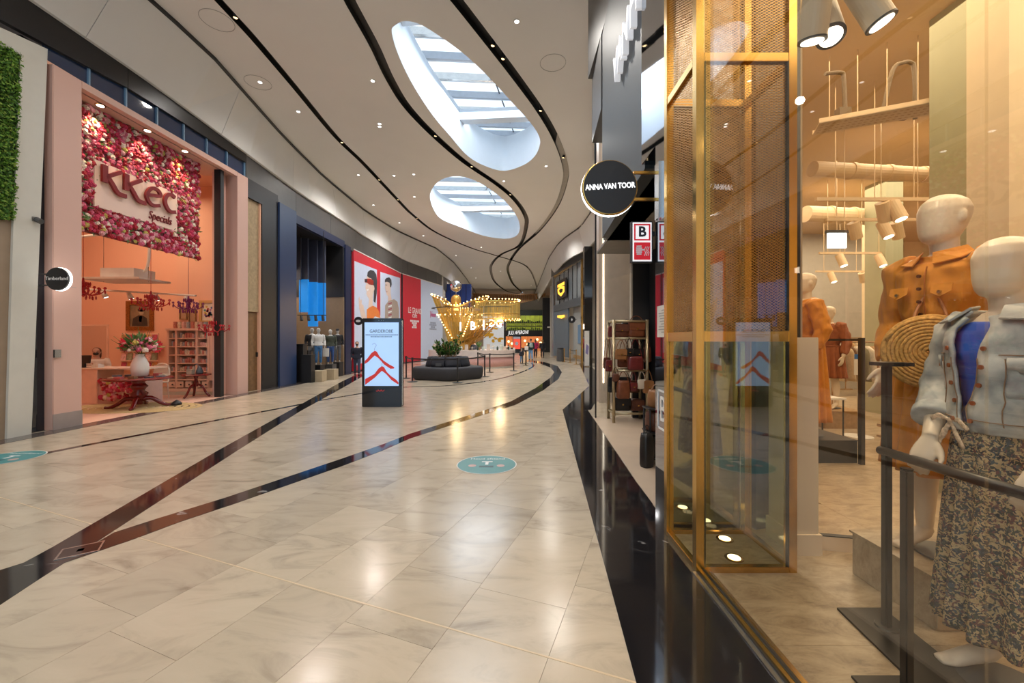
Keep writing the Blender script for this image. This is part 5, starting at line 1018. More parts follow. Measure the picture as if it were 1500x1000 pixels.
# wares on the counter
r11 = random.Random(17)
for k in range(22):
    a = -PI * .97 + PI * .94 * k / 21; p = kc + Vector((2.2 * math.cos(a), 1.42 * math.sin(a), 1.0)); b = MB(); kind = k % 4; hh = r11.uniform(.16, .34)
    if kind == 0: b.lathe([(.05, 0), (.055, hh * .7), (.02, hh * .85), (.02, hh)], p, 10); nm_, c_, ct_ = 'bottle', (.03, .05, .03), 'bottle'
    elif kind == 1: b.lathe([(.07, 0), (.10, hh * .6), (.08, hh * .8), (.09, hh)], p, 12); nm_, c_, ct_ = 'glass_jar', (.55, .62, .58), 'jar'
    elif kind == 2: b.box(p.x - .09, p.x + .09, p.y - .07, p.y + .07, 1.0, 1.0 + hh); b.box(p.x - .1, p.x + .1, p.y - .08, p.y + .08, 1.0 + hh, 1.02 + hh); nm_, c_, ct_ = 'menu_box', (.65, .55, .48), 'box'
    else: b.lathe([(.04, 0), (.10, .02), (.02, .05), (.02, hh * .6), (.15, hh * .62), (.15, hh * .66), (.02, hh * .7), (.02, hh)], p, 12); nm_, c_, ct_ = 'cake_stand', (.7, .66, .6), 'cake stand'
    tag(b.build(nm_, mat('ware%d' % kind, c_, .35)), {'bottle': 'dark bottle standing on the kiosk counter', 'glass_jar': 'pale glass jar standing on the kiosk counter', 'menu_box': 'small cream box standing on the kiosk counter', 'cake_stand': 'small white tiered stand on the kiosk counter'}[nm_], ct_, {'bottle': 'bottles on the kiosk', 'glass_jar': 'jars on the kiosk', 'menu_box': 'boxes on the kiosk', 'cake_stand': 'stands on the kiosk'}[nm_])
p = onY(701.5, 510, 22.3); pp = thing('potted_plant', 'small spiky green plant on the kiosk counter', 'plant', (p.x, 22.3, 1.0)); b = MB(); b.lathe([(.08, 1.0), (.11, 1.16), (.10, 1.15)], (p.x, 22.3, 0), 12); b.build('pot', M_wood, pp); b = MB()
for k in range(26): a = r11.uniform(0, 6.28); d = Vector((math.cos(a) * .5, math.sin(a) * .5, r11.uniform(.4, 1))).normalized(); n = Vector((-math.sin(a), math.cos(a), 0)) * .025; q = Vector((p.x, 22.3, 1.14)); b.add([q, q + d * .2 + n, q + d * .42, q + d * .2 - n], [(0, 1, 2, 3)])
tag(b.build('leaves', M_leaf, pp), kind='stuff')
# ---- people
def feet(px, py): return onZ(px, py)
M_jean = mat('jeans_blue', (.16, .32, .56), .8, var=.2, scale=12); M_drk = mat('cloth_black', (.02, .02, .028), .85)
make_person('person', 'person in a dark navy coat and black mask walking beside the advertising totem', feet(523, 549), .35, 1.50, mat('coat_navy', (.012, .014, .03), .85), mat('slate_jeans', (.04, .05, .09), .85), M_black, stride=.09, mask=M_black, coat=.46)
make_person('person', 'man with dark green jacket, pale backpack and light blue jeans walking away', feet(777.5, 527.3), PI + .1, 1.66, mat('jacket_green', (.02, .05, .05), .8), M_jean, mat('auburn_hair', (.12, .03, .02), .6), stride=.06, bag=mat('bag_pale', (.38, .48, .46), .7))
make_person('person', 'person in a magenta jacket walking away toward the orange lit shop', feet(784.5, 523.6), PI - .1, 1.62, mat('jacket_magenta', (.42, .02, .10), .8), M_drk, M_hair, stride=.05, long_hair=True)
make_person('person', 'blonde haired person in black coat walking away near the dark column', feet(794.5, 523.6), PI + .05, 1.58, M_drk, M_drk, mat('blonde_hair', (.40, .22, .08), .6), stride=.05, long_hair=True)
make_person('person', 'small child with light cap and dark jacket beside the barrier posts', feet(764, 531.5), PI + .3, .98, mat('kid_coat', (.02, .025, .04), .8), M_jean, mat('kid_cap', (.55, .45, .36), .7), stride=.04)
make_person('person', 'barista in a dark top standing behind the kiosk counter', (onY(695, 0, 23.9).x, 23.9, 0), .2, 1.60, mat('barista_top', (.06, .07, .10), .8), M_drk, M_hair)
# ================================================================== FAR END
def onV(px, py, a, b):                          # ray onto the vertical plane through ground points a, b
    r = (px - CX) / F; dx, dy = b[0] - a[0], b[1] - a[1]; t = (r * a[1] - a[0]) / (dx - r * dy); Y = a[1] + dy * t; return Vector((a[0] + dx * t, Y, H + (HY - py) / F * Y))
# timber soffit crescent
YS = 56.0; M_tsl = mat('timber_soffit', (.34, .17, .06), .5, var=.2, scale=3, island=.12); so = struct(thing('ceiling_timber', None, None)); k = 0
prof = [(688, 431, 438), (700, 431, 446), (720, 432, 447), (740, 432, 446.5), (760, 432, 444), (780, 431.5, 440), (797, 431, 433.5)]
def prof_at(px):
    for (a, t0, b0), (c, t1, b1) in zip(prof, prof[1:]):
        if px <= c: u = (px - a) / (c - a); return t0 + (t1 - t0) * u, b0 + (b1 - b0) * u
    return prof[-1][1:]
px = 688
while px < 796.5:
    t, bt = prof_at(px); a, c = onY(px, t, YS), onY(px + 2.6, bt, YS); b = MB(); b.slab([(a.x, YS, a.z + .1), (c.x, YS, a.z + .1), (c.x, YS - 1.2, a.z), (a.x, YS - 1.2, a.z)], (0, .0, -.12)); b.box(a.x, c.x, YS, YS + .15, c.z, a.z + .1); b.build('slat', M_tsl, so); px += 3.0
def ybox(px0, py0, px1, py1, Y, th, m, name, parent=None): a, c = onY(px0, py0, Y), onY(px1, py1, Y); b = MB(); b.box(a.x, c.x, Y, Y + th, max(c.z, .0), a.z); return b.build(name, m, parent)
struct(ybox(690, 437, 800, 458, 58.5, .3, mat('far_white', (.55, .53, .50), .6), 'wall_far_upper'))
struct(ybox(735, 454, 801, 463, 57.5, .3, mat('far_dark', (.03, .04, .04), .4), 'wall_far_header'))
struct(ybox(795, 436, 808, 524, 50, .6, M_black, 'wall_far_pier')); struct(ybox(735, 460, 741, 520, 57, .4, mat('far_dark', (.03, .04, .04), .4), 'wall_far_jamb'))
struct(ybox(690, 455, 708, 520, 55, .3, mat('far_taupe', (.28, .21, .17), .6), 'wall_far_taupe'))
gw = struct(thing('window_2', None, None)); M_gy = mat('lit_green', (.22, .28, .03), .5, emit=.35, ecol=(.42, .46, .05), var=.6, scale=1.2)
for k in range(8): ybox(742 + k * 7, 462, 748.6 + k * 7, 484, 57.2, .1, M_gy, 'pane', gw)
r12 = random.Random(3)
for z_ in (472.5, 478, 483.5): ybox(742, z_, 798, z_ + .8, 56.75, .4, M_black, 'ledge', gw)
for k in range(60):
    px, py = 744 + (k // 3) * 2.7, (472.5, 478, 483.5)[k % 3]; a = onY(px, py, 56.9); b = MB(); w_ = r12.uniform(.12, .24); hh = r12.uniform(.15, .42); b.box(a.x - w_ / 2, a.x + w_ / 2, 56.82, 57.0, a.z, a.z + hh * .45); b.ball((a.x, 56.91, a.z + hh * .6), w_ * .6, .08, hh * .4, 8, 5); tag(b.build('potted_sprig', mat('sprig%d' % (k % 3), [(.02, .04, .01), (.25, .3, .05), (.05, .09, .02)][k % 3], .6)), ['dark', 'yellow green', 'mid green'][k % 3] + ' foliage box on the ledge of the far green lit window', 'planter', 'foliage boxes in the far green window')
struct(ybox(737, 484, 798, 492.5, 56.6, .3, M_black, 'wall_far_signband'))
sgn = thing('shop_sign', 'white script shop lettering on the dark band above the orange lit shop', 'sign', onY(760, 488, 56.5)); text('lettering', 'JULI APERONI', .75, frame(onY(759, 487, 56.57), (1, 0, .04), UZ), mat('sign_glow', (1, 1, 1), .5, emit=.6), sgn, .02, .62, .3)
struct(ybox(737, 492, 798, 522, 60.5, .2, mat('far_orange_glow', (.62, .20, .07), .6, emit=.5, ecol=(.9, .28, .09), var=.7, scale=.9), 'wall_far_shop')); struct(ybox(737, 479, 798, 480, 57.6, 3.2, M_black, 'ceiling_far_shop'))  # orange lamplight of the shop put into the wall's colour and glow
struct(ybox(737, 509, 775, 520, 56.4, .3, mat('far_brown', (.10, .035, .02), .5), 'wall_far_counter'))
for k, (px, py) in enumerate(((745, 500), (750, 503), (769, 499), (773, 504), (787, 497), (792, 502))):
    p = onY(px, py, 58.5); t = thing('globe_lamp', 'warm glowing globe lamp inside the orange lit far shop', 'lamp', p, 'globe lamps in the far shop'); b = MB(); b.ball(p, .16, None, None, 10, 8); b.build('globe', M_warmlit, t); b = MB(); b.cyl(p, (p.x, p.y, 3.26), .02, .02, 5); b.build('cord', M_black, t)
# colourful mural
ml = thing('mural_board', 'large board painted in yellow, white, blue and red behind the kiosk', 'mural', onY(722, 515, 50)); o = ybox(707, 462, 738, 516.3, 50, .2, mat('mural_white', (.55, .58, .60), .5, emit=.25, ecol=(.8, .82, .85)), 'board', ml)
for k in range(26):
    px, py = r12.uniform(709, 736), r12.uniform(465, 500); rx, ry = r12.uniform(1.5, 5), r12.uniform(1, 3.5); pts = []
    for i in range(9): a = 2 * PI * i / 9; q = r12.uniform(.6, 1.1); pts.append(onY(min(max(px + rx * q * math.cos(a), 707.3), 737.7), py + ry * q * math.sin(a), 49.98 - .002 * k))
    col = 0 if py > 483 else k % 4; b = MB(); b.prism(pts, (0, -.002, 0)); b.build('painted_shape', mat('mural%d' % col, [(.85, .48, .03), (.10, .28, .55), (.5, .55, .6), (.55, .06, .04)][col], .5), o)
# second totem and notices
T2 = thing('advertising_totem', 'small distant totem with a red screen and white emblem near the orange lit shop', 'totem', onZ(757, 517)); Y = onZ(757, 517).y
ybox(751, 492, 763.5, 517, Y, .3, M_gloss, 'housing', T2); s_ = ybox(752, 493, 762.3, 511, Y - .03, .02, mat('screen_red2', (.6, .05, .03), .4, emit=.6, ecol=(.85, .1, .06)), 'screen', T2); b = MB(); b.prism([onY(756.8 + 2.4 * math.cos(2 * PI * i / 12), 503 + 2.6 * math.sin(2 * PI * i / 12), Y - .04) for i in range(12)], (0, -.01, 0)); b.build('emblem', M_pale, s_); ybox(752, 493, 762.3, 496, Y - .04, .01, M_pale, 'header', s_)
for px0, py0, px1, py1, Y, lb in ((768.5, 507, 774, 512.5, 27.0, 'white notice board on a thin stand near the child'), (751.5, 509, 754.5, 517, 27, 'narrow white notice on a thin stand behind the kiosk end')):
    t = thing('notice_stand', lb, 'notice', (onY(px0, 0, Y).x, Y, 0)); ybox(px0, py0, px1, py1, Y, .03, M_white, 'board', t); x = (onY(px0, 0, Y).x + onY(px1, 0, Y).x) / 2; b = MB(); b.cyl((x, Y + .04, 0), (x, Y + .04, 1.0), .015, .015, 8); b.build('post', M_black, t); b = MB(); b.cyl((x, Y + .04, 0), (x, Y + .04, .02), .15, .15, 14); b.build('foot', M_black, t)
# blue upper wall behind the kiosk
struct(ybox(651, 416, 690, 470, 36, .3, mat('royal_blue', (.02, .06, .32), .5), 'wall_blue'))
for k in range(5): struct(ybox(652 + k * 7.5, 417, 653.2 + k * 7.5, 470, 35.9, .1, mat('royal_dark', (.012, .03, .18), .5), 'trim_9'))
struct(ybox(680, 470, 708, 520, 47, .3, mat('far_taupe', (.28, .21, .17), .6), 'wall_far_screen'))
# ================================================================== FAR RIGHT SHOP FRONT
a0, b0 = (3.50, 33.7), (4.72, 27.0); dvr = Vector((b0[0] - a0[0], b0[1] - a0[1], 0)).normalized(); nr = Vector((dvr.y, -dvr.x, 0)); nr = nr if nr.x < 0 else -nr
V_ = lambda px, py: onV(px, py, a0, b0)
def vpoly(pts, m, name, parent=None, d=0.0, th=.1): b = MB(); b.prism([V_(*p) + nr * d for p in pts], -nr * th); return b.build(name, m, parent)
M_slate = mat('slate_front', (.075, .085, .095), .45); M_glz = mat('grey_glazing', (.22, .25, .27), .15, spec=.6)
struct(vpoly([(811, 452), (832, 445), (832, 523.5), (811, 520.5)], mat('slate_panel', (.10, .13, .16), .4), 'wall_slate_panel'))
struct(vpoly([(811, 448), (853.5, 433), (853.5, 446), (811, 457)], M_slate, 'wall_slate_sill', None, .06))
struct(vpoly([(832, 449), (853.5, 443), (853.5, 530.5), (832, 525.5)], mat('recess_grey', (.36, .37, .35), .5), 'wall_slate_recess', None, -.4))
struct(vpoly([(833, 519), (853.5, 523), (853.5, 529), (833, 524)], M_wood, 'baseboard_slate', None, -.36, .03))
wn = struct(thing('window_3', None, None))
for k in range(6):
    p0 = 813.5 + k * 6.4; yt = lambda p: 407 - (p - 811) * .71; yb = lambda p: 449 - (p - 811) * .33; vpoly([(p0, yt(p0) + 3), (p0 + 6, yt(p0 + 6) + 3), (p0 + 6, yb(p0 + 6)), (p0, yb(p0))], M_glz, 'pane', wn, .0, .04); vpoly([(p0 + 6, yt(p0 + 6) + 2), (p0 + 6.5, yt(p0 + 6.5) + 2), (p0 + 6.5, yb(p0 + 6.5)), (p0 + 6, yb(p0 + 6))], M_black, 'mullion', wn, .03, .1)
vpoly([(810.5, 404.5), (853.5, 374.5), (853.5, 377.5), (810.5, 407.5)], M_gold, 'frame_top', wn, .08); vpoly([(852.3, 375), (854, 374), (854, 532.3), (852.3, 532)], M_gold, 'frame_post', wn, .08); vpoly([(810.3, 405), (812, 404), (812, 521), (810.3, 520.7)], mat('silver_post', (.5, .5, .52), .3, .8), 'frame_post', wn, .1)
struct(vpoly([(809, 386), (858, 352), (858, 376), (809, 406)], mat('soffit_grey', (.14, .14, .14), .5), 'wall_slate_top', None, .1))
em = thing('gold_emblem_sign', 'dark square sign with a golden crest hung on the slate shop front', 'sign', V_(826, 438)); pl_ = vpoly([(820, 413), (833.5, 406.5), (833.5, 434), (820, 440)], mat('sign_umber', (.035, .025, .02), .5), 'panel', em, .25, .1); M_glg = mat('gold_glow', (.85, .45, .05), .4, emit=1.2, ecol=(1, .5, .05))
for pts in ([(821.5, 417.5), (831.5, 412.5), (831.5, 417), (821.5, 421.5)], [(821.5, 424), (826, 419.5), (831.5, 419), (831.5, 427), (826.5, 434), (822, 430)]): vpoly(pts, M_glg, 'crest', pl_, .27, .02)
vpoly([(824, 425), (826.5, 422.5), (829.5, 423), (829, 427), (826.5, 429.5), (824.5, 428)], mat('sign_umber', (.035, .025, .02), .5), 'crest_field', pl_, .28, .02)
em2 = thing('gold_small_sign', 'small glowing golden shop sign above the slate door panel', 'sign', V_(824, 465)); vpoly([(819, 462), (829, 461), (829, 464), (825, 466.5), (819, 465)], M_glg, 'plate', em2, .15, .05)
c = V_(844.5, 468) + nr * .35; rs = thing('round_sign', 'black round sign with white arrow projecting from the slate shop front', 'sign', c); b = MB(); b.cyl(c, c + Vector((0, -.06, 0)), .25, .25, 24); b.build('disc', M_black, rs); b = MB(); b.prism([(c.x - .08, c.y - .065, c.z - .02), (c.x, c.y - .065, c.z + .1), (c.x + .08, c.y - .065, c.z - .02), (c.x + .03, c.y - .065, c.z - .02), (c.x + .03, c.y - .065, c.z - .1), (c.x - .03, c.y - .065, c.z - .1), (c.x - .03, c.y - .065, c.z - .02)], (0, -.004, 0)); b.build('arrow', M_textw, rs); b = MB(); b.cyl(c, c - nr * .35, .02, .02, 6); b.build('bracket', M_black, rs)
vpoly_p = thing('wall_screen', 'blue and grey glossy poster panel in the slate shop recess', 'poster', V_(845, 502)); vpoly([(840, 476), (845, 474.5), (850, 491), (850, 503), (840, 503)], mat('poster_blue', (.14, .26, .42), .2), 'picture', vpoly_p, -.32, .05)
bn = Vector((V_(820, 500).x - .5, 29.6, 0)); bn = onZ(821, 529); t = thing('litter_bin', 'black cylindrical litter bin before the slate panel', 'bin', bn); b = MB(); b.lathe([(.0, 0), (.26, 0), (.28, .05), (.28, .85), (.24, .9)], bn, 20); b.build('body', M_darkgrey, t); b = MB(); b.lathe([(.25, .9), (.27, .92), (.2, .98), (.05, .98)], bn, 20); b.build('lid', M_black, t)
g1 = [onZ(826.5, 530), onZ(844, 533.5), onZ(835, 531)]
for p, l in zip(g1, ('golden barrier post beside the black litter bin', 'golden barrier post before the poster recess', 'golden barrier post between slate panel and recess')): stanchion(p, l, 'golden barrier posts', .95, M_gold)
belt(g1[2], g1[1], 'black belt hung between golden posts')
p = onZ(860, 537); struct(MB().box(p.x - .12, p.x + .35, p.y + .2, p.y + .7, 0, 7.1).build('wall_black_column', M_gloss))
t = thing('roll_banner', 'tall white roll-up banner in front of the black column', 'banner', p); b = MB(); b.box(p.x - .15, p.x + .13, p.y, p.y + .02, .06, 2.1); b.build('sheet', M_white, t); b = MB(); b.box(p.x - .17, p.x + .15, p.y - .06, p.y + .08, 0, .06); b.build('cassette', M_steel, t)
b = MB(); b.prism([(p.x - .1, p.y - .002, .8), (p.x + .06, p.y - .002, .7), (p.x + .1, p.y - .002, 1.2), (p.x - .04, p.y - .002, 1.35)], (0, -.002, 0)); b.build('print', mat('print_violet', (.25, .22, .45), .5), t)
p = onZ(808, 522.5); struct(MB().box(p.x - .1, p.x + .25, p.y, p.y + .4, 0, 6.5).build('wall_grey_column', mat('pale_column', (.45, .42, .38), .4)))
c = onY(804, 479, 49.6); t = thing('round_sign', 'dark round sign with white lettering on the black far pier', 'sign', c); b = MB(); b.cyl(c, c + Vector((0, -.06, 0)), .5, .5, 22); b.build('disc', M_black, t); b = MB(); b.cbox(c + Vector((0, -.07, 0)), .4, .01, .14); b.build('lettering_bar', M_textw, t); b = MB(); b.box(c.x - .05, c.x + .05, c.y, c.y + .41, c.z - .02, c.z + .02); b.build('bracket', M_black, t)
# ================================================================== RIGHT: SHELL OF THE CLOTHES SHOP AND THE BAG SHOP
XG = 1.31
def stone_floor():
    m, nt, b = mat_nodes('tan_stone', .32); N, L = nt.nodes, nt.links; g = N.new('ShaderNodeNewGeometry'); n1 = N.new('ShaderNodeTexNoise'); n1.inputs['Scale'].default_value = 3.4; n1.inputs['Detail'].default_value = 14; n1.inputs['Roughness'].default_value = .78; n1.inputs['Distortion'].default_value = .6
    mp = N.new('ShaderNodeMapping'); mp.inputs['Scale'].default_value = (1, 2.2, 1); mp.inputs['Rotation'].default_value = (0, 0, .9); L.new(g.outputs['Position'], mp.inputs['Vector']); L.new(mp.outputs[0], n1.inputs['Vector'])
    r = ramp_node(nt, [(.30, (.16, .115, .07)), (.43, (.33, .245, .155)), (.54, (.45, .35, .23)), (.70, (.56, .45, .31))]); L.new(n1.outputs['Fac'], r.inputs['Fac'])
    v = N.new('ShaderNodeTexVoronoi'); v.inputs['Scale'].default_value = 26; L.new(g.outputs['Position'], v.inputs['Vector']); r2 = ramp_node(nt, [(.0, (.6, .6, .6)), (.16, (1, 1, 1))]); L.new(v.outputs['Distance'], r2.inputs['Fac'])
    mx = N.new('ShaderNodeMixRGB'); mx.blend_type = 'MULTIPLY'; mx.inputs[0].default_value = .8; L.new(r.outputs[0], mx.inputs[1]); L.new(r2.outputs[0], mx.inputs[2]); L.new(mx.outputs[0], b.inputs['Base Color']); return m
M_stone = stone_floor(); M_shopc = mat('shop_ceiling_tan', (.62, .46, .28), .7, var=.04, scale=.7); M_shopw = mat('shop_wall_cream', (.80, .66, .46), .65, var=.03)
fl = struct(thing('floor_clothes_shop', None, None)); xs = [1.36, 3.0, 4.8, 6.6, 8.4, 10.2, 12, 14, 16.2]; ys = [-1.5, .3, 2.1, 3.9, 5.7, 7.5, 9.3, 11.1, 12.9, 14.2]
for i in range(len(xs) - 1):
    for j in range(len(ys) - 1):
        x0, x1, y0, y1 = xs[i] + .001, xs[i + 1] - .001, ys[j] + .001, ys[j + 1] - .001
        if y0 > 3.3 and i == 0: continue
        b = MB(); b.box(x0, x1, y0, y1, -.05, .005); b.build('floor_tile', M_stone, fl)
struct(MB().prism([(1.36, -1.5, 5), (16.2, -1.5, 5), (16.2, 14.2, 5), (4.9, 14.2, 5), (4.3, 8.7, 5), (3.45, 6, 5), (2.5, 3.6, 5), (1.36, 3.4, 5)], (0, 0, .1)).build('ceiling_clothes_shop', M_shopc, recalc=True)); struct(MB().box(4.9, 16.2, 14.0, 14.2, 0, 5.0).build('wall_shop_back', M_shopw)); struct(MB().box(16.0, 16.2, -1.5, 14, 0, 5.0).build('wall_shop_right', M_shopw)); struct(MB().box(1.36, 16.2, -1.6, -1.5, 0, 5.0).build('wall_shop_near', M_shopw))
PW = [(2.02, 3.45), (2.5, 3.6), (3.45, 6.0), (4.3, 8.7)]
for k, ((xa, ya), (xb, yb)) in enumerate(zip(PW, PW[1:])):
    b = MB(); b.slab([(xa, ya, 0), (xb, yb, 0), (xb, yb, 5.0), (xa, ya, 5.0)], Vector((yb - ya, xa - xb, 0)).normalized() * .08); struct(b.build('wall_partition', M_black if k == 0 else mat('partition_tan', (.5, .38, .24), .6)))
struct(MB().slab([(4.3, 8.7, 0), (4.9, 14, 0), (4.9, 14, 5), (4.3, 8.7, 5)], (.08, 0, 0)).build('wall_partition_rear', M_shopw))
struct(MB().box(XG, 1.6, -6, 4.2, 6.3, 8.6).build('wall_right_upper', M_darkgrey)); struct(MB().box(1.55, 1.8, 4.2, 8.2, 6.9, 8.6).build('wall_right_upper_far', M_darkgrey)); struct(MB().box(1.36, 1.6, -1.5, 3.3, 5.0, 6.4).build('wall_right_band', M_darkgrey)); struct(MB().box(XG, 1.5, -6, -1.6, 0, 6.4).build('wall_right_rear', M_darkgrey))
# shop window: panes, sill, joint
wn = struct(thing('window_4', None, None))
for k, (y0, y1) in enumerate(((-1.5, 1.111), (1.113, 2.745))): MB().box(XG - .006, XG + .006, y0, y1, .03, 6.3).build('pane', M_glass, wn)
for k, (x0, x1, z1, m) in enumerate(((XG - .075, XG - .05, .012, M_steel), (XG - .05, XG - .035, .016, M_black), (XG - .035, XG - .012, .03, M_gold), (XG - .012, XG + .012, .034, M_black), (XG + .012, XG + .045, .03, M_gold))): MB().box(x0, x1, -1.5, 2.76, -.01, z1).build('sill_strip', m, wn)
# ---- brass portal box beside the window
def wire_mesh():
    m = bpy.data.materials.new('brass_mesh'); m.use_nodes = True; nt = m.node_tree; N, L = nt.nodes, nt.links; b = N['Principled BSDF']; b.inputs['Base Color'].default_value = (.50, .30, .11, 1); b.inputs['Metallic'].default_value = 1; b.inputs['Roughness'].default_value = .35
    g = N.new('ShaderNodeNewGeometry'); sp_ = N.new('ShaderNodeSeparateXYZ'); L.new(g.outputs['Position'], sp_.inputs[0]); ad = N.new('ShaderNodeMath'); ad.operation = 'ADD'; L.new(sp_.outputs['X'], ad.inputs[0]); L.new(sp_.outputs['Y'], ad.inputs[1])
    def lines(sgn):
        q = N.new('ShaderNodeMath'); q.operation = 'MULTIPLY_ADD'; q.inputs[1].default_value = sgn * 1.7; L.new(sp_.outputs['Z'], q.inputs[0]); L.new(ad.outputs[0], q.inputs[2])
        s1 = N.new('ShaderNodeMath'); s1.operation = 'MULTIPLY'; s1.inputs[1].default_value = 30; L.new(q.outputs[0], s1.inputs[0]); f = N.new('ShaderNodeMath'); f.operation = 'FRACT'; L.new(s1.outputs[0], f.inputs[0]); c = N.new('ShaderNodeMath'); c.operation = 'LESS_THAN'; c.inputs[1].default_value = .22; L.new(f.outputs[0], c.inputs[0]); return c
    a, c = lines(1), lines(-1); mx = N.new('ShaderNodeMath'); mx.operation = 'MAXIMUM'; L.new(a.outputs[0], mx.inputs[0]); L.new(c.outputs[0], mx.inputs[1]); L.new(mx.outputs[0], b.inputs['Alpha']); MATS['brass_mesh'] = m; return m
M_mesh = wire_mesh(); PX0, PX1, PY0, PY1 = XG - .05, 1.95, 2.75, 3.33; pb = thing('brass_portal', 'tall brass framed entrance box with mesh above and clear glass below', 'portal', (1.62, 3.0, 0))
ps = .055; corners = [(PX0, PY0), (PX1 - ps, PY0), (PX0, PY1 - ps), (PX1 - ps, PY1 - ps)]
for x, y in corners:
    b = MB(); b.box(x, x + ps, y, y + ps + .01, .0, 6.3); po = b.build('post', M_gold, pb, bevel=.004)
    b = MB(); b.box(x - .004, x + .012, y - .004, y + .004, .03, 6.29); b.build('post_bead', M_gold, po)
for z, hh in ((.0, .045), (1.585, .07), (3.50, .06)):
    for (x0, x1, y0, y1) in ((PX0 + ps, PX1 - ps, PY0, PY0 + .045), (PX0 + ps, PX1 - ps, PY1 - .045, PY1), (PX0, PX0 + .045, PY0 + ps, PY1 - ps), (PX1 - .045, PX1, PY0 + ps, PY1 - ps)):
        b = MB(); b.box(x0, x1, y0, y1, z, z + hh); b.build('rail', M_gold, pb, bevel=.003)
for (x0, x1, y0, y1) in ((PX0 + ps, PX1 - ps, PY0 + .015, PY0 + .023), (PX0 + ps, PX1 - ps, PY1 - .025, PY1 - .017), (PX0 + .015, PX0 + .023, PY0 + ps, PY1 - ps), (PX1 - .023, PX1 - .015, PY0 + ps, PY1 - ps)):
    b = MB(); b.box(x0, x1, y0, y1, .045, 1.585); b.build('pane', mat_glass('portal_glass', (.95, .96, .90), 1.5, .6) if 'portal_glass' not in MATS else MATS['portal_glass'], pb)
    for z0, z1 in ((1.66, 3.49), (3.57, 6.29)):
        xm, ym = (x0 + x1) / 2, (y0 + y1) / 2; b = MB()
        if x1 - x0 > y1 - y0: b.add([(x0, ym, z0), (x1, ym, z0), (x1, ym, z1), (x0, ym, z1)], [(0, 1, 2, 3)])
        else: b.add([(xm, y0, z0), (xm, y1, z0), (xm, y1, z1), (xm, y0, z1)], [(0, 1, 2, 3)])
        b.build('mesh_panel', M_mesh, pb)
for (x0, x1, z0, z1) in ((PX0 + ps, PX0 + ps + .008, .045, 1.585), (PX1 - ps - .008, PX1 - ps, .045, 1.585), (PX0 + ps, PX0 + ps + .008, 1.66, 3.5), (PX1 - ps - .012, PX1 - ps, 1.66, 3.5)): b = MB(); b.box(x0, x1, PY0 - .002, PY0 + .03, z0, z1); b.build('gasket', M_black, pb)
struct(MB().box(PX0 + .01, PX1 - .01, PY0 + .01, PY1 - .01, -.02, .012).build('floor_portal', M_stone))
for k, (x, y) in enumerate(((1.61, 2.92), (1.69, 3.2))):
    t = thing('floor_spotlight', 'round recessed floor spotlight inside the brass portal, ' + ('by its front pane' if k == 0 else 'by its rear pane'), 'spotlight', (x, y, .012)); b = MB(); b.lathe([(.045, .012), (.062, .013), (.064, .018), (.044, .02)], (x, y, 0), 20); b.build('ring', M_gold, t); b = MB(); b.cyl((x, y, .016), (x, y, .0225), .043, .043, 18); b.build('lens', mat('floor_lens', (1, .85, .6), .4, emit=5, ecol=(1, .8, .5)), t); lamp_spot((x, y, .04), (x, y, 3), 6, (1, .8, .5), 60, .5, .03)
# ---- mirror black pier with signs
M_bm = mat('black_mirror', (.42, .45, .5), .03, 1.0, var=0); struct(MB().box(1.325, 1.9, 3.36, 3.72, 0, 6.3).build('wall_mirror_pier', M_bm)); struct(MB().box(1.335, 1.9, 3.72, 4.15, 3.4, 6.3).build('wall_mirror_upper', M_bm)); struct(MB().box(1.295, 1.325, 3.335, 3.36, 0, 6.3).build('trim_10', M_black)); struct(MB().box(1.6, 2.0, 3.72, 4.1, 0, 3.4).build('wall_black_inner', M_black))
fs = thing('square_letter_decal', 'white outlined square with the letter B on the mirrored black pier', 'decal', (1.32, 3.5, .95)); b = MB()
for (y0, y1, z0, z1) in ((3.40, 3.66, .80, .815), (3.40, 3.66, 1.135, 1.15), (3.40, 3.415, .80, 1.15), (3.645, 3.66, .80, 1.15)): MB().box(1.319, 1.325, y0, y1, z0, z1).build('border', M_textw, fs)
text('letter', 'B', .32, frame((1.321, 3.53, .975), (0, -1, 0), UZ), M_textw, fs, .002, .8)
pn = thing('paper_notice', 'white printed notice sheet stuck on the mirrored black pier', 'notice', (1.32, 3.55, 1.62)); MB().box(1.319, 1.325, 3.44, 3.66, 1.62, 1.90).build('sheet', M_white, pn); b = MB(); r13 = random.Random(1)
for k in range(9): b.box(1.317, 1.319, 3.46, 3.46 + r13.uniform(.08, .18), 1.66 + k * .024, 1.668 + k * .024)
tag(b.build('print', M_grey, pn), kind='stuff')
# fire-hose sign on the edge of the pier
x0, x1, z0, z1, Y = 1.12, 1.295, 2.325, 2.685, 3.74; fh = thing('fire_hose_sign', 'lit red and white sign with letter B and hose reel symbol', 'sign', (1.25, Y, z0)); MB().box(x0 - .01, x1 + .01, Y, Y + .05, z0 - .01, z1 + .01).build('box', M_black, fh); MB().box(x1, 1.33, Y + .01, Y + .04, z1 - .12, z1 - .08).build('arm', M_black, fh); fp = MB().box(x0, x1, Y - .004, Y, z0, z1).build('panel', mat('lit_panel', (.9, .88, .88), .4, emit=.5), fh); M_sred = mat('sign_red', (.62, .02, .03), .4, emit=.25, ecol=(.8, .02, .04))
zm = (z0 + z1) / 2
for (a, c, d, e) in ((x0 + .012, x0 + .026, zm + .012, z1 - .014), (x1 - .026, x1 - .012, zm + .012, z1 - .014), (x0 + .026, x1 - .026, zm + .012, zm + .026), (x0 + .026, x1 - .026, z1 - .028, z1 - .014)): MB().box(a, c, Y - .006, Y - .004, d, e).build('red_border', M_sred, fp)
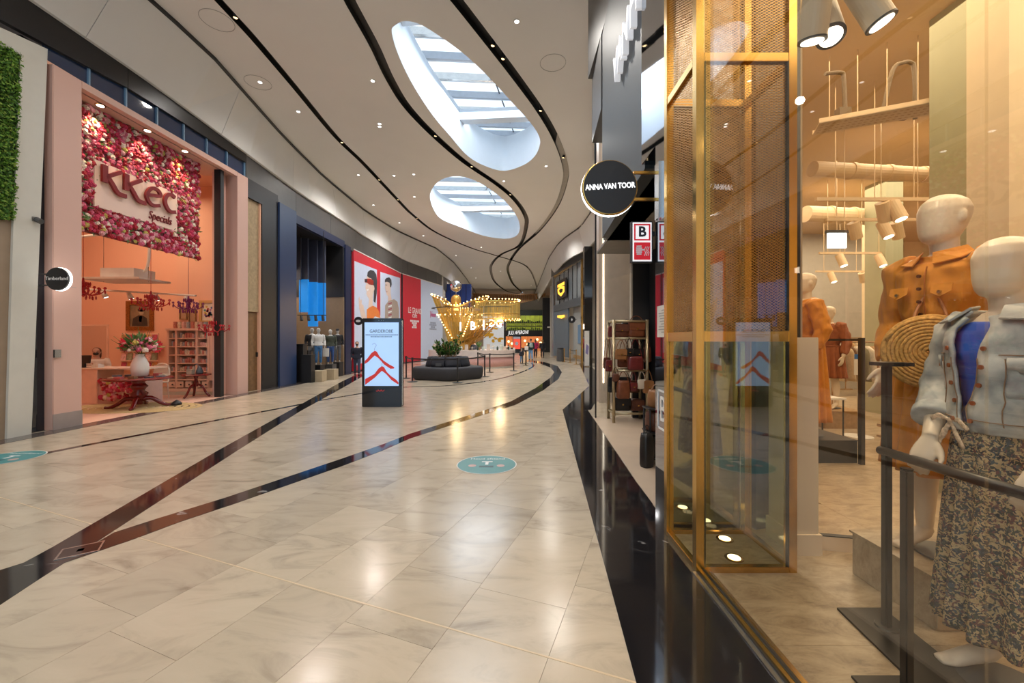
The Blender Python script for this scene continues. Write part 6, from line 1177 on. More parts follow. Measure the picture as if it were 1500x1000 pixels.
MB().box(x0 + .012, x1 - .012, Y - .006, Y - .004, z0 + .014, zm - .005).build('red_field', M_sred, fp); text('letter', 'B', .13, frame(((x0 + x1) / 2, Y - .006, (zm + z1) / 2), (1, 0, 0), UZ), M_textk, fp, .001, 1, offset=.004)
for k in range(5): MB().box(x0 + .03 + (.005 if k in (0, 4) else 0), x0 + .085 - (.005 if k in (0, 4) else 0), Y - .008, Y - .006, z0 + .06 + k * .018, z0 + .073 + k * .018).build('symbol_bar', M_textw, fp)
MB().box(x0 + .085, x0 + .105, Y - .008, Y - .006, z0 + .10, z0 + .112).build('symbol_bar', M_textw, fp)
for k in range(3): MB().tube([(x0 + .108 + k * .016, Y - .007, z0 + .05), (x0 + .118 + k * .016, Y - .007, z0 + .08), (x0 + .105 + k * .016, Y - .007, z0 + .10), (x0 + .12 + k * .016, Y - .007, z0 + .135)], .004, 4).build('symbol_flame', M_textw, fp)
# round shop sign on brackets
Y = 3.62; c = onY(893, 275, Y); r_ = 38.5 / F * Y; rs = thing('round_shop_sign', 'large black round hanging sign with brass rim and white shop lettering', 'sign', c); b = MB(); b.cyl(c + Vector((0, .05, 0)), c + Vector((0, -.02, 0)), r_, r_, 48); b.build('disc', M_black, rs); b = MB(); b.tube([c + Vector((r_ * math.cos(2 * PI * i / 48), 0, r_ * math.sin(2 * PI * i / 48))) for i in range(48)], .014, 8, True); b.build('rim', M_gold, rs, True); b = MB(); b.tube([c + Vector((r_ * 1.03 * math.cos(2 * PI * i / 48), .04, r_ * 1.03 * math.sin(2 * PI * i / 48))) for i in range(48)], .009, 6, True); b.build('lit_edge', M_lit, rs)
text('lettering', 'ANNA VAN TOOR', .068, frame(c + Vector((.0, -.022, .005)), (1, 0, .06), UZ), mat('lit_text', (1, 1, 1), .5, emit=1.0), rs, .002, .78, offset=.0012)
text('lettering', 'ANNA VAN TOOR', .068, frame(c + Vector((.0, .052, .005)), (-1, 0, 0), UZ), mat('lit_text', (1, 1, 1), .5, emit=1.0), rs, .002, .78, offset=.0012)
for dz in (.135, -.105): MB().box(c.x + r_ * .9, 1.335, Y - .012, Y + .012, c.z + dz - .012, c.z + dz + .012).build('bracket', M_gold, rs)
MB().box(1.30, 1.335, Y - .05, Y + .05, c.z - .28, c.z + .22).build('mounting_box', M_steel, rs)
# ---- header with backlit letters over the bag shop
M_teal = mat('teal_header', (.028, .036, .041), .5, var=.03); b = MB(); ya, yb = 4.15, 7.0
b.hexa([(RX(ya) + .02, ya, 3.36), (RX(yb) + .02, yb, 3.36), (RX(yb) + .5, yb, 3.36), (RX(ya) + .5, ya, 3.36), (RX(ya) + .02, ya, 6.9), (RX(yb) + .02, yb, 6.9), (RX(yb) + .5, yb, 6.9), (RX(ya) + .5, ya, 6.9)]); struct(b.build('wall_header', M_teal))
hs = thing('header_lettering', 'raised backlit shop lettering on the dark header above the bag shop', 'sign', (1.45, 5.0, 5.1)); rd = Vector((-.07, -1, 0)).normalized(); nrm = Vector((-1, .07, 0))
xo = 0.0
for chh, adv in (('V', .32), ('A', .34), ('N', .46), ('F', .28), ('I', .18), ('L', .3)):
    y = 5.5 - xo * .9; p = Vector((RX(y) - .03, y, 5.2)); M_ = frame(p, rd, UZ); text('letter', chh, .56, M_, mat('letter_face', (.85, .86, .9), .4, emit=.35), hs, .035, .8, 0, 'LEFT'); p2 = p + Vector((.055, 0, 0)); xo += adv
    MB().cyl(p + rd * .1 + Vector((.02, 0, .1)), p + rd * .1 + Vector((.07, 0, .1)), .015, .015, 6).build('standoff', M_steel, hs)
struct(MB().box(1.62, 2.3, 7.0, 7.15, 3.36, 6.9).build('wall_header_end', M_darkgrey)); struct(MB().hexa([(RX(7.0), 7.0, 5.6), (RX(8.2), 8.2, 5.6), (2.3, 8.2, 5.6), (2.3, 7.0, 5.6), (RX(7.0), 7.0, 6.9), (RX(8.2), 8.2, 6.9), (2.3, 8.2, 6.9), (2.3, 7.0, 6.9)]).build('wall_header_far', M_darkgrey))
# bag shop interior
b = MB(); b.slab([(XG + .03, 3.5, -.05), (2.2, 3.5, -.05), (3.9, 8.3, -.05), (RX(8.3) + .03, 8.3, -.05)], (0, 0, .056)); struct(b.build('floor_bag_shop', mat('beige_resin', (.56, .44, .33), .3, var=.05, scale=3)))
b = MB(); b.slab([(1.5, 3.7, 3.36), (2.5, 3.7, 3.36), (4.1, 8.3, 3.36), (1.75, 8.3, 3.36)], (0, 0, .05)); struct(b.build('ceiling_bag_shop', mat('bag_ceiling', (.22, .20, .18), .6)))
struct(MB().box(1.69, 1.72, 8.2, 8.23, 0, 6.9).build('trim_11', M_black)); g = struct(thing('window_5', None, None)); MB().box(1.72, 2.46, 8.21, 8.222, .02, 3.36).build('pane', M_glass, g); MB().box(2.46, 4.2, 8.2, 8.3, 0, 6.9).build('backing', M_black, g)
cl = struct(thing('wall_beige_column', None, None)); MB().box(2.2, 2.98, 10.2, 10.7, 0, 7.0).build('shaft', mat('beige_column', (.62, .52, .44), .4), cl); MB().box(2.30, 2.33, 10.18, 10.2, .5, 6.8).build('light_strip', mat('strip_lit', (1, .9, .75), .4, emit=2.5), cl)
struct(MB().box(2.78, 3.1, 7.75, 8.15, 0, 3.36).build('wall_bag_pier', M_black))
# rack of bags
M_pipe = mat('pipe_brass', (.46, .38, .24), .35, .8); R0 = Vector((1.95, 7.72, 0)); rk = thing('bag_rack', 'tubular metal rack hung with leather bags at the bag shop entrance', 'rack', R0); RW, RD, RH = .64, .42, 1.98
for x in (0, RW):
    for y in (0, RD): MB().cyl(R0 + Vector((x, y, 0.006)), R0 + Vector((x, y, RH)), .03, .03, 12).build('post', M_pipe, rk, True)
for z in (RH - .03, 1.62, 1.0, .18):
    for y in (0, RD): MB().cyl(R0 + Vector((0, y, z)), R0 + Vector((RW, y, z)), .022, .022, 10).build('rail', M_pipe, rk, True)
    for x in (0, RW): MB().cyl(R0 + Vector((x, 0, z)), R0 + Vector((x, RD, z)), .022, .022, 10).build('rail', M_pipe, rk, True)
def hand_bag(c, w_, h_, d_, m, label, strap=.25, flap=True, rz=0, grp='leather bags on the rack'):
    t = thing('hand_bag', label, 'bag', (0, 0, 0), grp); b = MB(); R = []
    for z, k in ((0, .86), (.08, 1), (.5, 1), (.85, .94), (1, .8)):
        R.append([Vector((w_ / 2 * k * (abs(math.cos(a)) ** .5) * (1 if math.cos(a) > 0 else -1), d_ / 2 * k * (abs(math.sin(a)) ** .5) * (1 if math.sin(a) > 0 else -1), h_ * z)) for a in [2 * PI * i / 20 for i in range(20)]])
    b.loft(R); b.build('body', m, t, True)
    if flap: b = MB(); b.slab([(-w_ * .46, -d_ * .54, h_ * .42), (w_ * .46, -d_ * .54, h_ * .42), (w_ * .46, -d_ * .52, h_ * .97), (-w_ * .46, -d_ * .52, h_ * .97)], (0, -.012, 0)); fo = b.build('flap', m, t, bevel=.004); MB().box(-.015, .015, -d_ * .54 - .022, -d_ * .54 - .012, h_ * .44, h_ * .54).build('clasp', M_gold, fo)
    if strap: MB().tube(smoothline([(-w_ * .42, 0, h_ * .9), (-w_ * .25, 0, h_ + strap * .6), (0, 0, h_ + strap), (w_ * .25, 0, h_ + strap * .6), (w_ * .42, 0, h_ * .9)], 4), .007, 5).build('strap', m, t)
    t.location = c; t.rotation_euler = (0, 0, rz); return t
LE = {'cognac': mat('leather_cognac', (.16, .045, .015), .4, var=.2, scale=15), 'chestnut': mat('leather_chestnut', (.10, .03, .014), .4, var=.2, scale=15), 'oxblood': mat('leather_oxblood', (.13, .015, .015), .35, var=.2, scale=15), 'black': mat('leather_black', (.012, .011, .011), .4), 'tan': mat('leather_tan', (.26, .11, .035), .45, var=.2), 'cream': mat('leather_cream', (.55, .46, .36), .5)}
BG = [(.17, .12, 1.645, .30, .26, .14, 'chestnut', 'round topped', 0, 1), (.46, .10, 1.645, .32, .33, .15, 'cognac', 'large boxy', .08, 1), (.12, -.06, 1.22, .22, .20, .10, 'tan', 'small square', .17, 1), (.40, -.05, 1.02, .30, .26, .11, 'oxblood', 'glossy slim', .33, 0), (.55, .25, 1.2, .24, .22, .10, 'black', 'soft', .19, 1), (.16, -.07, .48, .25, .34, .14, 'cognac', 'tall bucket', .17, 0), (.36, -.05, .62, .14, .16, .08, 'oxblood', 'tiny pouch', .2, 1), (.52, -.05, .66, .17, .18, .08, 'cream', 'small drawstring', .15, 0), (-.06, .12, .98, .14, .22, .10, 'oxblood', 'long strapped', .42, 1), (-.06, .32, 1.02, .14, .22, .10, 'chestnut', 'long strapped', .38, 1), (.26, .22, .62, .24, .24, .1, 'black', 'square', .14, 1), (.46, .26, .55, .22, .24, .1, 'chestnut', 'square', .2, 1), (.20, .2, .21, .34, .26, .2, 'black', 'wide', 0, 1), (.50, .2, .21, .26, .22, .2, 'chestnut', 'wide', 0, 1)]
BG += [(.30, .20, 1.645, .22, .28, .14, 'black', 'upright', .06, 1), (.06, .3, 1.645, .2, .22, .12, 'oxblood', 'compact', .1, 1), (.28, .3, 1.05, .26, .26, .1, 'cognac', 'deep', .3, 1), (.05, .30, .55, .2, .3, .1, 'black', 'narrow', .2, 1), (.64, -.05, .58, .2, .24, .1, 'tan', 'rounded', .2, 1), (.28, -.06, 1.28, .13, .15, .07, 'black', 'miniature', .2, 1), (.70, .2, 1.15, .14, .3, .2, 'chestnut', 'tall', .3, 0), (.02, -.06, .80, .13, .15, .07, 'chestnut', 'miniature', .12, 0)]
for (x, y, z, w_, h_, d_, k, ty, st_, fp_) in BG: hand_bag(R0 + Vector((x, y, z)), w_, h_, d_, LE[k], '%s %s leather bag on the tubular rack' % (ty, k), st_, bool(fp_))
# trolley of bags nearer the pier
tc_ = Vector((1.86, 5.25, 0)); tr = thing('bag_stand', 'dark wheeled bag stand beside the mirrored pier', 'stand', tc_)
for x in (-.1, .1):
    for y in (-.12, .12): MB().cyl(tc_ + Vector((x, y, .03)), tc_ + Vector((x, y, .72)), .012, .012, 8).build('post', M_black, tr); MB().cyl(tc_ + Vector((x - .012, y, .03)), tc_ + Vector((x + .012, y, .03)), .025, .025, 10).build('wheel', M_black, tr)
for z in (.07, .40, .70): MB().box(tc_.x - .12, tc_.x + .12, tc_.y - .14, tc_.y + .14, z, z + .015).build('tray', M_black, tr)
hand_bag(tc_ + Vector((-.02, -.02, .087)), .20, .28, .2, LE['black'], 'upright black leather bag on the lowest tray of the dark stand', 0, True, .3); hand_bag(tc_ + Vector((0, 0, .417)), .21, .25, .2, LE['chestnut'], 'chestnut leather bag on the middle tray of the dark stand', 0, True, .3); hand_bag(tc_ + Vector((.03, .03, .716)), .19, .22, .18, LE['tan'], 'bright tan leather bag on top of the dark stand', .08, True, .3); hand_bag(tc_ + Vector((-.17, -.2, .006)), .16, .42, .13, LE['black'], 'tall black leather bag on the floor by the dark stand', .1, False, .5)
lamp_spot((2.1, 6.2, 3.2), (2.2, 7.6, .9), 45, (1, .85, .7), 80, .5, .08); lamp_spot((1.9, 4.6, 3.2), (1.9, 5.3, 0), 25, (1, .85, .7), 80, .5, .08)
# ================================================================== CLOTHES SHOP: MANNEQUINS AND DISPLAY
FWID[0] = .86
M_man = mat('mannequin_cream', (.72, .60, .46), .35, var=.02); WV = lambda s, a: (lambda p: p + Vector((noise.noise(p * s), noise.noise(p * s + Vector((9, 1, 3))), noise.noise(p * s + Vector((2, 7, 1))) * .5)) * a)
def mann_body(t, h, arms, feet_pose=.0, head_yaw=0.0, thumbs=None):
    b = MB(); b.limb(scaled(fig_torso(), h), 20); b.limb(scaled([(0, .004, .81, .036, .036), (0, .0, .845, .030), (0, -.004, .89, .031)], h), 14); head_shape(b, (0, -.008 * h, .935 * h), .135 * h, head_yaw, False)
    hc = Vector((0, -.008 * h, .935 * h))
    for s in (-1, 1):
        b.limb(scaled([(s * .05, 0, .50, .052, .056), (s * .054, -.012, .39, .046, .05), (s * .055, -.012, .285, .032, .036), (s * .055, .008, .21, .032, .037), (s * .055, .012, .13, .024, .027), (s * .055, .012, .06, .018, .02)], h), 16)
        b.limb(scaled([(s * .055, .022, .055, .017, .019), (s * .055, .008, .042, .019, .022), (s * .057, -.03, .028, .021, .017), (s * .060, -.065, .012, .022, .010), (s * .061, -.09, .009, .016, .008)], h), 12, (1, 0, 0))
        S, E, Wr = [Vector(v) for v in arms[s]]
        b.limb([(*(S * .86 + Vector((0, 0, .14)) * S.z * 0 + Vector((0, 0, 0))), .034 * h)] * 0 + [(*(S * h), .033 * h), (*(S.lerp(E, .45) * h), .028 * h), (*(E * h), .0235 * h), (*(E.lerp(Wr, .35) * h), .0235 * h), (*(Wr * h), .0155 * h)], 14)
        b.ball(S * h + Vector((-s * .012 * h, 0, .004 * h)), .042 * h, .040 * h, .036 * h, 14, 10)
    for s in (-1, 1):
        S, E, Wr = [Vector(v) * h for v in arms[s]]; d, sd, cu = (thumbs or {}).get(s, ((Wr - E), (0, -1, .2), .3)); hand(b, Wr, d, sd, h / 1.75 * 1.12, cu)
    return shell('body', b, M_man, t, .0075, 5)
def sleeve(name, pts, m, par, h, wr=None, voxel=.012):
    b = MB(); b.limb([(*(Vector(p[:3]) * h), p[3] * h) for p in pts], 18); return shell(name, b, m, par, voxel, 3, wr)
def openshell(name, rings, gap, m, par, th=.012, wr=None, n=44, front=-PI / 2, subdiv=2):
    """garment front left open: rings (z, rx, ry), gap(z) half-angle of the opening"""
    V, Fc = [], []; R = []
    dense = []
    for i in range(len(rings) - 1):
        for k in range(4): u = k / 4; dense.append(tuple(a + (c - a) * u for a, c in zip(rings[i], rings[i + 1])))
    dense.append(rings[-1])
    for z, rx, ry in dense:
        g = gap(z); R.append([Vector((rx * math.cos(a), ry * math.sin(a), z)) for a in [front + g + (2 * PI - 2 * g) * i / (n - 1) for i in range(n)]])
    if wr: R = [[wr(p) for p in r] for r in R]
    b = MB(); b.add([p for r in R for p in r], [(i * n + k, i * n + k + 1, (i + 1) * n + k + 1, (i + 1) * n + k) for i in range(len(R) - 1) for k in range(n - 1)])
    o = b.build(name, m, par, True); sd = o.modifiers.new('thickness', 'SOLIDIFY'); sd.thickness = th; sd.offset = 1
    return o, R
# ---- fabrics
def denim():
    m, nt, b = mat_nodes('light_denim', .85); N, L = nt.nodes, nt.links; g = N.new('ShaderNodeNewGeometry'); n1 = N.new('ShaderNodeTexNoise'); n1.inputs['Scale'].default_value = 9; n1.inputs['Detail'].default_value = 8; L.new(g.outputs['Position'], n1.inputs['Vector']); r = ramp_node(nt, [(.30, (.24, .26, .27)), (.5, (.44, .46, .45)), (.68, (.62, .62, .59))]); L.new(n1.outputs['Fac'], r.inputs['Fac']); n2 = N.new('ShaderNodeTexNoise'); n2.inputs['Scale'].default_value = 340; L.new(g.outputs['Position'], n2.inputs['Vector']); bp = N.new('ShaderNodeBump'); bp.inputs['Strength'].default_value = .25; bp.inputs['Distance'].default_value = .004; L.new(n2.outputs['Fac'], bp.inputs['Height']); L.new(bp.outputs[0], b.inputs['Normal']); L.new(r.outputs[0], b.inputs['Base Color']); return m
def floral():
    m, nt, b = mat_nodes('floral_print', .85); N, L = nt.nodes, nt.links; g = N.new('ShaderNodeNewGeometry'); n0 = N.new('ShaderNodeTexNoise'); n0.inputs['Scale'].default_value = 30; L.new(g.outputs['Position'], n0.inputs['Vector']); mx = N.new('ShaderNodeMixRGB'); mx.inputs[0].default_value = .06; L.new(g.outputs['Position'], mx.inputs[1]); L.new(n0.outputs['Color'], mx.inputs[2])
    v = N.new('ShaderNodeTexVoronoi'); v.inputs['Scale'].default_value = 120; L.new(mx.outputs[0], v.inputs['Vector']); sp_ = N.new('ShaderNodeSeparateColor'); L.new(v.outputs['Color'], sp_.inputs[0]); r = ramp_node(nt, [(0, (.035, .045, .06)), (.25, (.42, .32, .18)), (.48, (.07, .085, .06)), (.6, (.15, .07, .07)), (.72, (.50, .39, .23)), (.9, (.07, .10, .12))], 'CONSTANT'); L.new(sp_.outputs[0], r.inputs['Fac']); L.new(r.outputs[0], b.inputs['Base Color']); return m
M_denim = denim(); M_floral = floral(); M_orange = mat('orange_linen', (.62, .24, .025), .8, var=.10, scale=20, bump=.25, bscale=260, sheen=.1); M_rust = mat('rust_cotton', (.30, .09, .03), .85, var=.12, scale=12); M_blue = mat('royal_blue_top', (.015, .09, .50), .7, var=.1, scale=12); M_stitch = mat('stitch_brown', (.30, .20, .13), .8); M_btn = mat('copper_button', (.45, .17, .08), .3, .8)
# ---- mannequin in denim jacket and floral skirt
h = 2.06; t = thing('mannequin', 'faceless cream mannequin in light denim jacket and long floral skirt, hands on black rail', 'mannequin', (0, 0, 0))
arms = {-1: ((-.103, .0, .80), (-.142, -.015, .65), (-.062, -.105, .540)), 1: ((.103, 0, .80), (.175, -.03, .65), (.185, -.118, .545))}
mann_body(t, h, arms, head_yaw=.1, thumbs={-1: ((.02, -.38, -.92), (.68, .73, 0), -.5), 1: ((.0, -.38, -.92), (.68, .73, 0), -.5)})
b = MB(); b.limb(scaled(fig_torso(1.07, .57, .82, .002), h), 24); shell('top', b, M_blue, t, .01, 3, WV(14, .006))
wr = lambda p: p + Vector((noise.noise(p * 10), noise.noise(p * 10 + Vector((5, 0, 0))), 0)) * .016 + Vector((noise.noise(p * 28), noise.noise(p * 28 + Vector((1, 8, 0))), 0)) * .005
rings = [(z * h, rx * h, ry * h) for z, rx, ry in ((.572, .092, .080), (.585, .096, .084), (.60, .098, .084), (.66, .099, .082), (.72, .105, .086), (.765, .107, .080), (.80, .101, .070), (.822, .074, .058), (.838, .054, .050))]
gap = lambda z: .08 + .30 * min(max((z / h - .60) / .2, 0), 1) + (.35 if z / h > .825 else 0)
jk, R = openshell('jacket', rings, gap, M_denim, t, .013, wr)
for s in (-1, 1):
    S, E, Wr = [Vector(v) for v in arms[s]]; w8 = E.lerp(Wr, .55)
    sleeve('sleeve', [(*(S + Vector((-s * .02, 0, .006))), .050), (*(S + Vector((s * .004, 0, -.012))), .052), (*S.lerp(E, .35), .047), (*S.lerp(E, .7), .043), (*E, .042), (*E.lerp(Wr, .35), .040), (*w8, .039)], M_denim, jk, h, lambda p: p + Vector((noise.noise(p * 16), noise.noise(p * 16 + Vector((3, 0, 0))), noise.noise(p * 16 + Vector((0, 4, 0))))) * .013)
    d = (Wr - E).normalized(); cuff = MB(); a = E.lerp(Wr, .46) * h; c = E.lerp(Wr, .66) * h; cuff.limb([(*a, .041 * h), (*a.lerp(c, .1), .045 * h), (*a.lerp(c, .9), .044 * h), (*c, .040 * h)], 20); shell('cuff', cuff, M_denim, jk, .01, 2, WV(20, .006))
    # collar wing, chest pocket, seams
    P0 = Vector((s * .035 * h, -.040 * h, .846 * h)); q = [P0 + Vector((s * .030 * h, .045 * h, .006 * h)), P0, P0 + Vector((s * .020 * h, -.030 * h, -.030 * h)), P0 + Vector((s * .068 * h, -.012 * h, -.034 * h)), P0 + Vector((s * .052 * h, .045 * h, -.016 * h))]
    b = MB(); b.prism(q, (s * .004, -.006, .008)); b.build('collar_wing', M_denim, jk, bevel=.003)
def on_jacket(a, z, out=.016):
    zz = z * h; import bisect
    for (z0, x0, y0), (z1, x1, y1) in zip(rings, rings[1:]):
        if z0 <= zz <= z1: u = (zz - z0) / (z1 - z0); rx, ry = x0 + (x1 - x0) * u, y0 + (y1 - y0) * u; break
    p = Vector((rx * math.cos(a), ry * math.sin(a), zz)); p = wr(p); nn = Vector((math.cos(a) / rx, math.sin(a) / ry, 0)).normalized(); return p + nn * out, nn
for s in (-1, 1):
    F0 = -PI / 2
    for k, z in enumerate((.595, .635, .675, .715, .755)):
        p, nn = on_jacket(F0 + s * (gap(z * h) + .09), z, .017); MB().cyl(p, p + nn * .006, .0105, .010, 14).build('button', M_btn, jk)
    # pocket with flap
    A = [F0 + s * (.72 + .05 * i) for i in range(10)]; b = MB(); n_ = len(A); rows_ = [.655, .67, .69, .71, .722]
    V = [on_jacket(a, z, .0165)[0] for z in rows_ for a in A]; b.add(V, [(i * n_ + k, i * n_ + k + 1, (i + 1) * n_ + k + 1, (i + 1) * n_ + k) for i in range(len(rows_) - 1) for k in range(n_ - 1)]); o = b.build('pocket', M_denim, jk, True); o.modifiers.new('t', 'SOLIDIFY').thickness = .004
    b = MB(); rows_ = [.712, .725, .737]; V = [on_jacket(a, z - (.008 if (z < .72 and 3 <= i <= 6) else 0), .022)[0] for z in rows_ for i, a in enumerate(A)]; b.add(V, [(i * n_ + k, i * n_ + k + 1, (i + 1) * n_ + k + 1, (i + 1) * n_ + k) for i in range(len(rows_) - 1) for k in range(n_ - 1)]); o = b.build('pocket_flap', M_denim, jk, True); o.modifiers.new('t', 'SOLIDIFY').thickness = .006
    p, nn = on_jacket(A[5], .714, .026); MB().cyl(p, p + nn * .006, .010, .010, 12).build('button', M_btn, jk)
    for aa in (gap(.6 * h) + .02, .70, 1.20):
        MB().tube([on_jacket(F0 + s * max(aa, gap(z * h) + .015 if aa < .6 else aa), z, .0165)[0] for z in [.59 + .018 * i for i in range(9)]], .0022, 4).build('seam', M_stitch, jk)
MB().tube([on_jacket(-PI / 2 + .62 + (2 * PI - 1.24) * i / 40, .742, .016)[0] for i in range(41)], .0028, 4).build('seam', M_stitch, jk); MB().tube([on_jacket(-PI / 2 + .2 + (2 * PI - .4) * i / 40, .598, .016)[0] for i in range(41)], .0028, 4).build('seam', M_stitch, jk)
# pleated skirt
def pleat(z0, z1, r0, r1, n=168, rows=26, q=21):
    R = []
    for i in range(rows + 1):
        u = i / rows; z = z0 + (z1 - z0) * u; r = r0 + (r1 - r0) * (u ** .8); am = .003 + .030 * u
        R.append([Vector(((r * 1.0 + am * math.cos(q * a + 1.6 * math.sin(3 * a) + .6 * u) + .012 * u * noise.noise(Vector((math.cos(a) * 3, math.sin(a) * 3, z * 3)))) * math.cos(a), (r * .84 + am * math.cos(q * a + 1.6 * math.sin(3 * a) + .6 * u)) * math.sin(a), z)) for a in [2 * PI * k / n for k in range(n)]])
    return R
b = MB(); b.loft(pleat(.588 * h, .12 * h, .088 * h, .118 * h, 192, 26, 16), False); sk = b.build('skirt', M_floral, t, True); sk.modifiers.new('t', 'SOLIDIFY').thickness = .003
b = MB(); c = Vector((-.03 * h, -.088 * h, .588 * h)); b.ball(c, .016, .012, .014, 10, 6)
for dx, dz, ex, ez in ((-.05, .015, -.09, -.01), (.05, .01, .10, -.03), (-.02, -.06, -.05, -.13), (.04, -.06, .08, -.12)): b.limb([(*c, .006, .006), (*(c + Vector((dx, -.012, dz))), .016, .005), (*(c + Vector((ex, -.014, ez))), .012, .004)], 8, (0, 0, 1))
shell('tie_bow', b, mat('bow_print', (.55, .42, .30), .8, var=.5, scale=60), t, .005, 1)
MB().cyl((0, 0.0, .004), (0, 0, .014), .17, .17, 32).build('base_plate', M_darkgrey, t)
t.location = (2.27, 1.84, .004); t.rotation_euler = (0, 0, math.radians(-98))
# ---- black rail stands before her
rs = thing('display_rail', 'black display rail on a tall square post with flat steel base', 'rail stand', (2.06, 2.2, 0)); M_rail = mat('rail_black', (.022, .02, .018), .35)
b = MB(); b.slab([(1.92, 2.38, .005), (2.19, 2.38, .005), (2.13, 1.72, .005), (1.84, 1.72, .005)], (0, 0, .012)); b.build('base_plate', mat('plate_black', (.03, .026, .022), .4), rs); MB().box(2.045, 2.081, 2.20, 2.236, .017, 1.455).build('post', M_rail, rs, bevel=.004); MB().box(2.02, 2.16, 2.16, 2.28, 1.455, 1.475).build('cap', M_rail, rs); MB().cyl((2.065, 2.22, .017), (2.065, 2.22, .026), .055, .05, 20).build('collar', M_rail, rs)
MB().cyl((2.05, 2.24, .985), (1.89, 1.44, 1.03), .0235, .0235, 16).build('rail', M_rail, rs, True)
r2_ = thing('display_post', 'black square display post on its own flat base next to the window glass', 'post', (1.71, 1.76, 0)); b = MB(); b.slab([(1.60, 1.90, .005), (1.84, 1.90, .005), (1.80, 1.3, .005), (1.56, 1.3, .005)], (0, 0, .012)); b.build('base_plate', mat('plate_black', (.03, .026, .022), .4), r2_); MB().box(1.70, 1.735, 1.735, 1.77, .017, 1.03).build('post', M_rail, r2_, bevel=.004); MB().cyl((1.7175, 1.7525, 1.03), (1.7175, 1.7525, 1.04), .022, .022, 12).build('cap', M_rail, r2_)
# ---- mannequins in shirt dresses
def dress_mannequin(label, loc, rz, h, m, hem, arms, head_yaw=0.0, detail=True, flare=.115):
    t = thing('mannequin', label, 'mannequin', (0, 0, 0)); mann_body(t, h, arms, head_yaw=head_yaw); b = MB(); b.limb(scaled(fig_torso(1.17, .47, .815, .006), h), 24); b.limb(scaled([(0, 0, .80, .075, .058), (0, 0, .835, .048, .046)], h), 18)
    for s in (-1, 1):
        S, E, Wr = [Vector(v) for v in arms[s]]; b.limb([(*(v * h), r * h) for v, r in ((S + Vector((-s * .03, 0, .004)), .046), (S, .049), (S.lerp(E, .5), .046), (E, .042), (E.lerp(Wr, .5), .038), (E.lerp(Wr, .82), .030))], 18)
    d = shell('dress_upper', b, m, t, .010, 3, lambda p: p + Vector((noise.noise(p * 11), noise.noise(p * 11 + Vector((5, 0, 0))), noise.noise(p * 7))) * .018 + Vector((noise.noise(Vector((p.x * 24, p.y * 24, p.z * 8))), noise.noise(Vector((p.x * 24 + 5, p.y * 24, p.z * 8 + 2))), 0)) * .010)
    b = MB(); b.loft(pleat(.605 * h, hem * h, .098 * h, flare * h + .03, 120, 18, 15), False); o = b.build('dress_skirt', m, t, True); o.modifiers.new('t', 'SOLIDIFY').thickness = .004
    b = MB(); b.tube([Vector((.096 * h * math.cos(a), .084 * h * math.sin(a), .607 * h + .004 * math.sin(5 * a))) for a in [2 * PI * k / 40 for k in range(40)]], .016, 8, True); bl = b.build('belt', m, t, True)
    b = MB(); c = Vector((-.015 * h, -.092 * h, .607 * h)); b.ball(c, .026, .018, .022, 10, 6)
    for dx, dz in ((-.09, .02), (.09, .015), (-.05, -.20), (.05, -.23)): b.limb([(*c, .010, .006), (*(c + Vector((dx * .6, -.015, dz * .6 + .01))), .022, .006), (*(c + Vector((dx, -.01, dz))), .016, .005)], 8, (0, 0, 1))
    shell('belt_bow', b, m, bl, .006, 1)
    if detail:
        F = lambda z: -(.066 * 1.17 * h + .012) - (.012 if z > .68 else 0) + (.02 if z > .79 else 0)
        MB().tube([(0.012 * h, F(z) + .0, z * h) for z in (.62, .66, .70, .74, .775, .80)], .0035, 5).build('placket', mat('orange_seam', (.36, .11, .015), .8), t)
        for z in (.635, .67, .705, .74, .775): MB().cyl((0, F(z) - .008, z * h), (0, F(z) + .004, z * h), .010, .010, 12).build('button', mat('dark_button', (.06, .02, .012), .4), t)
        for s in (-1, 1):
            x = s * .05 * h; b = MB(); q = [(x - .05, -.078 * h - .012, .748 * h), (x + .05, -.078 * h - .012, .748 * h), (x + .05, -.083 * h - .012, .728 * h), (x, -.086 * h - .014, .715 * h), (x - .05, -.083 * h - .012, .728 * h)]; b.prism(q, (0, -.006, 0)); b.build('pocket_flap', m, t); MB().cyl((x, -.088 * h - .022, .727 * h), (x, -.085 * h - .012, .727 * h), .009, .009, 10).build('button', M_steel, t)
            P0 = Vector((s * .012 * h, -.058 * h, .825 * h)); b = MB(); b.prism([P0 + Vector((s * .038 * h, .06 * h, .028 * h)), P0 + Vector((0, .0, .012 * h)), P0 + Vector((s * .012 * h, -.018 * h, -.022 * h)), P0 + Vector((s * .058 * h, .004 * h, -.012 * h)), P0 + Vector((s * .056 * h, .055 * h, .008 * h))], (0, -.007, .006)); b.build('collar_wing', m, t, bevel=.002)
    MB().cyl((0, 0.03, .002), (0, .03, .012), .16, .16, 28).build('base_plate', M_darkgrey, t)
    t.location = loc; t.rotation_euler = (0, 0, math.radians(rz)); return t
A_h = {-1: ((-.101, .0, .80), (-.135, .02, .645), (-.118, -.045, .515)), 1: ((.101, 0, .80), (.138, .02, .645), (.14, -.03, .51))}
dress_mannequin('faceless cream mannequin in an orange belted shirt dress carrying a round straw bag', (2.60, 2.42, .30), -80, 2.16, M_orange, .235, A_h, -.25)
pd = thing('podium', 'low pale stone podium under the mannequin with the straw bag', 'podium', (2.6, 2.5, 0)); MB().box(2.32, 2.95, 2.2, 2.75, .005, .285).build('body', M_stone, pd, bevel=.006); MB().box(2.31, 2.96, 2.19, 2.76, .285, .298).build('top', M_stone, pd)
dress_mannequin('cream mannequin in a long orange shirt dress standing on the black podium', (4.02, 5.5, .302), -100, 2.2, M_orange, .10, A_h, 0, False, .12)
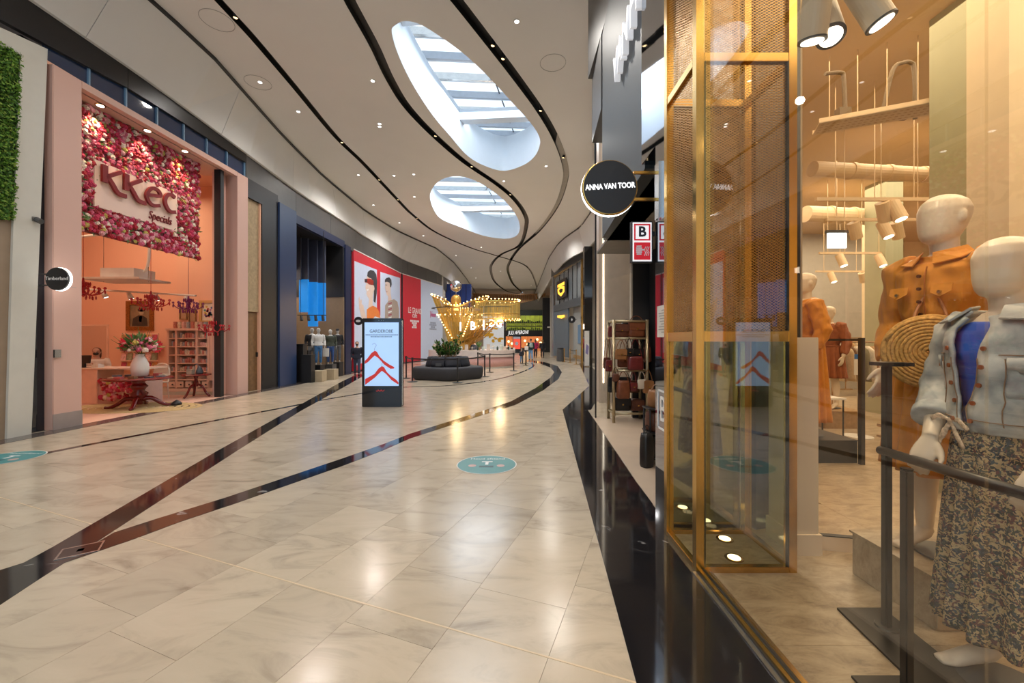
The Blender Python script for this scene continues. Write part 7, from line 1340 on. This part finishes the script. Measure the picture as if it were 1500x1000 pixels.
pd = thing('podium', 'black square podium under the mannequin in the long orange dress', 'podium', (4.1, 5.5, 0)); MB().box(3.75, 4.46, 5.2, 5.9, .005, .29).build('body', M_rail, pd); MB().box(3.74, 4.47, 5.19, 5.91, .29, .30).build('top', M_rail, pd)
dress_mannequin('cream mannequin in a rust brown dress behind the orange long dress', (5.95, 7.55, .32), -70, 1.90, M_rust, .30, A_h, 0, False)
pd = thing('podium', 'wooden low podium under the mannequin in the rust brown dress', 'podium', (5.95, 7.5, 0)); MB().box(5.6, 6.3, 7.2, 7.9, .005, .30).build('body', M_wood, pd); MB().box(5.59, 6.31, 7.19, 7.91, .30, .318).build('top', M_wood, pd)
# straw bag: coiled disc
c = Vector((2.39, 2.30, 1.53)); nb_ = Vector((-.72, -.69, .05)).normalized(); ub = nb_.cross(UZ).normalized(); vb = ub.cross(nb_) * -1; bg = thing('straw_bag', 'round coiled straw bag with a small yellow tag hung on the orange mannequin', 'bag', c - UZ * .18); M_straw = mat('straw', (.56, .31, .09), .85, var=.3, scale=60, bump=.6, bscale=120)
for side, dd in ((1, .028), (-1, -.028)):
    b = MB(); pts = []; 
    for i in range(330): a = i * .19; rr = .006 + .188 * i / 330; pts.append(c + ub * rr * math.cos(a) + vb * rr * math.sin(a) + nb_ * (dd - dd * .35 * (rr / .194) ** 3))
    b.tube(pts, .0105, 5); b.build('coil_face', M_straw, bg, True)
b = MB(); pr = [c + ub * .194 * math.cos(2 * PI * i / 48) + vb * .194 * math.sin(2 * PI * i / 48) for i in range(48)]; b.tube(pr, .021, 8, True); b.build('rim', M_straw, bg, True); q = c + nb_ * .042 - vb * -.0; dn = -UZ; b = MB(); p = c + nb_ * .038 + dn * .115; b.slab([p - ub * .03, p + ub * .03, p + ub * .03 + dn * .03, p - ub * .03 + dn * .03], nb_ * .004); b.build('tag', mat('tag_yellow', (.55, .42, .05), .5), bg)
b = MB(); top_ = c + UZ * .17; b.tube(smoothline([top_ - ub * .07, top_ + UZ * .09 - ub * .05 + Vector((.03, .03, 0)), top_ + UZ * .19 + Vector((.08, .07, 0)), top_ + UZ * .09 + ub * .05 + Vector((.05, .05, 0)), top_ + ub * .07], 5), .009, 6); b.build('strap', mat('tan_strap', (.35, .14, .05), .5), bg, True)
# ---- shop fittings
pz = thing('display_plinth', 'tall narrow cream display plinth beside the brass portal', 'plinth', (2.2, 3.1, 0)); MB().box(2.10, 2.27, 2.98, 3.3, .005, 1.615).build('body', mat('plinth_cream', (.78, .64, .47), .5, var=.02), pz, bevel=.004); MB().box(2.085, 2.285, 2.965, 3.31, .005, .16).build('skirting', mat('plinth_cream', (.78, .64, .47), .5), pz)
b = MB(); b.slab([(2.30, 3.06, .005), (3.6, 2.80, .005), (3.6, 2.80, .11), (2.30, 3.06, .11)], (.01, .04, 0)); struct(b.build('baseboard_shop', mat('plinth_cream', (.78, .64, .47), .5)))
b = MB(); b.slab([(2.30, 3.06, .11), (3.6, 2.80, .11), (3.6, 2.80, .118), (2.30, 3.06, .118)], (.01, .04, 0)); struct(b.build('trim_12', M_black))
M_sage = mat('sage_column', (.36, .36, .24), .5, var=.03); a, c = onY(1424, 0, 3.9), onY(1472, 0, 3.9); struct(MB().box(a.x, c.x, 3.9, 4.3, 0, 5).build('wall_sage_column', M_sage)); a, c = onY(1297, 0, 8.5), onY(1323, 0, 8.5); struct(MB().box(a.x, c.x, 8.5, 9.0, 0, 5).build('wall_sage_pier', M_sage)); a = onY(1478, 0, 3.2); struct(MB().box(a.x, a.x + .28, 3.2, 3.5, 2.0, 5).build('wall_cream_pier', M_shopw)); a, c = onY(1281, 0, 11), onY(1297, 0, 11); struct(MB().box(a.x, c.x, 11, 11.4, 0, 5).build('wall_cream_column', M_shopw))
# spotlights by the window
def big_spot(px, py, Y, d, r, L, label):
    p = onY(px, py, Y); d = Vector(d).normalized(); t = thing('track_spotlight', label, 'spotlight', p); q = p - d * L; b = MB(); b.cyl(p, q, r, r * .98, 28); b.build('barrel', mat('spot_white', (.62, .52, .38), .4), t, False); b = MB(); b.cyl(p + d * .004, p - d * .006, r * 1.02, r * 1.02, 28); b.build('bezel', M_black, t); b = MB(); b.cyl(p + d * .007, p + d * .002, r * .78, r * .78, 24); b.build('lens', mat('spot_lens', (1, .92, .78), .4, emit=6, ecol=(1, .88, .7)), t); b = MB(); b.cyl(q + d * L * .4, (q.x + .02, q.y + .02, 5.0), .012, .012, 8); b.build('stem', M_white, t); lamp_spot(p + d * .03, p + d * 2, 22, (1, .78, .5), 70, .6, .05)
big_spot(1190, 60, 2.2, (.05, .25, -1), .068, .34, 'large white cylinder spotlight hung closest to the brass portal'); big_spot(1217, 53, 2.2, (-.15, -.45, -1), .068, .34, 'large white cylinder spotlight turned outward between two others'); big_spot(1291, 33, 2.1, (.45, -.15, -1), .068, .36, 'large white cylinder spotlight tilted toward the orange mannequin')
M_tan = mat('fitting_tan', (.66, .50, .32), .5); 
for k, (Y, z, p0, p1, heads) in enumerate(((5.3, 3.42, 1195, 1425, ((1307, 1), (1292, 0))), (6.2, 3.42, 1210, 1425, ((1291, 1), (1250, 0), (1312, 0))), (8.6, 3.42, 1200, 1300, ((1229, 1), (1286, 1))), (10.5, 3.35, 1195, 1290, ((1216, 1), (1262, 0))))):
    a, c = onY(p0, 0, Y).x, onY(p1, 0, Y).x; t = thing('lighting_track', 'suspended tan lighting track, %s from the shop window' % ['first', 'second', 'third', 'fourth'][k], 'track', ((a + c) / 2, Y, z)); MB().box(a, c, Y - .02, Y + .02, z, z + .045).build('rail', M_tan, t)
    for j in range(4): x = a + (c - a) * (j + .5) / 4; MB().cyl((x, Y, z), (x, Y, 5.0), .006, .006, 6).build('hanger', M_tan, t)
    for px, lit in heads:
        x = onY(px, 0, Y).x; d = Vector((.15, -.35, -1)).normalized() if lit else Vector((.5, .3, -1)).normalized(); q = Vector((x, Y, z - .02)); o = MB().cyl(q, q + d * .26, .075, .078, 18).build('spot_head', M_tan, t); e = q + d * .262
        if lit: MB().cyl(e, e + d * .004, .06, .06, 16).build('lens', mat('spot_lens', (1, .92, .78), .4, emit=6, ecol=(1, .88, .7)), o)
ty = thing('cable_tray', 'perforated cable tray hung below the tan shop ceiling', 'cable tray', (4.2, 4.7, 4.2)); a, c = onZ(1200, 181, 4.15), onZ(1430, 139, 4.15); dv = (c - a).normalized(); nv = Vector((-dv.y, dv.x, 0)) * .3; b = MB(); b.slab([a, c, c + nv, a + nv], (0, 0, .012)); b.build('bed', mat('tray_zinc', (.55, .42, .26), .5), ty)
b = MB(); b.slab([a, c, c + UZ * .06, a + UZ * .06], nv * .02); b.build('lip', M_tan, ty); b = MB(); b.slab([a + nv, c + nv, c + nv + UZ * .06, a + nv + UZ * .06], nv * .02); b.build('lip', M_tan, ty)
holes_ = MB(); n = int((c - a).length / .055)
for i in range(n):
    for j in range(4): p = a + dv * (.03 + i * .055) + nv * (.15 + .22 * j) - UZ * .002; holes_.slab([p, p + dv * .028, p + dv * .028 + nv * .05, p + nv * .05], (0, 0, .001))
tag(holes_.build('slots', M_wood, ty), kind='stuff')
for k in range(5): p = a.lerp(c, .1 + .2 * k) + nv * .5; MB().cyl(p, (p.x, p.y, 5.0), .006, .006, 6).build('hanger', M_tan, ty)
for px, py, l in ((1236, 108, 'bent dark conduit dropping onto the cable tray'), (1322, 92, 'looped dark conduit with clamp above the cable tray')):
    p = onY(px, py, 4.75); t = thing('conduit', l, 'conduit', p); pts = [p + Vector((-.22, 0, 0)), p + Vector((-.03, 0, .01)), p + Vector((0, 0, -.08)), Vector((p.x + .02, p.y, 4.2))] if px < 1300 else [Vector((p.x - .25, p.y, 4.2)), p + Vector((-.12, 0, -.1)), p, p + Vector((.1, 0, 0)), p + Vector((.14, 0, -.1)), Vector((p.x + .15, p.y, 4.2))]; MB().tube(smoothline(pts, 4), .022, 8).build('pipe', mat('conduit_umber', (.16, .11, .06), .6), t); MB().box(p.x - .08, p.x + .06, p.y - .04, p.y + .04, 4.2, 4.32).build('junction_box', mat('conduit_umber', (.16, .11, .06), .6), t)
for k, (Y, z, r, p0, p1) in enumerate(((6.5, 4.35, .12, 1190, 1430), (9.0, 4.4, .18, 1180, 1330))): a, c = onY(p0, 0, Y).x, onY(p1, 0, Y).x; t = thing('ceiling_pipe', ['slim', 'wide'][k] + ' tan duct pipe running under the shop ceiling', 'pipe', (a, Y, z)); MB().cyl((a, Y, z), (c, Y + .3, z), r, r, 18).build('pipe', M_tan, t, False); [MB().cyl((a + (c - a) * j / 4, Y + .3 * j / 4, z), (a + (c - a) * j / 4 + .06, Y + .3 * j / 4 + .005, z), r * 1.12, r * 1.12, 18).build('coupling', M_tan, t) for j in (1, 2, 3)]
p = onY(1227, 352, 7.5); ex = thing('exit_sign', 'glowing white exit sign box hung from the shop ceiling', 'sign', p); MB().box(p.x - .17, p.x + .17, 7.5, 7.54, p.z - .14, p.z + .14).build('panel', mat('exit_lit', (.85, .95, 1), .4, emit=1.6), ex); MB().box(p.x - .2, p.x + .25, 7.49, 7.56, p.z + .14, p.z + .19).build('housing', M_darkgrey, ex); MB().cyl((p.x, 7.52, p.z + .19), (p.x, 7.52, 5), .008, .008, 6).build('hanger', M_tan, ex)
# black frame rack, garment racks, table, bench
fr_ = thing('black_frame_rack', 'black square tube frame rack next to the long orange dress', 'rack', (4.4, 5.4, 0)); 
for x in (3.8, 4.42): MB().box(x, x + .05, 5.92, 5.97, .005, 1.62).build('post', M_rail, fr_)
MB().box(4.44, 4.49, 5.12, 5.17, .005, 1.62).build('post', M_rail, fr_)
for z in (1.58, 1.28, 1.18): MB().box(3.85, 4.42, 5.92, 5.97, z, z + .03).build('rail', M_rail, fr_)
MB().box(4.44, 4.49, 5.17, 5.92, 1.58, 1.61).build('rail', M_rail, fr_)
GC = {'cream': (.66, .54, .38), 'olive': (.20, .19, .10), 'tan': (.42, .26, .12), 'brown': (.16, .08, .04), 'white': (.78, .70, .58), 'rust': (.36, .14, .05), 'black floral': (.07, .06, .06)}
def garment_mesh(L, k):
    b = MB(); R = []
    for u in [i / 10 for i in range(11)]:
        w_ = .20 + .06 * u if u > .12 else .05 + .15 * u / .12; R.append([Vector((w_ * math.cos(a), (.025 + .02 * u) * math.sin(a) + .008 * math.sin(6 * a + k) * u, -.06 - L * u)) for a in [2 * PI * i / 20 for i in range(20)]])
    b.loft(R); b.tube([(0, 0, 0), (.02, 0, .02), (0, 0, .04), (-.02, 0, .02)], .004, 4); return b
GM = {(n_, L): None for n_ in GC for L in (.7, 1.0)}
def garment_rack(x0, y0, x1, y1, z, n, names, L, label, gl):
    t = thing('garment_rack', label, 'clothes rack', ((x0 + x1) / 2, (y0 + y1) / 2, 0)); a, c = Vector((x0, y0, z)), Vector((x1, y1, z)); MB().cyl(a, c, .016, .016, 10).build('rail', M_wood, t)
    for p in (a, c): MB().cyl(Vector((p.x, p.y, .02)), p, .016, .016, 10).build('upright', M_wood, t); MB().box(p.x - .2, p.x + .2, p.y - .03, p.y + .03, .005, .035).build('foot', M_wood, t)
    dvv = (c - a); ang = math.atan2(dvv.y, dvv.x) + PI / 2
    for i in range(n):
        nm = names[i % len(names)]; p = a.lerp(c, (i + .5) / n)
        if GM[(nm, L)] is None: me = garment_mesh(L, i).mesh('hanging_garment'); me.materials.append(mat('cloth_' + nm.replace(' ', '_'), GC[nm], .85, var=.3 if 'floral' in nm else .12, scale=40)); me.polygons.foreach_set('use_smooth', [True] * len(me.polygons)); GM[(nm, L)] = me
        o = bpy.data.objects.new('hanging_garment', GM[(nm, L)]); COL.objects.link(o); o.location = p - UZ * .03; o.rotation_euler = (0, 0, ang + random.Random(i).uniform(-.2, .2)); tag(o, nm + ' ' + gl, 'garment', gl)
garment_rack(6.6, 8.3, 7.75, 8.1, 1.55, 12, ['white', 'tan', 'cream', 'brown', 'white', 'olive'], .7, 'wooden clothes rack of white and tan tops near the sage pier', 'garment on the rack near the sage pier')
garment_rack(6.2, 6.6, 6.9, 6.4, 1.50, 8, ['olive', 'black floral', 'cream', 'olive'], 1.0, 'wooden clothes rack of olive and floral dresses behind the straw bag', 'garment on the rack behind the straw bag')
garment_rack(8.6, 11.5, 10.2, 11.3, 1.6, 12, ['cream', 'white', 'rust', 'tan'], 1.0, 'wooden clothes rack of pale garments by the shop rear wall', 'garment on the rack by the rear wall')
garment_rack(10.6, 12.8, 12.6, 12.6, 1.65, 12, ['tan', 'cream', 'white', 'olive'], .7, 'wooden clothes rack of tan tops farthest inside the shop', 'garment on the rack farthest inside the shop')
tb = thing('display_table', 'small white display table with metal legs behind the black frame', 'table', (5.1, 6.7, 0)); MB().box(4.8, 5.4, 6.5, 7.0, .62, .65).build('table_top', M_white, tb); [MB().cyl((x, y, .005), (x, y, .62), .012, .012, 8).build('leg', M_rail, tb) for x in (4.83, 5.37) for y in (6.53, 6.97)]
bn_ = thing('wood_bench', 'low wooden bench on the shop floor near the rack', 'bench', (5.9, 5.9, 0)); MB().box(5.3, 6.3, 5.6, 5.85, .34, .38).build('seat', M_wood, bn_); [MB().box(x, x + .05, 5.62, 5.83, .005, .34).build('leg', M_wood, bn_) for x in (5.35, 6.2)]
p = onZ(1257, 640); ns_ = thing('notice_stand', 'blue headed white notice on a thin stand in the clothes shop', 'notice', p); Yn = p.y; MB().cyl((p.x, Yn, .005), (p.x, Yn, 1.1), .012, .012, 8).build('post', M_steel, ns_); MB().cyl((p.x, Yn, .005), (p.x, Yn, .02), .2, .2, 20).build('base', M_white, ns_); o = MB().box(p.x - .08, p.x + .08, Yn - .02, Yn - .01, 1.02, 1.36).build('sheet', M_white, ns_); MB().box(p.x - .08, p.x + .08, Yn - .024, Yn - .02, 1.28, 1.36).build('header', mat('notice_blue', (.02, .14, .45), .5), o)
sh_ = thing('goods_shelf', 'pale wooden wall shelf with folded goods at the rear of the shop', 'shelf', (10.5, 13.8, 1.5)); [MB().box(9.6, 12.4, 13.6, 13.98, z, z + .05).build('shelf', M_wood, sh_) for z in (1.75, 1.15)]; MB().box(11.2, 11.3, 13.85, 13.98, .0, 3.2).build('upright', M_wood, sh_)
for k in range(6): x = 9.8 + k * .42; o = MB().box(x, x + .3, 13.65, 13.9, 1.80, 1.98); o.box(x + .02, x + .28, 13.66, 13.88, 1.98, 2.04); tag(o.build('folded_stack', mat('cloth_white', GC['white'], .85) if k % 2 else mat('cloth_tan', GC['tan'], .85)), ('white' if k % 2 else 'tan') + ' folded knitwear on the rear wall shelf', 'folded clothes', 'folded knitwear on the rear shelf')
# ---- floor stickers
def sticker(px, py, label, rx=.37):
    c = onZ(px, py); t = thing('floor_sticker', label, 'sticker', c + UZ * .002); b = MB(); b.cyl(c + UZ * .0025, c + UZ * .0032, rx * 1.04, rx * 1.04, 40); b.build('white_edge', M_white, t); b = MB(); b.cyl(c + UZ * .003, c + UZ * .0036, rx, rx, 40); d = b.build('disc', mat('sticker_teal', (.045, .26, .28), .4), t)
    fm = lambda x, y: frame(c + Vector((x, y, .0037)), (1, 0, 0), (0, 1, 0)); text('lettering', 'Houd afstand', .085, fm(0, rx * .62), M_textw, d, .0002)
    for x in (-.18, .18): MB().cyl(c + Vector((x, -.06, .0036)), c + Vector((x, -.06, .0039)), .05, .05, 14).build('symbol', mat('sticker_pink', (.6, .4, .38), .5), d)
    b = MB(); p = c + Vector((0, 0, .0036)); b.prism([p + Vector(v) for v in ((-.02, -.02, 0), (.02, -.02, 0), (.02, .09, 0), (.07, .09, 0), (.07, .12, 0), (-.07, .12, 0), (-.07, .09, 0), (-.02, .09, 0))], (0, 0, .0004)); b.build('symbol', M_textw, d); MB().box(p.x - .09, p.x + .09, p.y - .13, p.y - .06, p.z, p.z + .0004).build('symbol', mat('sticker_dark', (.03, .1, .12), .5), d)
sticker(713, 680, 'round teal distance sticker on the pale marble before the dark border'); sticker(8, 671, 'round teal distance sticker near the pale portal', .36)
c = onZ(118, 806); bx = thing('floor_socket', 'steel framed floor socket lid set in the dark floor band', 'floor box', c); ang2 = .62; Rz = Matrix.Rotation(ang2, 4, 'Z')
for (x0, x1, y0, y1, m, nm) in ((-.17, .17, -.10, .10, M_dmarble, 'lid'), (-.19, -.17, -.12, .12, M_steel, 'frame_strip'), (.17, .19, -.12, .12, M_steel, 'frame_strip'), (-.17, .17, .10, .12, M_steel, 'frame_strip'), (-.17, .17, -.12, -.10, M_steel, 'frame_strip'), (-.03, .03, -.03, .03, M_steel, 'ring')):
    b = MB(); b.box(x0, x1, y0, y1, .003, .0055); b.xf(Matrix.Translation(c) @ Rz @ Matrix.Diagonal((.62, .8, 1, 1))); b.build(nm, m, bx)
